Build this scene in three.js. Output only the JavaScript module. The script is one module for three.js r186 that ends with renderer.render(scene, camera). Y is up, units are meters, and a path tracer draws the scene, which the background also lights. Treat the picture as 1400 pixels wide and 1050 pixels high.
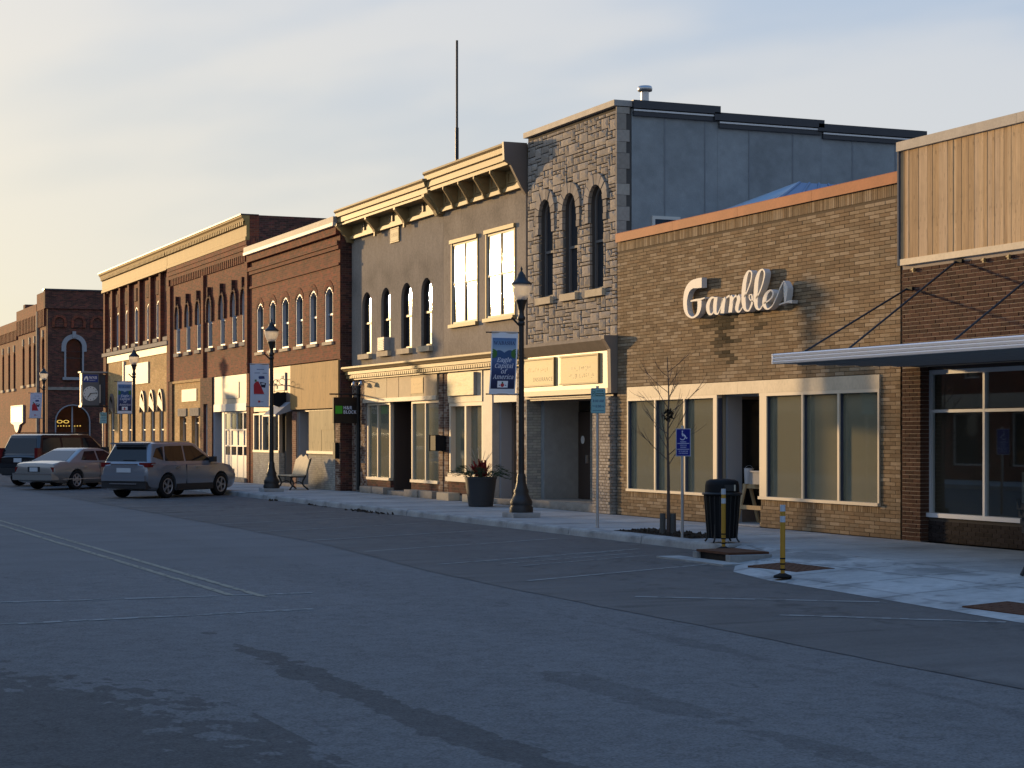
import * as THREE from 'three';
import { mergeVertices, toCreasedNormals } from 'three/addons/utils/BufferGeometryUtils.js';
import { Brush, Evaluator, SUBTRACTION } from 'three-bvh-csg';

// ---------------------------------------------------------------- camera, sky, sun, exposure
// World: x runs across the street towards the shop fronts, y is up, z = -s where s is the distance along the street.
const scene = new THREE.Scene();
const F = 2600, W = 1400, H = 1050, HORIZON = 594;             // focal length and horizon row of a 1400 x 1050 frame
const camera = new THREE.PerspectiveCamera(2 * Math.atan(H / 2 / F) * 180 / Math.PI, W / H, 0.2, 3000);
camera.position.set(0, 1.75, 0);
camera.rotation.y = -Math.atan(1090 / F);
camera.setViewOffset(W, H, 0, H / 2 - HORIZON, W, H);
scene.add(camera);

const renderer = new THREE.WebGLRenderer({ antialias: true });
renderer.toneMapping = THREE.LinearToneMapping;
renderer.toneMappingExposure = 1.16;
renderer.shadowMap.enabled = true;

const rad = (d) => d * Math.PI / 180;
const SUN_AZ = rad(18), SUN_EL = rad(4.6);
const sunDir = new THREE.Vector3(-Math.sin(SUN_AZ) * Math.cos(SUN_EL), Math.sin(SUN_EL), -Math.cos(SUN_AZ) * Math.cos(SUN_EL));
const sun = new THREE.DirectionalLight(new THREE.Color().setRGB(1, 0.66, 0.31), 4.3);
sun.position.copy(sunDir).multiplyScalar(200).add(new THREE.Vector3(10, 0, -50));
sun.target.position.set(10, 0, -50);
sun.castShadow = true;
sun.shadow.radius = 2.6;
Object.assign(sun.shadow.camera, { left: -90, right: 90, top: 40, bottom: -40, near: 1, far: 500 });
sun.shadow.mapSize.set(4096, 4096);
scene.add(sun, sun.target);

// ---------------------------------------------------------------- random numbers and noise
function rng(seed) { let a = seed >>> 0; return () => { a = (a + 0x6d2b79f5) | 0; let t = Math.imul(a ^ (a >>> 15), 1 | a); t = (t + Math.imul(t ^ (t >>> 7), 61 | t)) ^ t; return ((t ^ (t >>> 14)) >>> 0) / 4294967296; }; }
const hash2 = (x, y) => { let h = Math.imul(x | 0, 374761393) + Math.imul(y | 0, 668265263); h = Math.imul(h ^ (h >>> 13), 1274126177); return ((h ^ (h >>> 16)) >>> 0) / 4294967296; };
function noise2(x, y) {
  const xi = Math.floor(x), yi = Math.floor(y), fx = x - xi, fy = y - yi, u = fx * fx * (3 - 2 * fx), v = fy * fy * (3 - 2 * fy);
  const a = hash2(xi, yi), b = hash2(xi + 1, yi), c = hash2(xi, yi + 1), d = hash2(xi + 1, yi + 1);
  return a + (b - a) * u + (c - a) * v + (a - b - c + d) * u * v;
}
function fbm(x, y, n = 4) { let s = 0, a = 0.5, t = 0; for (let i = 0; i < n; i++) { s += a * noise2(x, y); t += a; a *= 0.5; x = x * 2.03 + 17.1; y = y * 2.03 + 5.7; } return s / t; }
function pnoise(x, y, p) {                                         // wraps after p cells
  const xi = Math.floor(x), yi = Math.floor(y), fx = x - xi, fy = y - yi, u = fx * fx * (3 - 2 * fx), v = fy * fy * (3 - 2 * fy), m = (k) => ((k % p) + p) % p;
  const a = hash2(m(xi), m(yi)), b = hash2(m(xi + 1), m(yi)), c = hash2(m(xi), m(yi + 1)), d = hash2(m(xi + 1), m(yi + 1));
  return a + (b - a) * u + (c - a) * v + (a - b - c + d) * u * v;
}
const clamp = (v, a = 0, b = 1) => Math.min(b, Math.max(a, v)), lerp = (a, b, t) => a + (b - a) * t;
const smooth = (a, b, v) => { const t = clamp((v - a) / (b - a)); return t * t * (3 - 2 * t); };

// ---------------------------------------------------------------- sky: clear low evening air under a thin veil of cloud
{
  const w = 2048, h = 1024, data = new Float32Array(w * h * 4), d = new THREE.Vector3();
  for (let j = 0; j < h; j++) {
    const el = ((j + 0.5) / h - 0.5) * Math.PI, up = Math.max(Math.sin(el), 0);
    for (let i = 0; i < w; i++) {
      const az = ((i + 0.5) / w - 0.5) * 2 * Math.PI, o = (j * w + i) * 4;
      let r, g, b;
      if (el < 0) { r = 0.16; g = 0.16; b = 0.17; } else {
        d.set(Math.cos(el) * Math.cos(az), Math.sin(el), Math.cos(el) * Math.sin(az));
        const gam = Math.acos(clamp(d.dot(sunDir), -1, 1)) * 180 / Math.PI;
        const t = Math.pow(up, 0.78);
        r = lerp(0.42, 0.015, t); g = lerp(0.505, 0.23, t); b = lerp(0.58, 0.66, t);
        const flat = Math.pow(1 - up, 4);                         // haze near the horizon takes the warm light of the low sun
        const far = Math.exp(-gam / 28) * 1.12, mid = Math.exp(-gam / 8) * 1.9, near = Math.exp(-gam / 2.4) * 34;
        r += far * (0.40 + 0.46 * flat) + mid * 1.0 + near; g += far * (0.30 + 0.18 * flat) + mid * 0.72 + near * 0.78; b += far * (0.17 - 0.36 * flat) + mid * 0.30 + near * 0.42;
        // veil of cloud, streaked along the wind
        const k = 1 / (up + 0.16), px = d.x * k, pz = d.z * k;
        const wx = px * 0.8 - pz * 0.6, wz = px * 0.6 + pz * 0.8;
        let c = fbm(wx * 1.7 + 3.1, wz * 0.8 + 7.7, 5) * 0.56 + fbm(wx * 5.6 + 11.3, wz * 2.6 + 2.2, 5) * 0.44;
        c = smooth(0.33, 0.57, c) * lerp(0.6, 1, Math.min(1, up * 6)) * lerp(1, 0.45, smooth(0.3, 0.9, up));
        const glow = 0.30 * Math.exp(-gam / 40); c = lerp(c, 0.25 + 0.75 * c, flat) * lerp(0.5, 1, flat);
        r = lerp(r, 0.60 + glow * 1.25, c * 0.7); g = lerp(g, 0.608 + glow * 0.85, c * 0.7); b = lerp(b, 0.635 + glow * (0.25 - 0.8 * flat * flat), c * 0.7);
        if (gam < 14) { const q = 1 - gam / 14; r += q * 0.4; g += q * 0.28; b += q * 0.12; }
      }
      data[o] = r; data[o + 1] = g; data[o + 2] = b; data[o + 3] = 1;
    }
  }
  const sky = new THREE.DataTexture(data, w, h, THREE.RGBAFormat, THREE.FloatType);
  sky.mapping = THREE.EquirectangularReflectionMapping; sky.magFilter = THREE.LinearFilter; sky.minFilter = THREE.LinearFilter; sky.colorSpace = THREE.LinearSRGBColorSpace; sky.needsUpdate = true;
  scene.background = sky; scene.environment = sky;
}

// ---------------------------------------------------------------- textures and materials
function canvasTex(w, h, draw, srgb = true) {
  const c = document.createElement('canvas'); c.width = w; c.height = h; draw(c.getContext('2d'), w, h);
  const t = new THREE.CanvasTexture(c); t.wrapS = t.wrapT = THREE.RepeatWrapping; t.magFilter = THREE.LinearFilter; if (srgb) t.colorSpace = THREE.SRGBColorSpace; t.anisotropy = 8; return t;
}
function dataTex(n, f, srgb = true) {                              // f(u, v) in 0..1 -> [r, g, b] in 0..1, or one grey value
  const d = new Uint8Array(n * n * 4);
  for (let j = 0; j < n; j++) for (let i = 0; i < n; i++) { const v = f(i / n, j / n), o = (j * n + i) * 4, a = Array.isArray(v) ? v : [v, v, v]; for (let k = 0; k < 3; k++) d[o + k] = clamp(a[k]) * 255; d[o + 3] = 255; }
  const t = new THREE.DataTexture(d, n, n); t.wrapS = t.wrapT = THREE.RepeatWrapping; t.magFilter = THREE.LinearFilter; t.minFilter = THREE.LinearMipmapLinearFilter; t.generateMipmaps = true; if (srgb) t.colorSpace = THREE.SRGBColorSpace; t.needsUpdate = true; return t;
}
const metres = (t, u, v = u) => { t = t.clone(); t.repeat.set(1 / u, 1 / v); t.needsUpdate = true; return t; };
const pf = (u, v, f, n = 4, sx = 1, sy = 1) => { let s = 0, a = 0.5, t = 0; for (let i = 0; i < n; i++) { const p = f << i; s += a * pnoise(u * p * sx, v * p * sy, p * Math.max(sx, sy)); t += a; a *= 0.5; } return s / t; };
const rgb = (r, g, b) => new THREE.Color().setRGB(r, g, b);
const std = (r, g, b, roughness = 0.85, o = {}) => new THREE.MeshPhysicalMaterial({ color: rgb(r, g, b), roughness, specularIntensity: roughness >= 0.7 ? 0.3 : 1, ...o });
const SATIN = { specularIntensity: 0.6 };

const greyGrain = dataTex(512, (u, v) => 0.62 + 0.38 * (0.6 * pf(u, v, 8, 5) + 0.4 * pf(u + 0.3, v, 64, 2)), false);
const fineBump = dataTex(512, (u, v) => 0.5 * pf(u, v, 64, 3) + 0.5 * hash2(u * 512, v * 512), false);
const stuccoMap = dataTex(1024, (u, v) => { const a = pf(u, v, 4, 6), b = pf(u + 0.37, v, 96, 2), st = pf(u, v * 0.2 + 0.4, 48, 3); const k = 0.50 + 0.42 * a + 0.24 * (b - 0.5) + 0.12 * (st - 0.5); return [k, k * 0.985, k * 0.97]; }, false);
const stuccoBump = dataTex(1024, (u, v) => 0.35 * pf(u, v, 8, 3) + 0.65 * pf(u + 0.1, v, 128, 2), false);
const concreteMap = dataTex(1024, (u, v) => { const k = 0.70 + 0.24 * (pf(u, v, 4, 6) - 0.5) * 2 + 0.10 * (hash2(u * 1024, v * 1024) - 0.5) + 0.12 * (pf(u, v, 32, 3) - 0.5); return [k * 0.99, k, k * 0.99]; }, false);
const asphaltMap = dataTex(1024, (u, v) => { const k = 0.66 + 0.18 * (pf(u, v, 4, 5) - 0.5) + 0.22 * (hash2(u * 1024, v * 1024) - 0.5) + 0.2 * (pf(u + 0.2, v, 128, 2) - 0.5); return [k, k, k]; }, false);
const woodMap = dataTex(1024, (u, v) => { const g = pf(u, v * 0.125, 64, 3, 1, 1), l = pf(u, v, 8, 4), kn = smooth(0.74, 0.8, pf(u + 0.6, v, 16, 2)); const k = 0.78 + 0.3 * (g - 0.45) + 0.26 * (l - 0.5) - 0.16 * kn; return [k, k * 0.95, k * 0.88]; }, false);
function brickTextures(seed, tone, mortar, L = 0.2133, C = 0.0677) {      // 12 bricks by 36 courses; tone(r) -> css colour
  const nx = 12, ny = 36, R = rng(seed), vary = []; for (let i = 0; i < nx * ny * 2; i++) vary.push(R());
  const paint = (bump) => (g, w, h) => {
    g.fillStyle = bump ? '#303030' : mortar; g.fillRect(0, 0, w, h);
    const bw = w / nx, bh = h / ny, m = bw * 0.05;
    for (let j = 0; j < ny; j++) for (let i = -1; i <= nx; i++) {
      const k = vary[j * nx + ((i + nx) % nx)], k2 = vary[nx * ny + j * nx + ((i + nx) % nx)];
      g.fillStyle = bump ? `rgb(${170 + k2 * 80 | 0},${170 + k2 * 80 | 0},${170 + k2 * 80 | 0})` : tone(k, k2);
      g.fillRect((i + (j % 2) * 0.5) * bw + m / 2, j * bh + m / 2, bw - m, bh - m);
    }
    if (!bump) { const im = g.getImageData(0, 0, w, h), p = im.data; for (let j = 0; j < h; j++) for (let i = 0; i < w; i++) { const n = 0.78 + 0.44 * (0.5 * pf(i / w, j / h, 4, 4) + 0.3 * pf(i / w, j / h, 64, 2) + 0.2 * hash2(i, j)), o = (j * w + i) * 4; p[o] *= n; p[o + 1] *= n; p[o + 2] *= n; } g.putImageData(im, 0, 0); }
  };
  return { map: metres(canvasTex(1024, 1024, paint(false)), nx * L, ny * C) };
}
const hsl = (h, s, l) => `hsl(${h.toFixed(1)},${s.toFixed(1)}%,${l.toFixed(1)}%)`;
const redBrick = brickTextures(11, (k, q) => hsl(12 + q * 9, 28 + k * 12, 34 + k * 13), '#8f7868');
const darkBrick = brickTextures(12, (k, q) => hsl(8 + q * 12, 20 + k * 12, 24 + k * 14), '#6e5f55');
const yellowBrick = brickTextures(13, (k, q) => hsl(33 + q * 6, 38 + k * 10, 62 + k * 11), '#b59f80');
const greyBrick = brickTextures(14, (k, q) => hsl(40 + q * 10, 5 + k * 6, 55 + k * 9), '#7d7a74');

const M = {
  redBrick: std(0.72, 0.555, 0.50, 0.9, redBrick), darkBrick: std(0.9, 0.82, 0.8, 0.92, darkBrick), yellowBrick: std(1, 0.86, 0.62, 0.9, yellowBrick), greyBrick: std(1, 1, 1, 0.85, greyBrick),
  stucco: std(0.38, 0.335, 0.285, 0.95, { map: metres(stuccoMap, 3.2), bumpMap: metres(stuccoBump, 1.4), bumpScale: 0.007 }),
  stuccoPale: std(0.45, 0.385, 0.31, 0.95, { map: metres(stuccoMap, 3.7), bumpMap: metres(stuccoBump, 1.4), bumpScale: 0.006 }),
  greyRender: std(0.39, 0.405, 0.40, 0.92, { map: metres(concreteMap, 4.6), bumpMap: metres(stuccoBump, 3), bumpScale: 0.004 }),
  mortarTan: std(0.13, 0.095, 0.06, 0.95, { bumpMap: metres(fineBump, 0.6), bumpScale: 0.003 }),
  mortarPale: std(0.42, 0.36, 0.30, 0.95), mortarDark: std(0.09, 0.08, 0.07, 0.95),
  limestone: std(0.74, 0.60, 0.40, 0.85, { map: metres(greyGrain, 1.1) }), stoneBlock: std(0.46, 0.40, 0.33, 0.9, { map: metres(concreteMap, 0.9) }),
  terracotta: std(0.50, 0.165, 0.065, 0.7, { map: metres(greyGrain, 2.3), specularIntensity: 0.45 }),
  cream: std(0.70, 0.57, 0.40, 0.6, { map: metres(greyGrain, 2.9), ...SATIN }), creamFrame: std(0.68, 0.56, 0.40, 0.6, SATIN), white: std(0.66, 0.61, 0.52, 0.6, SATIN), whiteWorn: std(0.52, 0.47, 0.40, 0.6, { map: metres(greyGrain, 1.7), ...SATIN }),
  goldPaint: std(0.40, 0.275, 0.12, 0.58, { map: metres(greyGrain, 0.9), specularIntensity: 0.4 }), 
  metalEdge: std(0.46, 0.42, 0.37, 0.7, { map: metres(greyGrain, 1.5), metalness: 0.2 }),
  galvanised: new THREE.MeshStandardMaterial({ color: rgb(0.5, 0.5, 0.5), roughness: 0.45, metalness: 0.85 }),
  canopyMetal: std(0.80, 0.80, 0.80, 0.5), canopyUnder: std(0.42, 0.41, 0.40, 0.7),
  blackCoping: std(0.022, 0.024, 0.03, 0.45), black: std(0.012, 0.012, 0.013, 0.7), blackIron: std(0.016, 0.0155, 0.015, 0.5), rubber: std(0.018, 0.018, 0.018, 0.9),
  darkRoom: std(0.20, 0.18, 0.15, 0.9), roomTan: std(0.27, 0.235, 0.17, 0.9), roomPale: std(0.36, 0.35, 0.31, 0.9), roomTeal: std(0.10, 0.19, 0.22, 0.85), roof: std(0.10, 0.10, 0.10, 0.95, { map: metres(asphaltMap, 3) }),
  greyPaint: std(0.30, 0.31, 0.32, 0.6), brownPaint: std(0.17, 0.125, 0.095, 0.6), darkWood: std(0.055, 0.035, 0.025, 0.55), plywood: std(0.54, 0.33, 0.125, 0.75, { map: metres(woodMap, 1.2, 2.4) }),
  boardedPanel: std(0.56, 0.46, 0.25, 0.75, { map: metres(woodMap, 1.9, 3) }), skyTintPaint: std(0.40, 0.43, 0.47, 0.55),  // pale window paint with the blue of open shade put into it
  glass: new THREE.MeshPhysicalMaterial({ color: rgb(0.93, 0.95, 0.93), roughness: 0.015, transmission: 1, thickness: 0, ior: 1.55 }),
  oldGlass: new THREE.MeshPhysicalMaterial({ color: rgb(0.018, 0.02, 0.022), roughness: 0.035, ior: 1.7 }),
  oliveGlass: new THREE.MeshPhysicalMaterial({ color: rgb(0.64, 0.61, 0.43), roughness: 0.06, transmission: 0.74, thickness: 0, ior: 1.55 }),  // these panes keep an even olive haze in their colour
  insectScreen: std(0.03, 0.032, 0.036, 0.8),
  doorGlass: new THREE.MeshPhysicalMaterial({ color: rgb(0.02, 0.019, 0.017), roughness: 0.05, ior: 1.45 }),
  globe: new THREE.MeshPhysicalMaterial({ color: rgb(0.92, 0.90, 0.86), roughness: 0.8, transmission: 0.8, thickness: 0, ior: 1.35 }),
  concrete: std(0.58, 0.575, 0.56, 0.92, { map: metres(concreteMap, 3.1), bumpMap: metres(fineBump, 0.7), bumpScale: 0.003 }),
  kerb: std(0.50, 0.49, 0.47, 0.92, { map: metres(concreteMap, 1.7), bumpMap: metres(fineBump, 0.6), bumpScale: 0.004 }),
  rust: std(0.12, 0.055, 0.032, 0.85, { map: metres(greyGrain, 0.5) }), soil: std(0.045, 0.035, 0.028, 1, { bumpMap: metres(fineBump, 0.25), bumpScale: 0.03 }),
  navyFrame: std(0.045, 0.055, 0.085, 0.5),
  paint: std(0.62, 0.61, 0.57, 0.85), lumber: std(0.56, 0.42, 0.24, 0.8, { map: metres(woodMap, 0.6, 1.2) }), bark: std(0.115, 0.085, 0.07, 0.95),
};

// ---------------------------------------------------------------- building helpers; all geometry is written in world metres as (s along street, y up, x across)
const taken = new Map();
const numbered = (n) => { const k = taken.get(n) ?? 0; taken.set(n, k + 1); return k ? `${n}_${String(k).padStart(3, '0')}` : n; };
const tag = (o, label, category, group) => { o.userData.label = label; o.userData.category = category; if (group) o.userData.group = group; return o; };
const ORG = new WeakMap();
const shade = (o) => { o.castShadow = true; o.receiveShadow = true; return o; };
function thing(name, label, category, x, y, s, group, turn = 0) { const g = new THREE.Group(); g.name = numbered(name); g.position.set(x, y, -s); g.rotation.y = turn; scene.add(g); ORG.set(g, g.position.clone()); return tag(g, label, category, group); }
class B {
  constructor() { this.p = []; this.n = []; this.t = []; this.c = []; this.i = []; }
  get empty() { return !this.p.length; }
  quad(a, b, c, d, col) {                                           // corners counter-clockwise from outside, each [x, y, z]
    const k = this.p.length / 3, e = [b[0] - a[0], b[1] - a[1], b[2] - a[2]], f = [d[0] - a[0], d[1] - a[1], d[2] - a[2]];
    let n = [e[1] * f[2] - e[2] * f[1], e[2] * f[0] - e[0] * f[2], e[0] * f[1] - e[1] * f[0]]; const l = Math.hypot(...n) || 1; n = n.map((v) => v / l);
    const ax = Math.abs(n[0]), ay = Math.abs(n[1]), az = Math.abs(n[2]);
    for (const v of [a, b, c, d]) { this.p.push(...v); this.n.push(...n); this.t.push(...(ax >= ay && ax >= az ? [-v[2], v[1]] : ay >= az ? [v[0], -v[2]] : [v[0], v[1]])); this.c.push(...(col ?? [1, 1, 1])); }
    this.i.push(k, k + 1, k + 2, k, k + 2, k + 3); return this;
  }
  box(s0, s1, y0, y1, x0, x1, col, open) {                          // open: leave out the face at x1
    const z0 = -s1, z1 = -s0, q = (a, b, c, d) => this.quad(a, b, c, d, col);
    q([x0, y0, z0], [x0, y0, z1], [x0, y1, z1], [x0, y1, z0]);
    if (!open) q([x1, y0, z1], [x1, y0, z0], [x1, y1, z0], [x1, y1, z1]);
    q([x0, y1, z0], [x0, y1, z1], [x1, y1, z1], [x1, y1, z0]); q([x0, y0, z1], [x0, y0, z0], [x1, y0, z0], [x1, y0, z1]);
    q([x0, y0, z1], [x1, y0, z1], [x1, y1, z1], [x0, y1, z1]); q([x1, y0, z0], [x0, y0, z0], [x0, y1, z0], [x1, y1, z0]); return this;
  }
  geo(g, m, col = [1, 1, 1]) {
    g = g.index ? g : mergeVertices(g); const k = this.p.length / 3, v = new THREE.Vector3(), nm = m ? new THREE.Matrix3().getNormalMatrix(m) : null;
    const P = g.attributes.position, N = g.attributes.normal, T = g.attributes.uv, flip = m && m.determinant() < 0;
    for (let j = 0; j < P.count; j++) { v.fromBufferAttribute(P, j); if (m) v.applyMatrix4(m); this.p.push(v.x, v.y, v.z); v.fromBufferAttribute(N, j); if (nm) v.applyMatrix3(nm).normalize(); this.n.push(v.x, v.y, v.z); this.t.push(T ? T.getX(j) : 0, T ? T.getY(j) : 0); this.c.push(...col); }
    const I = g.index.array; for (let j = 0; j < I.length; j += 3) flip ? this.i.push(k + I[j], k + I[j + 2], k + I[j + 1]) : this.i.push(k + I[j], k + I[j + 1], k + I[j + 2]); return this;
  }
  prismX(shape, x0, x1, bevel = 0) {                                // shape in (s, y), extruded across from x0 to x1
    const g = new THREE.ExtrudeGeometry(shape, { depth: x1 - x0 - 2 * bevel, bevelEnabled: bevel > 0, bevelSize: bevel, bevelThickness: bevel, bevelSegments: 2, curveSegments: 10 });
    return this.geo(g, new THREE.Matrix4().set(0, 0, 1, x0 + bevel, 0, 1, 0, 0, -1, 0, 0, 0, 0, 0, 0, 1));
  }
  prismS(pts, s0, s1) {                                             // outline in (x, y), extruded along the street
    const g = new THREE.ExtrudeGeometry(new THREE.Shape(pts.map(([x, y]) => new THREE.Vector2(x, y))), { depth: s1 - s0, bevelEnabled: false });
    return this.geo(g, new THREE.Matrix4().makeTranslation(0, 0, -s1));
  }
  tube(points, r, sides = 8, r1) {                                  // points [x, y, s]
    const c = points.length === 2 ? new THREE.LineCurve3(...points.map(([x, y, s]) => new THREE.Vector3(x, y, -s))) : new THREE.CatmullRomCurve3(points.map(([x, y, s]) => new THREE.Vector3(x, y, -s)));
    const n = points.length === 2 ? 1 : points.length * 3, g = new THREE.TubeGeometry(c, n, r, sides, false);
    if (r1 !== undefined) { const P = g.attributes.position; for (let j = 0; j <= n; j++) { const o = c.getPointAt(j / n), k = lerp(r, r1, j / n) / r; for (let q = 0; q <= sides; q++) { const a = j * (sides + 1) + q; P.setXYZ(a, o.x + (P.getX(a) - o.x) * k, o.y + (P.getY(a) - o.y) * k, o.z + (P.getZ(a) - o.z) * k); } } }
    return this.geo(g);
  }
  lathe(prof, x, y, s, seg = 20) { return this.geo(new THREE.LatheGeometry(prof.map(([r, h]) => new THREE.Vector2(r, h)), seg), new THREE.Matrix4().makeTranslation(x, y, -s)); }
  at(o) { return this.geometry(o); }
  geometry(o, colors) {
    const g = new THREE.BufferGeometry(), p = new Float32Array(this.p); if (o) for (let j = 0; j < p.length; j += 3) { p[j] -= o.x; p[j + 1] -= o.y; p[j + 2] -= o.z; }
    g.setAttribute('position', new THREE.BufferAttribute(p, 3)); g.setAttribute('normal', new THREE.Float32BufferAttribute(this.n, 3)); g.setAttribute('uv', new THREE.Float32BufferAttribute(this.t, 2));
    if (colors) g.setAttribute('color', new THREE.Float32BufferAttribute(this.c, 3)); g.setIndex(this.i); return g;
  }
  build(name, mat, parent, label) {
    const o = parent ? ORG.get(parent) : null, m = shade(new THREE.Mesh(this.geometry(o, mat.vertexColors), mat)); m.name = parent ? name : numbered(name);
    if (label) m.userData.label = label; (parent ?? scene).add(m); if (o) ORG.set(m, o); else ORG.set(m, new THREE.Vector3()); return m;
  }
}
const bx = (s0, s1, y0, y1, x0, x1) => new B().box(s0, s1, y0, y1, x0, x1);
const part = (name, mat, parent, ...a) => bx(...a).build(name, mat, parent);
const structure = (o) => { o.userData.kind = 'structure'; return o; };
// outlines in (s, y)
const rect = (s0, s1, y0, y1, C = THREE.Shape) => { const p = new C(); p.moveTo(s0, y0); p.lineTo(s1, y0); p.lineTo(s1, y1); p.lineTo(s0, y1); p.closePath(); return p; };
function opening(s0, s1, y0, y1, kind, C = THREE.Shape) {           // y1 is the crown of the arch
  if (kind === 'flat') return rect(s0, s1, y0, y1, C);
  const p = new C(), w = (s1 - s0) / 2, m = (s0 + s1) / 2; p.moveTo(s0, y0); p.lineTo(s1, y0);
  if (kind === 'round') { p.lineTo(s1, y1 - w); for (let k = 1; k < 12; k++) { const a = Math.PI * k / 12; p.lineTo(m + w * Math.cos(a), y1 - w + w * Math.sin(a)); } p.lineTo(s0, y1 - w); }
  else if (kind === 'segment') { const r = w * 0.5; p.lineTo(s1, y1 - r); for (let k = 1; k < 10; k++) { const a = k / 10 * 2 - 1; p.lineTo(m - w * a, y1 - r * a * a); } p.lineTo(s0, y1 - r); }
  else { const h = w * 1.75; p.lineTo(s1, y1 - h); for (let k = 1; k < 8; k++) { const a = Math.PI / 2 * k / 8; p.lineTo(m + w * Math.cos(a) ** 1.1, y1 - h + h * Math.sin(a) ** 0.9); } p.lineTo(m, y1); for (let k = 7; k > 0; k--) { const a = Math.PI / 2 * k / 8; p.lineTo(m - w * Math.cos(a) ** 1.1, y1 - h + h * Math.sin(a) ** 0.9); } p.lineTo(s0, y1 - h); }
  p.closePath(); return p;
}
function wall(name, mat, parent, s0, s1, y0, y1, x0, thick, holes) {  // holes: [s0, s1, y0, y1, kind]
  const sh = rect(s0, s1, y0, y1);
  for (const h of holes) sh.holes.push(opening(h[0], h[1], h[2], h[3], h[4] ?? 'flat', THREE.Path));
  return new B().prismX(sh, x0, x0 + thick).build(name, mat, parent);
}
const arng = rng(77);
// a double-hung window standing back in its opening: frame (part) with two or more panes (sub-parts), each pane a hair out of true; turn and nod aim it at the sun
function sashWindow(parent, s0, s1, y0, y1, kind, x, o = {}) {
  const { frame = M.white, glass = M.oldGlass, fw = 0.06, cols = 1, split = 0.5, tilt = 0.35, turn = 0, nod = 0, deep = 0.045, bar = 0.04 } = o;
  const sh = opening(s0, s1, y0, y1, kind); sh.holes.push(opening(s0 + fw, s1 - fw, y0 + fw, y1 - fw, kind, THREE.Path));
  const b = new B().prismX(sh, x - deep, x + 0.03), ym = lerp(y0, y1, split); b.box(s0 + fw - 0.002, s1 - fw + 0.002, ym - 0.028, ym + 0.028, x - bar, x + 0.02);
  for (let k = 1; k < cols; k++) { const c = lerp(s0, s1, k / cols); b.box(c - 0.03, c + 0.03, y0 + fw, y1 - fw, x - bar - 0.002, x + 0.022); }
  const w = b.build('window', frame, parent); w.name = 'window';
  const cw = (s1 - s0 - 2 * fw) / cols, org = ORG.get(parent);
  for (let k = 0; k < cols; k++) for (let r = 0; r < 2; r++) {
    const a = s0 + fw + cw * k - 0.015, c = a + cw + 0.03, ya = r ? ym : y0 + fw - 0.015, yb = r ? y1 - fw + 0.015 : ym, cs = (a + c) / 2, cy = (ya + yb) / 2, xx = x + (r ? 0 : 0.012);
    const shp = r ? opening(a, c, ya, yb, cols > 1 ? 'flat' : kind) : rect(a, c, ya, yb), q = new B().prismX(shp, xx - 0.004, xx + 0.004);
    const m = shade(new THREE.Mesh(q.geometry(new THREE.Vector3(xx, cy, -cs)), glass)); m.name = 'pane'; m.position.set(xx - org.x, cy - org.y, -cs - org.z);
    m.rotation.y = rad(turn + (arng() - 0.5) * 2 * tilt); m.rotation.z = rad(nod + (arng() - 0.5) * tilt); w.add(m);
  }
  return w;
}
const sill = (parent, s0, s1, y, x, mat = M.limestone, h = 0.15, out = 0.1) => part('sill', mat, parent, s0 - 0.08, s1 + 0.08, y - h, y, x - out, x + 0.28);
function shell(parent, s0, s1, h, x0, x1, wallMat, roofY = h - 0.5) {
  part('side_wall', wallMat, parent, s0, s0 + 0.25, 0, h, x0, x1); part('side_wall', wallMat, parent, s1 - 0.25, s1, 0, h, x0, x1);
  part('back_wall', wallMat, parent, s0 + 0.252, s1 - 0.252, 0, h - 0.02, x1 - 0.25, x1); part('roof', M.roof, parent, s0 + 0.252, s1 - 0.252, roofY - 0.2, roofY, x0, x1 - 0.252);
}
function room(parent, s0, s1, y1, x0, x1, mat = M.roomTan, floorY = 0.12) {       // what is seen through a shop window: floor, ceiling and walls of a room
  const b = new B(), z0 = -s1, z1 = -s0;
  b.box(s0, s1, floorY, y1, x1, x1 + 0.1); b.box(s0 - 0.1, s0, floorY, y1, x0, x1); b.box(s1, s1 + 0.1, floorY, y1, x0, x1); b.box(s0 - 0.1, s1 + 0.1, y1, y1 + 0.1, x0, x1 + 0.1);
  b.build('interior_wall', mat, parent); return part('interior_floor', M.brownPaint, parent, s0 - 0.1, s1 + 0.1, floorY - 0.1, floorY, x0, x1 + 0.1);
}
const panes = (parent, frame, list, x, mat = M.glass) => list.map(([a, b, c, d]) => bx(a, b, c, d, x - 0.004, x + 0.004).build('pane', mat, frame));
// bricks: rows of single bricks proud of their mortar; the largest in view are meshes of their own, the rest one part
function layBricks(s0, s1, y0, y1, L, C, blocked, seed, gap = 0.011) {
  const R = rng(seed), out = [];
  for (let j = 0, y = y0; y + C * 0.7 < y1; j++, y += C) {
    let s = s0 - (j % 2 ? L / 2 : 0) - (R() * 0.02);
    for (; s < s1; s += L) {
      let a = Math.max(s, s0), b = Math.min(s + L - gap, s1); if (b - a < 0.05) continue;
      const yt = Math.min(y + C - gap, y1); let pieces = [[a, b]];
      for (const h of blocked) { if (yt <= h[2] + 0.004 || y >= h[3] - 0.004) continue; pieces = pieces.flatMap(([p, q]) => q <= h[0] || p >= h[1] ? [[p, q]] : [[p, Math.min(q, h[0])], [Math.max(p, h[1]), q]].filter(([m, n]) => n - m > 0.04)); }
      for (const [p, q] of pieces) out.push({ s0: p, s1: q, y0: y, y1: yt, full: Math.abs(q - p - (L - gap)) < 1e-6 && Math.abs(yt - y - (C - gap)) < 1e-6, k: R(), q: R() });
    }
  }
  return out;
}
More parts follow.
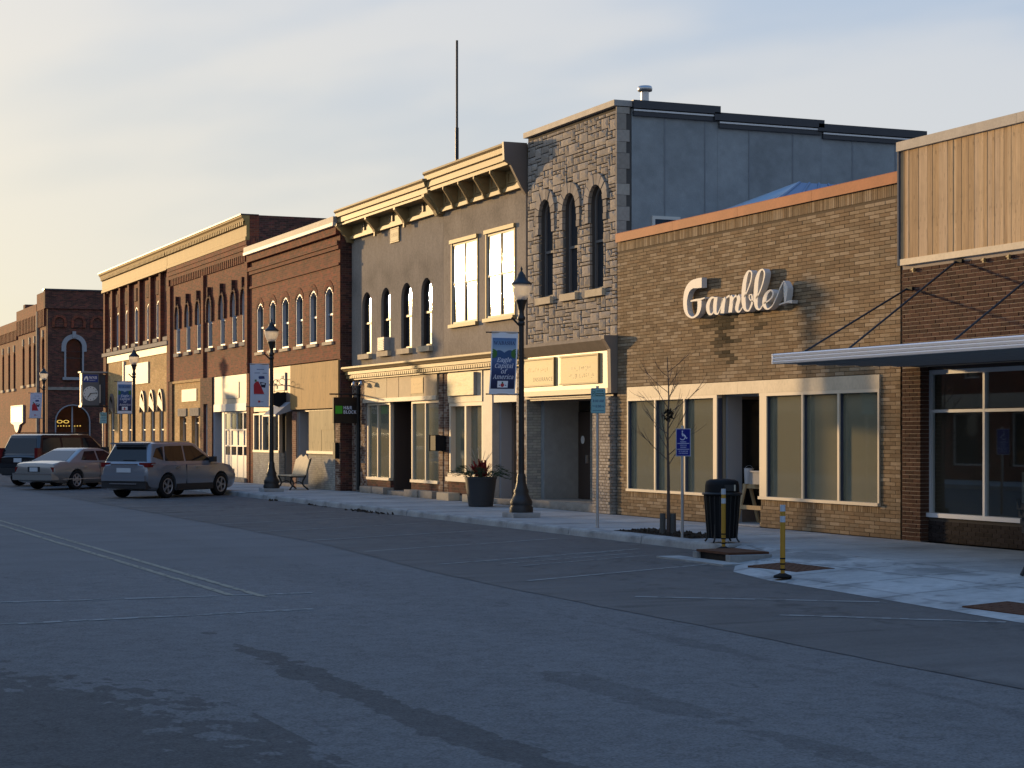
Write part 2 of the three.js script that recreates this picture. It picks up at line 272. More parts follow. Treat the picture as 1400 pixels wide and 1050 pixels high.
function brickwork(parent, bricks, face, depth, tones, L, C, gap, near, tint) {
  const org = ORG.get(parent), g = new B().box(-(L - gap) / 2, (L - gap) / 2, 0, C - gap, 0, depth, undefined, true).geometry();
  bricks.sort((a, b) => near(a) - near(b));
  const rest = new B(); let n = 0;
  for (const b of bricks) {
    const t = tint ? tint(b) : 1, proud = (b.q - 0.5) * 0.006;
    if (b.full && n < 300 && t === 1) {
      n++; const m = shade(new THREE.Mesh(g, tones[Math.floor(b.k * tones.length)])); m.name = 'brick'; m.position.set(face + proud - org.x, b.y0 - org.y, -(b.s0 + b.s1) / 2 - org.z); parent.add(m);
    } else { const c = tones[Math.floor(b.k * tones.length)].color; rest.box(b.s0, b.s1, b.y0, b.y1, face + proud, face + depth, [c.r * t, c.g * t, c.b * t], true); }
  }
  if (!rest.empty) { const m = rest.build('brickwork', rest.mat ?? brickRest, parent); m.userData.kind = 'stuff'; }
}
const brickRest = std(1, 1, 1, 0.88, { vertexColors: true, map: metres(greyGrain, 0.45) });
const tones = (list, rough = 0.88) => list.map(([r, g, b]) => std(r, g, b, rough, { map: metres(greyGrain, 0.45) }));
const GROUND = -0.15;
// ---------------------------------------------------------------- ground, road, pavement
function sheet(name, xs, ss, yf, col, mat) {
  const p = [], n = [], t = [], c = [], ix = [], nx = xs.length;
  for (const s of ss) for (const x0 of xs) { const x = typeof x0 === 'function' ? x0(s) : x0; p.push(x, yf(x, s), -s); n.push(0, 1, 0); t.push(x, s); c.push(...col(x, s)); }
  for (let j = 0; j + 1 < ss.length; j++) for (let i = 0; i + 1 < nx; i++) { const a = j * nx + i; ix.push(a, a + 1, a + nx + 1, a, a + nx + 1, a + nx); }
  const g = new THREE.BufferGeometry(); g.setAttribute('position', new THREE.Float32BufferAttribute(p, 3)); g.setAttribute('normal', new THREE.Float32BufferAttribute(n, 3)); g.setAttribute('uv', new THREE.Float32BufferAttribute(t, 2)); g.setAttribute('color', new THREE.Float32BufferAttribute(c, 3)); g.setIndex(ix);
  const m = shade(new THREE.Mesh(g, mat)); m.name = name; scene.add(m); ORG.set(m, new THREE.Vector3()); return structure(m);
}
const steps = (a, b, d) => { const n = Math.max(1, Math.round((b - a) / d)); return Array.from({ length: n + 1 }, (_, i) => lerp(a, b, i / n)); };
const roadMat = std(1, 1, 1, 0.88, { specularIntensity: 0.6, vertexColors: true, map: metres(asphaltMap, 2.6), bumpMap: metres(fineBump, 0.55), bumpScale: 0.004 });
structure(new B().quad([-1500, GROUND - 0.03, 1500], [1500, GROUND - 0.03, 1500], [1500, GROUND - 0.03, -1500], [-1500, GROUND - 0.03, -1500]).build('ground', std(0.10, 0.095, 0.085, 0.95, { map: metres(asphaltMap, 5) })));
const LANE = (s) => 9.75 - 0.75 * smooth(34, 21, s) + 0.12 * (fbm(s * 0.7, 3.3) - 0.5);                     // where the concrete carriageway meets the parking lane
function roadTone(x, s) {
  let k = 0.205 + 0.045 * (fbm(x * 0.45 + 9, s * 0.14, 4) - 0.5) + 0.03 * (fbm(x * 2.2, s * 0.9, 3) - 0.5);
  k *= 1 - 0.10 * Math.exp(-(((x - 7.6) / 0.5) ** 2)) * fbm(x * 3, s * 0.3);                               // oil drip along the lane
  const rag = fbm(x * 2.1 + 40, s * 1.1, 5), fine = fbm(x * 11, s * 6, 4);
  const band = (c, w, a, b, amt, th) => { const d = Math.abs(x - c - 0.16 * (fbm(s * 0.5, c * 3.1) - 0.5)) / w; if (d < 1.6 && s > a && s < b) { const m = smooth(th, th + 0.035, rag * 0.62 + fine * 0.38 + 0.28 * (1 - d) - 0.22 * smooth(b - 3, b, s)); k *= 1 - amt * m; } };
  band(4.35, 0.16, 5, 18, 0.42, 0.50); band(6.15, 0.30, 8, 15.5, 0.26, 0.60); band(8.2, 0.16, 7, 20, 0.2, 0.60);
  if (x < 3.4 && s < 18.5) { const m = smooth(0.44, 0.475, rag * 0.58 + fine * 0.42 + 0.3 * smooth(3.0, 1.7, x) - 0.35 * smooth(13, 17.5, s) - 0.04); k *= 1 - 0.42 * m; }
  return [k, k * 0.985, k * 0.965];
}
const toS = (v) => v <= 0.0031308 ? v * 12.92 : 1.055 * Math.pow(v, 1 / 2.4) - 0.055;
{ // the carriageway at the camera's feet carries its wear in one map; farther off, coarser tones do
  const xa = -3.4, xb = 10.4, sa = 6, sb = 27, w = 1344, h = 2048, d = new Uint8Array(w * h * 4);
  for (let j = 0; j < h; j++) for (let i = 0; i < w; i++) {
    const x = lerp(xa, xb, (i + 0.5) / w), s = lerp(sa, sb, (j + 0.5) / h), c = roadTone(x, s), ck = Math.abs(fbm(x * 0.55 + 31, s * 0.33 + 8, 5) - 0.5), cm = (1 - 0.3 * smooth(0.0035, 0.0008, ck) * smooth(0.45, 0.6, fbm(x * 0.4, s * 0.4 + 60, 2))), g = 0.66 + 0.4 * (hash2(i, j) - 0.5) + 0.2 * (hash2(i >> 1, j >> 1) - 0.5) + 0.16 * (noise2(x * 9, s * 9) - 0.5), o = (j * w + i) * 4;
    for (let k = 0; k < 3; k++) d[o + k] = clamp(toS(c[k] * g * cm)) * 255; d[o + 3] = 255;
  }
  const t = new THREE.DataTexture(d, w, h); t.magFilter = THREE.LinearFilter; t.minFilter = THREE.LinearMipmapLinearFilter; t.generateMipmaps = true; t.colorSpace = THREE.SRGBColorSpace; t.wrapS = t.wrapT = THREE.ClampToEdgeWrapping; t.needsUpdate = true;
  const b = new B(); b.quad([xa, GROUND, -sa], [xb, GROUND, -sa], [xb, GROUND, -sb], [xa, GROUND, -sb]); b.t = [0, 0, 1, 0, 1, 1, 0, 1]; const bump = fineBump.clone(); bump.repeat.set((xb - xa) / 0.55, (sb - sa) / 0.55); bump.needsUpdate = true;
  structure(b.build('road', std(1, 1, 1, 0.88, { map: t, bumpMap: bump, bumpScale: 0.004, specularIntensity: 0.6 })));
}
const farX = [...steps(-3.4, 10.4, 0.3)];
sheet('near_road', farX, steps(-40, 6, 2), () => GROUND, roadTone, roadMat); sheet('far_road', farX, [...steps(27, 60, 0.4), ...steps(61, 300, 4)], () => GROUND, roadTone, roadMat);
function laneTone(x, s) {
  let k = 0.168 + 0.05 * (fbm(x * 0.8, s * 0.25 + 5, 4) - 0.5) + 0.05 * (fbm(x * 5, s * 3, 3) - 0.5) + 0.02 * (hash2(x * 60, s * 60) - 0.5);
  const crack = Math.abs(fbm(x * 0.8 + 20, s * 0.5, 4) - 0.5); k *= 1 - 0.35 * smooth(0.012, 0.003, crack);
  return [k * 1.03, k * 0.97, k * 0.91];
}
sheet('parking_lane', [LANE, (s) => LANE(s) + 0.25, ...steps(10.4, 15.3, 0.08)], [...steps(-40, 12, 2), ...steps(12.1, 46, 0.09), ...steps(46.3, 60, 0.3), ...steps(61, 300, 3)], () => GROUND + 0.005, laneTone, roadMat);
sheet('cross_street', steps(15, 160, 3), steps(98.5, 110.5, 1.5), () => GROUND + 0.011, laneTone, roadMat);
// worn paint: strips broken up by wear
function stripe(name, pts, w, y, wear, mat = M.paint) {               // pts [[x, s], ...]
  const R = rng(Math.round(pts[0][0] * 131 + pts[0][1] * 17)), b = new B();
  for (let j = 0; j + 1 < pts.length; j++) {
    const [xa, sa] = pts[j], [xb, sb] = pts[j + 1], l = Math.hypot(xb - xa, sb - sa), n = Math.ceil(l / 0.09), px = -(sb - sa) / l, ps = (xb - xa) / l;
    for (let k = 0; k < n; k++) for (let q = 0; q < 3; q++) {
      const t0 = k / n, t1 = (k + 1) / n, x = lerp(xa, xb, t0), s = lerp(sa, sb, t0); if (R() * 0.6 + fbm(x * 6 + q * 9.3, s * 6, 2) * 0.8 < wear) continue;
      const x1 = lerp(xa, xb, t1), s1 = lerp(sa, sb, t1), a = (q / 3 - 0.5) * w, c = ((q + 1) / 3 - 0.5) * w, v = (X, S, o) => [X + px * o, y, -(S + ps * o)];
      const A = v(x, s, a), Bq = v(x1, s1, a), C = v(x1, s1, c), D = v(x, s, c), up = (Bq[0] - A[0]) * (D[2] - A[2]) - (Bq[2] - A[2]) * (D[0] - A[0]);
      up < 0 ? b.quad(A, Bq, C, D) : b.quad(D, C, Bq, A);
    }
  }
  const m = b.build(name, mat); return structure(m);
}
const paintFaded = std(0.27, 0.265, 0.25, 0.9), paintYellow = std(0.28, 0.255, 0.20, 0.9);
stripe('centre_line', [[5.62, 22], [5.4, 60], [5.4, 130]], 0.10, GROUND + 0.005, 0.42, paintYellow); stripe('centre_line', [[5.92, 21.6], [5.7, 60], [5.7, 130]], 0.10, GROUND + 0.005, 0.42, paintYellow);
stripe('crosswalk_line', [[1.5, 22.1], [6.6, 21.9]], 0.14, GROUND + 0.005, 0.62, paintFaded); stripe('crosswalk_line', [[1.2, 19.3], [6, 19.9]], 0.14, GROUND + 0.005, 0.64, paintFaded);
stripe('crosswalk_line', [[9.9, 19.9], [12.2, 18.15]], 0.12, GROUND + 0.010, 0.45, paintFaded); stripe('crosswalk_line', [[10.3, 17.3], [12.0, 15.75]], 0.12, GROUND + 0.010, 0.5, paintFaded);
for (let k = 0; k < 20; k++) { const s = 22.6 + k * 3.35; stripe('parking_line', [[9.7, s], [14.1, s + 2.25]], 0.09, GROUND + 0.010, k < 6 ? 0.46 : 0.55, paintFaded); }
for (let k = 0; k < 3; k++) stripe('parking_line', [[10.6, 25.15 + k * 0.55], [13.6, 26.7 + k * 0.55]], 0.07, GROUND + 0.010, 0.58, paintFaded);

// pavement: single slabs with open joints on a bed, and a kerb in lengths
const pave = structure(new B().box(-30, 97, GROUND - 0.02, -0.03, 15.12, 18.3).build('sidewalk', M.mortarDark));
{
  const R = rng(5), mats = [0.52, 0.55, 0.59, 0.56].map((k) => std(k, k * 0.985, k * 0.95, 0.92, { map: metres(concreteMap, 3.1), bumpMap: metres(fineBump, 0.7), bumpScale: 0.003 }));
  for (let s = 8; s < 96; s += 1.62) for (let c = 0; c < 2; c++) { const a = 15.14 + c * 1.53, y = -0.002 - R() * 0.004; bx(s, s + 1.6, -0.05, y, a, a + 1.51).build('slab', mats[Math.floor(R() * 4)], pave); }
  const kerb = structure(new B().box(26.6, 97, GROUND - 0.02, -0.05, 14.9, 15.13).build('kerb', M.kerb));
  for (let s = 26.6; s < 96.5; s += 3.04) { const dx = (R() - 0.5) * 0.015; new B().prismS([[14.84 + dx, GROUND - 0.02], [15.132, GROUND - 0.02], [15.132, -0.003], [14.92 + dx, -0.004], [14.875 + dx, -0.022], [14.86 + dx, -0.05]], s, s + 3.02).build('kerbstone', M.kerb, kerb); }
}
const EDGE = (s) => { const P = [[5, 11.7], [15.6, 12.1], [19.4, 12.45], [21.5, 12.6], [23, 12.95], [24.6, 13.9], [25.6, 14.6], [26.7, 14.86]]; for (let k = 0; k + 1 < P.length; k++) if (s <= P[k + 1][0]) { const t = clamp((s - P[k][0]) / (P[k + 1][0] - P[k][0])); return lerp(P[k][1], P[k + 1][1], t); } return 14.86; };
const rampMat = std(1, 1, 1, 0.92, { vertexColors: true, map: metres(concreteMap, 3.1), bumpMap: metres(fineBump, 0.7), bumpScale: 0.003 });
sheet('corner_ramp', steps(0, 1, 1 / 44).map((t) => (s) => lerp(EDGE(s), 15.145, t)), [...steps(-20, 8, 2), ...steps(8.2, 26.7, 0.07)], (x, s) => lerp(GROUND + 0.009, -0.006, Math.pow(clamp((x - EDGE(s)) / (15.145 - EDGE(s))), 0.75)),
  (x, s) => { let k = 0.62 + 0.1 * (fbm(x * 0.9, s * 0.6, 4) - 0.5); const j = Math.min(...[12.7, 14.2, 15.7, 17.2, 18.7, 20.2, 21.7, 23.2].map((q) => Math.abs(s - q - (x - 14) * 0.08))), e = x - EDGE(s); if (j < 0.03 || Math.abs(x - 14.1) < 0.03) k *= 0.62; if (e > 0.32 && e < 0.38) k *= 0.7; const st = fbm(x * 1.7 + 3, s * 1.2, 5); k *= 1 - 0.3 * smooth(0.58, 0.66, st); k *= 1 - 0.35 * smooth(0.02, 0.006, Math.abs(fbm(x * 0.9 + 7, s * 0.6, 4) - 0.5)) * smooth(0.4, 0.6, noise2(x, s * 0.7)); k *= 1 + 0.1 * (hash2(x * 50, s * 50) - 0.5); if (e < 0.3) k *= 1 - 0.22 * smooth(0.4, 0.7, fbm(x * 4, s * 4 + 9, 3)); return [k, k * 0.985, k * 0.95]; }, rampMat);
// far pavements beyond the cross street and on the near side
part('far_sidewalk', M.concrete, null, 112, 170, GROUND - 0.02, -0.004, 14.9, 19.2).userData.kind = 'structure';
part('corner_sidewalk', M.concrete, null, 97.01, 98.5, GROUND - 0.02, -0.004, 14.9, 60).userData.kind = 'structure';
part('far_corner_sidewalk', M.concrete, null, 110.5, 111.99, GROUND - 0.02, -0.004, 14.9, 60).userData.kind = 'structure';
part('near_sidewalk', M.concrete, null, -40, 200, GROUND - 0.02, -0.004, -7.6, -3.41).userData.kind = 'structure';

// ---------------------------------------------------------------- brown-brick shop with timber-clad upper wall and flat canopy
const X0 = 18.2;
{
  const g = thing('brick_shop', 'dark brown brick shop with upright tan boards above a flat metal canopy', 'building', 19, 0, 21);
  const wl = wall('wall', M.mortarPale, g, 14, 26.65, 2.86, 6.44, X0 + 0.012, 0.28, []);
  const pier = part('pier', M.mortarPale, wl, 26.14, 26.65, 0, 2.858, X0 + 0.012, X0 + 0.3);
  const br = layBricks(14, 26.65, 2.87, 4.54, 0.2133, 0.0677, [], 21).concat(layBricks(26.13, 26.652, 0.01, 2.86, 0.2133, 0.0677, [], 22));
  brickwork(wl, br, X0, 0.02, tones([[0.07, 0.028, 0.019], [0.088, 0.038, 0.025], [0.052, 0.022, 0.016], [0.105, 0.048, 0.032], [0.075, 0.033, 0.024]]), 0.2133, 0.0677, 0.011, (b) => Math.abs(b.s0 - 24.6) + (b.s0 < 22.4 ? 9 : 0));
  // the pier's side towards the window, bricks returned
  { const b = new B(); for (let j = 0; j < 42; j++) { const y = 0.01 + j * 0.0677; b.box(26.122, 26.141, y, y + 0.057, X0 + 0.015, X0 + 0.19, [0.12, 0.06, 0.04]); } const m = b.build('brickwork', brickRest, wl); m.userData.kind = 'stuff'; }
  shell(g, 14, 26.65, 6.44, X0 + 0.3, 30, M.darkBrick);
  const R = rng(31), mats = [[0.66, 0.46, 0.26], [0.60, 0.41, 0.225], [0.72, 0.52, 0.31], [0.54, 0.37, 0.21], [0.68, 0.50, 0.32]].map((c) => std(...c, 0.8, { map: metres(woodMap, 0.5, 2.1), bumpMap: metres(woodMap, 0.5, 2.1), bumpScale: 0.004 }));
  const clad = part('cladding_batten', std(0.22, 0.15, 0.09, 0.85), g, 14, 26.62, 4.6, 6.44, X0 - 0.022, X0 + 0.005);
  for (let s = 26.61; s > 14;) { const w = 0.055 + R() * 0.085, p = R() * 0.008; bx(s - w + 0.005, s, 4.655, 6.445, X0 - 0.045 - p, X0 - 0.02).build('plank', mats[Math.floor(R() * 5)], clad); s -= w; }
  part('trim', M.cream, g, 14, 26.63, 4.55, 4.653, X0 - 0.075, X0 + 0.004); part('corner_trim', std(0.10, 0.11, 0.13, 0.8), g, 26.622, 26.662, 4.55, 6.5, X0 - 0.085, X0 + 0.02);
  for (let s = 14; s < 26.6; s += 3.17) part('coping', M.metalEdge, g, s, Math.min(s + 3.165, 26.67), 6.446, 6.6, X0 - 0.1, X0 + 0.35);
  // canopy: ribbed fascia, soffit, hung on rods
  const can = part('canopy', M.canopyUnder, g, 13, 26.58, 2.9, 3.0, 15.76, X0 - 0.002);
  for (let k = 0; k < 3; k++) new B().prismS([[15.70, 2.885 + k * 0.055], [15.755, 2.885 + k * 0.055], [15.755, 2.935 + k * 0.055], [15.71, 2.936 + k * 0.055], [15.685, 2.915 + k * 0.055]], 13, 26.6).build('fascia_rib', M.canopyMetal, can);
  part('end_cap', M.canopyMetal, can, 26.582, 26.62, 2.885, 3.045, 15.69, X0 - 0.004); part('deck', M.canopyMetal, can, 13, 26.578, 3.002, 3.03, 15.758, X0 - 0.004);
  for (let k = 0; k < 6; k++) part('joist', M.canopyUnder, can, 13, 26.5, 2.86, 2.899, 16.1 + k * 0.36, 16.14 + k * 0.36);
  for (const [s, y] of [[26.45, 4.16], [25.1, 4.5], [22.4, 4.5], [19.6, 4.5]]) { const r = new B().tube([[X0 - 0.03, y, s], [16.1, 3.03, s]], 0.017, 8).build('rod', M.blackIron, can); part('rod_plate', M.black, g, s - 0.16, s + 0.05, y - 0.03, y + 0.02, X0 - 0.05, X0 - 0.006); }
  for (const s of [26.28, 24.4, 23.78, 21.5]) { const b = new B().box(s - 0.018, s + 0.018, 4.42, 4.49, X0 - 0.045, X0 - 0.006).box(s - 0.035, s + 0.035, 4.45, 4.47, X0 - 0.06, X0 - 0.04); b.build('wall_anchor', std(0.3, 0.2, 0.07, 0.6), g); }
  // shop window
  const fr = std(0.62, 0.65, 0.68, 0.5), xw = X0 + 0.2, fb = new B(), ms = [26.1, 24.67, 23.2, 21.73, 20.26, 18.8, 17.3];
  fb.box(17.3, 26.13, 0.40, 0.47, xw - 0.09, xw + 0.05).box(17.3, 26.12, 2.73, 2.80, xw - 0.03, xw + 0.05).box(17.3, 26.12, 2.105, 2.155, xw - 0.03, xw + 0.04);
  for (const s of ms) fb.box(s - 0.03, s + 0.025, 0.47, 2.73, xw - 0.032, xw + 0.045);
  const frame = fb.build('window', fr, g); for (let k = 0; k + 1 < ms.length; k++) panes(g, frame, [[ms[k + 1] + 0.02, ms[k] - 0.02, 0.46, 2.11], [ms[k + 1] + 0.02, ms[k] - 0.02, 2.15, 2.735]], xw + 0.012);
  part('lintel', M.darkWood, g, 14, 26.12, 2.802, 2.856, xw - 0.05, xw + 0.1);
  const knee = part('kneewall', M.mortarDark, g, 14, 26.12, 0, 0.398, xw - 0.03, xw + 0.1);
  { const b = new B(), Q = rng(8); for (const k of layBricks(14, 26.12, 0.01, 0.39, 0.2133, 0.0677, [], 23)) { const c = 0.026 + 0.018 * Q(); b.box(k.s0, k.s1, k.y0, k.y1, xw - 0.045, xw - 0.02, [c * 1.15, c * 0.9, c * 0.85], true); } b.build('brickwork', brickRest, knee).userData.kind = 'stuff'; }
  part('pier', M.darkBrick, g, 14, 17.27, 0.4, 2.8, X0 + 0.15, X0 + 0.29);
  room(g, 17.3, 26.1, 2.85, xw + 0.1, 23.5, M.darkRoom);
  for (const [s, w, y, h, x, m] of [[24.95, 0.95, 0.2, 2.0, 21.2, M.roomTeal], [23.4, 0.9, 0.2, 2.3, 20.2, M.roomTeal], [22.1, 1.1, 0.2, 2.2, 20.9, M.roomPale], [25.4, 0.6, 0.13, 1.0, 19.9, M.roomPale]]) part('leaning_board', m, g, s - w / 2, s + w / 2, y, y + h, x, x + 0.04);
}

// ---------------------------------------------------------------- tan-brick shop with the white script sign
{
  const a = 26.69, e = 37.44, top = 5.95;
  const g = thing('brick_shop', 'single-storey tan brick shop with orange coping and cream-framed windows', 'building', 19, 0, 32);
  const sh = new THREE.Shape([[a, 0], [31.28, 0], [31.28, 0.53], [27.27, 0.53], [27.27, 2.77], [36.92, 2.77], [36.92, 0.53], [32.92, 0.53], [32.92, 0], [e, 0], [e, top], [a, top]].map((p) => new THREE.Vector2(...p)));
  const wl = new B().prismX(sh, X0 + 0.01, X0 + 0.3).build('wall', M.mortarTan, g);
  const holes = [[27.27, 36.92, 0.53, 2.77], [31.28, 32.92, -1, 0.53], [27.27, 31.28, 0.41, 0.53], [32.92, 36.92, 0.41, 0.53]];
  const T = [[0.33, 0.228, 0.128], [0.27, 0.182, 0.102], [0.38, 0.272, 0.162], [0.24, 0.162, 0.092], [0.30, 0.198, 0.108], [0.43, 0.318, 0.20], [0.29, 0.208, 0.122]];
  const field = layBricks(a, e, 0.01, top - 0.215, 0.312, 0.0677, holes, 41, 0.01);
  const stain = (b) => { const s = (b.s0 + b.s1) / 2, y = b.y0; const d = Math.exp(-(((s - 32.62) / 0.38) ** 2)) * smooth(2.85, 3.5, y) * smooth(4.2, 4.05, y) + 0.75 * Math.exp(-(((s - 31.35) / 0.16) ** 2)) * smooth(3.45, 3.8, y) * smooth(4.15, 4.05, y) + 0.4 * Math.exp(-(((s - 33.35) / 0.25) ** 2)) * smooth(3.7, 3.9, y) * smooth(4.1, 4.0, y); return d > 0.14 ? (b.q < d * 0.85 ? lerp(0.4, 0.03, clamp(d * (0.6 + 0.8 * b.k))) : lerp(0.95, 0.6, clamp(d))) : 1; };
  brickwork(wl, field, X0 - 0.004, 0.02, tones(T), 0.312, 0.0677, 0.01, (b) => b.s0, stain);
  { const b = new B(), R = rng(43), put = (s, w, y0, y1) => { const c = T[Math.floor(R() * T.length)], k = 0.9 + 0.2 * R(); b.box(s, s + w, y0, y1, X0 - 0.002 + R() * 0.004, X0 + 0.016, c.map((v) => v * k), true); };
    for (let s = a; s < e - 0.03; s += 0.0677) put(s, 0.058, top - 0.21, top - 0.004);
    for (const [p, q] of [[27.275, 31.275], [32.925, 36.915]]) for (let s = p; s < q - 0.03; s += 0.0677) put(s, Math.min(0.058, q - s), 0.414, 0.526);
    b.build('soldier_course', brickRest, wl).userData.kind = 'stuff'; }
  shell(g, a, e, top, X0 + 0.3, 34, M.darkBrick, 5.5);
  for (let s = a, k = 0; s < e - 0.1; s += 2.69, k++) new B().prismS([[X0 - 0.055, top - 0.01], [X0 - 0.04, top + 0.003], [X0 + 0.34, top + 0.003], [X0 + 0.34, top + 0.16], [X0 - 0.05, top + 0.185], [X0 - 0.058, top + 0.17]], s + 0.002, Math.min(s + 2.686, e)).build('coping', M.terracotta, g);
  // window bays
  const x = X0 - 0.035, fb = new B(), gl = X0 + 0.055, bays = [[36.9, 35.6, 34.3, 33.0], [31.14, 29.74, 28.54, 27.29]];
  for (let k = 0; k < 2; k++) { const [p, q] = k ? [27.272, 31.28] : [32.92, 36.918]; part('header_panel', M.cream, g, k ? 27.272 : 32.11, k ? 32.106 : 36.918, 2.53, 2.768, X0 - 0.03, X0 + 0.2); }
  const fr = []; for (let k = 0; k < 2; k++) {
    const [p, q] = k ? [27.272, 31.278] : [32.922, 36.916], b = new B(), dks = []; b.box(p, q, 0.532, 0.585, x - 0.03, gl + 0.03); b.box(p, q, 2.47, 2.528, x, gl + 0.03);
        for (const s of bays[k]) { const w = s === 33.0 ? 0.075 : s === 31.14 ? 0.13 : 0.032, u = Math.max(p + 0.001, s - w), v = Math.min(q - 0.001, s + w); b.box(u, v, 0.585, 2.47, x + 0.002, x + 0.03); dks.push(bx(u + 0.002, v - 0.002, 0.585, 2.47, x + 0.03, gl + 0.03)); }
    const f = b.build('window', M.creamFrame, g); for (const d of dks) d.build('mullion', M.navyFrame, f); for (let j = 0; j < 3; j++) panes(g, f, [[bays[k][j + 1] + 0.02, bays[k][j] - 0.02, 0.58, 2.475]], gl, M.oliveGlass);
  }
  // entry: side panels, door with glass
  for (const [p, q] of [[32.86, 32.918], [31.282, 31.34]]) { part('side_panel', M.greyPaint, g, p, q, 0.02, 2.528, X0 + 0.17, X0 + 0.5); const sl = bx(p, q, 0.02, 0.3, X0 + 0.502, X0 + 1.0).box(p, q, 2.44, 2.528, X0 + 0.502, X0 + 1.0).build('side_light', M.brownPaint, g); part('pane', M.doorGlass, sl, p + 0.025, q - 0.025, 0.3, 2.44, X0 + 0.502, X0 + 1.0); }
  part('door_step', M.concrete, g, 31.29, 32.91, 0, 0.02, X0 - 0.02, X0 + 1.3); part('entry_ceiling', M.greyPaint, g, 31.34, 32.86, 2.5, 2.528, X0 + 0.17, X0 + 1.15);
  const door = new B().box(31.36, 31.46, 0.03, 2.495, X0 + 1.02, X0 + 1.08).box(32.74, 32.84, 0.03, 2.495, X0 + 1.02, X0 + 1.08).box(31.46, 32.74, 0.03, 0.25, X0 + 1.02, X0 + 1.08).box(31.46, 32.74, 2.12, 2.2, X0 + 1.02, X0 + 1.08).box(32.06, 32.14, 0.25, 2.12, X0 + 1.02, X0 + 1.08).build('door', M.brownPaint, g);
  panes(g, door, [[31.46, 32.06, 0.25, 2.12], [32.14, 32.74, 0.25, 2.12], [31.46, 32.74, 2.2, 2.49]], X0 + 1.05); part('handle', M.galvanised, door, 32.18, 32.21, 0.95, 1.3, X0 + 0.96, X0 + 1.0);
  room(g, 26.96, 31.17, 2.9, gl + 0.05, 23, M.roomTan); room(g, 33.03, 37.18, 2.9, gl + 0.05, 23, M.roomTan); room(g, 31.45, 32.75, 2.9, X0 + 1.12, 23, M.darkRoom);
  for (const [s, y, h, x0, m, w] of [[35.2, 0.12, 1.6, 20.4, M.lumber, 0.09], [34.9, 0.12, 1.5, 20.7, M.lumber, 0.09], [33.7, 0.12, 2.1, 21.4, M.roomPale, 0.16], [30.2, 0.12, 2.3, 20.6, M.roomPale, 0.2], [28.9, 0.12, 2.2, 21.8, M.roomPale, 0.16], [27.9, 0.12, 0.75, 19.3, M.roomPale, 0.5]]) part('stored_board', m, g, s - w, s + w, y, y + h, x0, x0 + 0.05);
  // roof lantern with ribbed metal hips
  const xa = 18.74, xb = 26.4, sa = 32.3, sb = 37.2, yb = 6.0, yt = 7.08, r0 = 21.17, r1 = 24, sr = 34.75, blue = std(0.10, 0.17, 0.28, 0.45, { metalness: 0.3 });
  const lan = new B(), P = (x1, y1, s1) => [x1, y1, -s1];
  lan.quad(P(xa, yb, sb), P(xa, yb, sa), P(r0, yt, sr), P(r0, yt, sr + 0.001)); lan.quad(P(xa, yb, sa), P(xb, yb, sa), P(r1, yt, sr), P(r0, yt, sr)); lan.quad(P(xb, yb, sb), P(xa, yb, sb), P(r0, yt, sr + 0.001), P(r1, yt, sr + 0.001)); lan.quad(P(xb, yb, sa), P(xb, yb, sb), P(r1, yt, sr + 0.001), P(r1, yt, sr)); lan.box(sa + 0.1, sb - 0.1, 5.45, 5.99, xa + 0.1, xb - 0.1);
  const lm = lan.build('roof_lantern', blue, g);
  for (let k = 0; k <= 12; k++) { const t = k / 12; new B().tube([[lerp(xa, xb, t), yb, sa], [lerp(r0, r1, t), yt, sr]], 0.03, 5).build('rib', blue, lm); new B().tube([[xa, yb, lerp(sa, sb, t)], [r0, yt, sr]], 0.025, 5).build('rib', M.galvanised, lm); }  // street-face ribs paler, near ones blue: sun and shade put into the metal
}
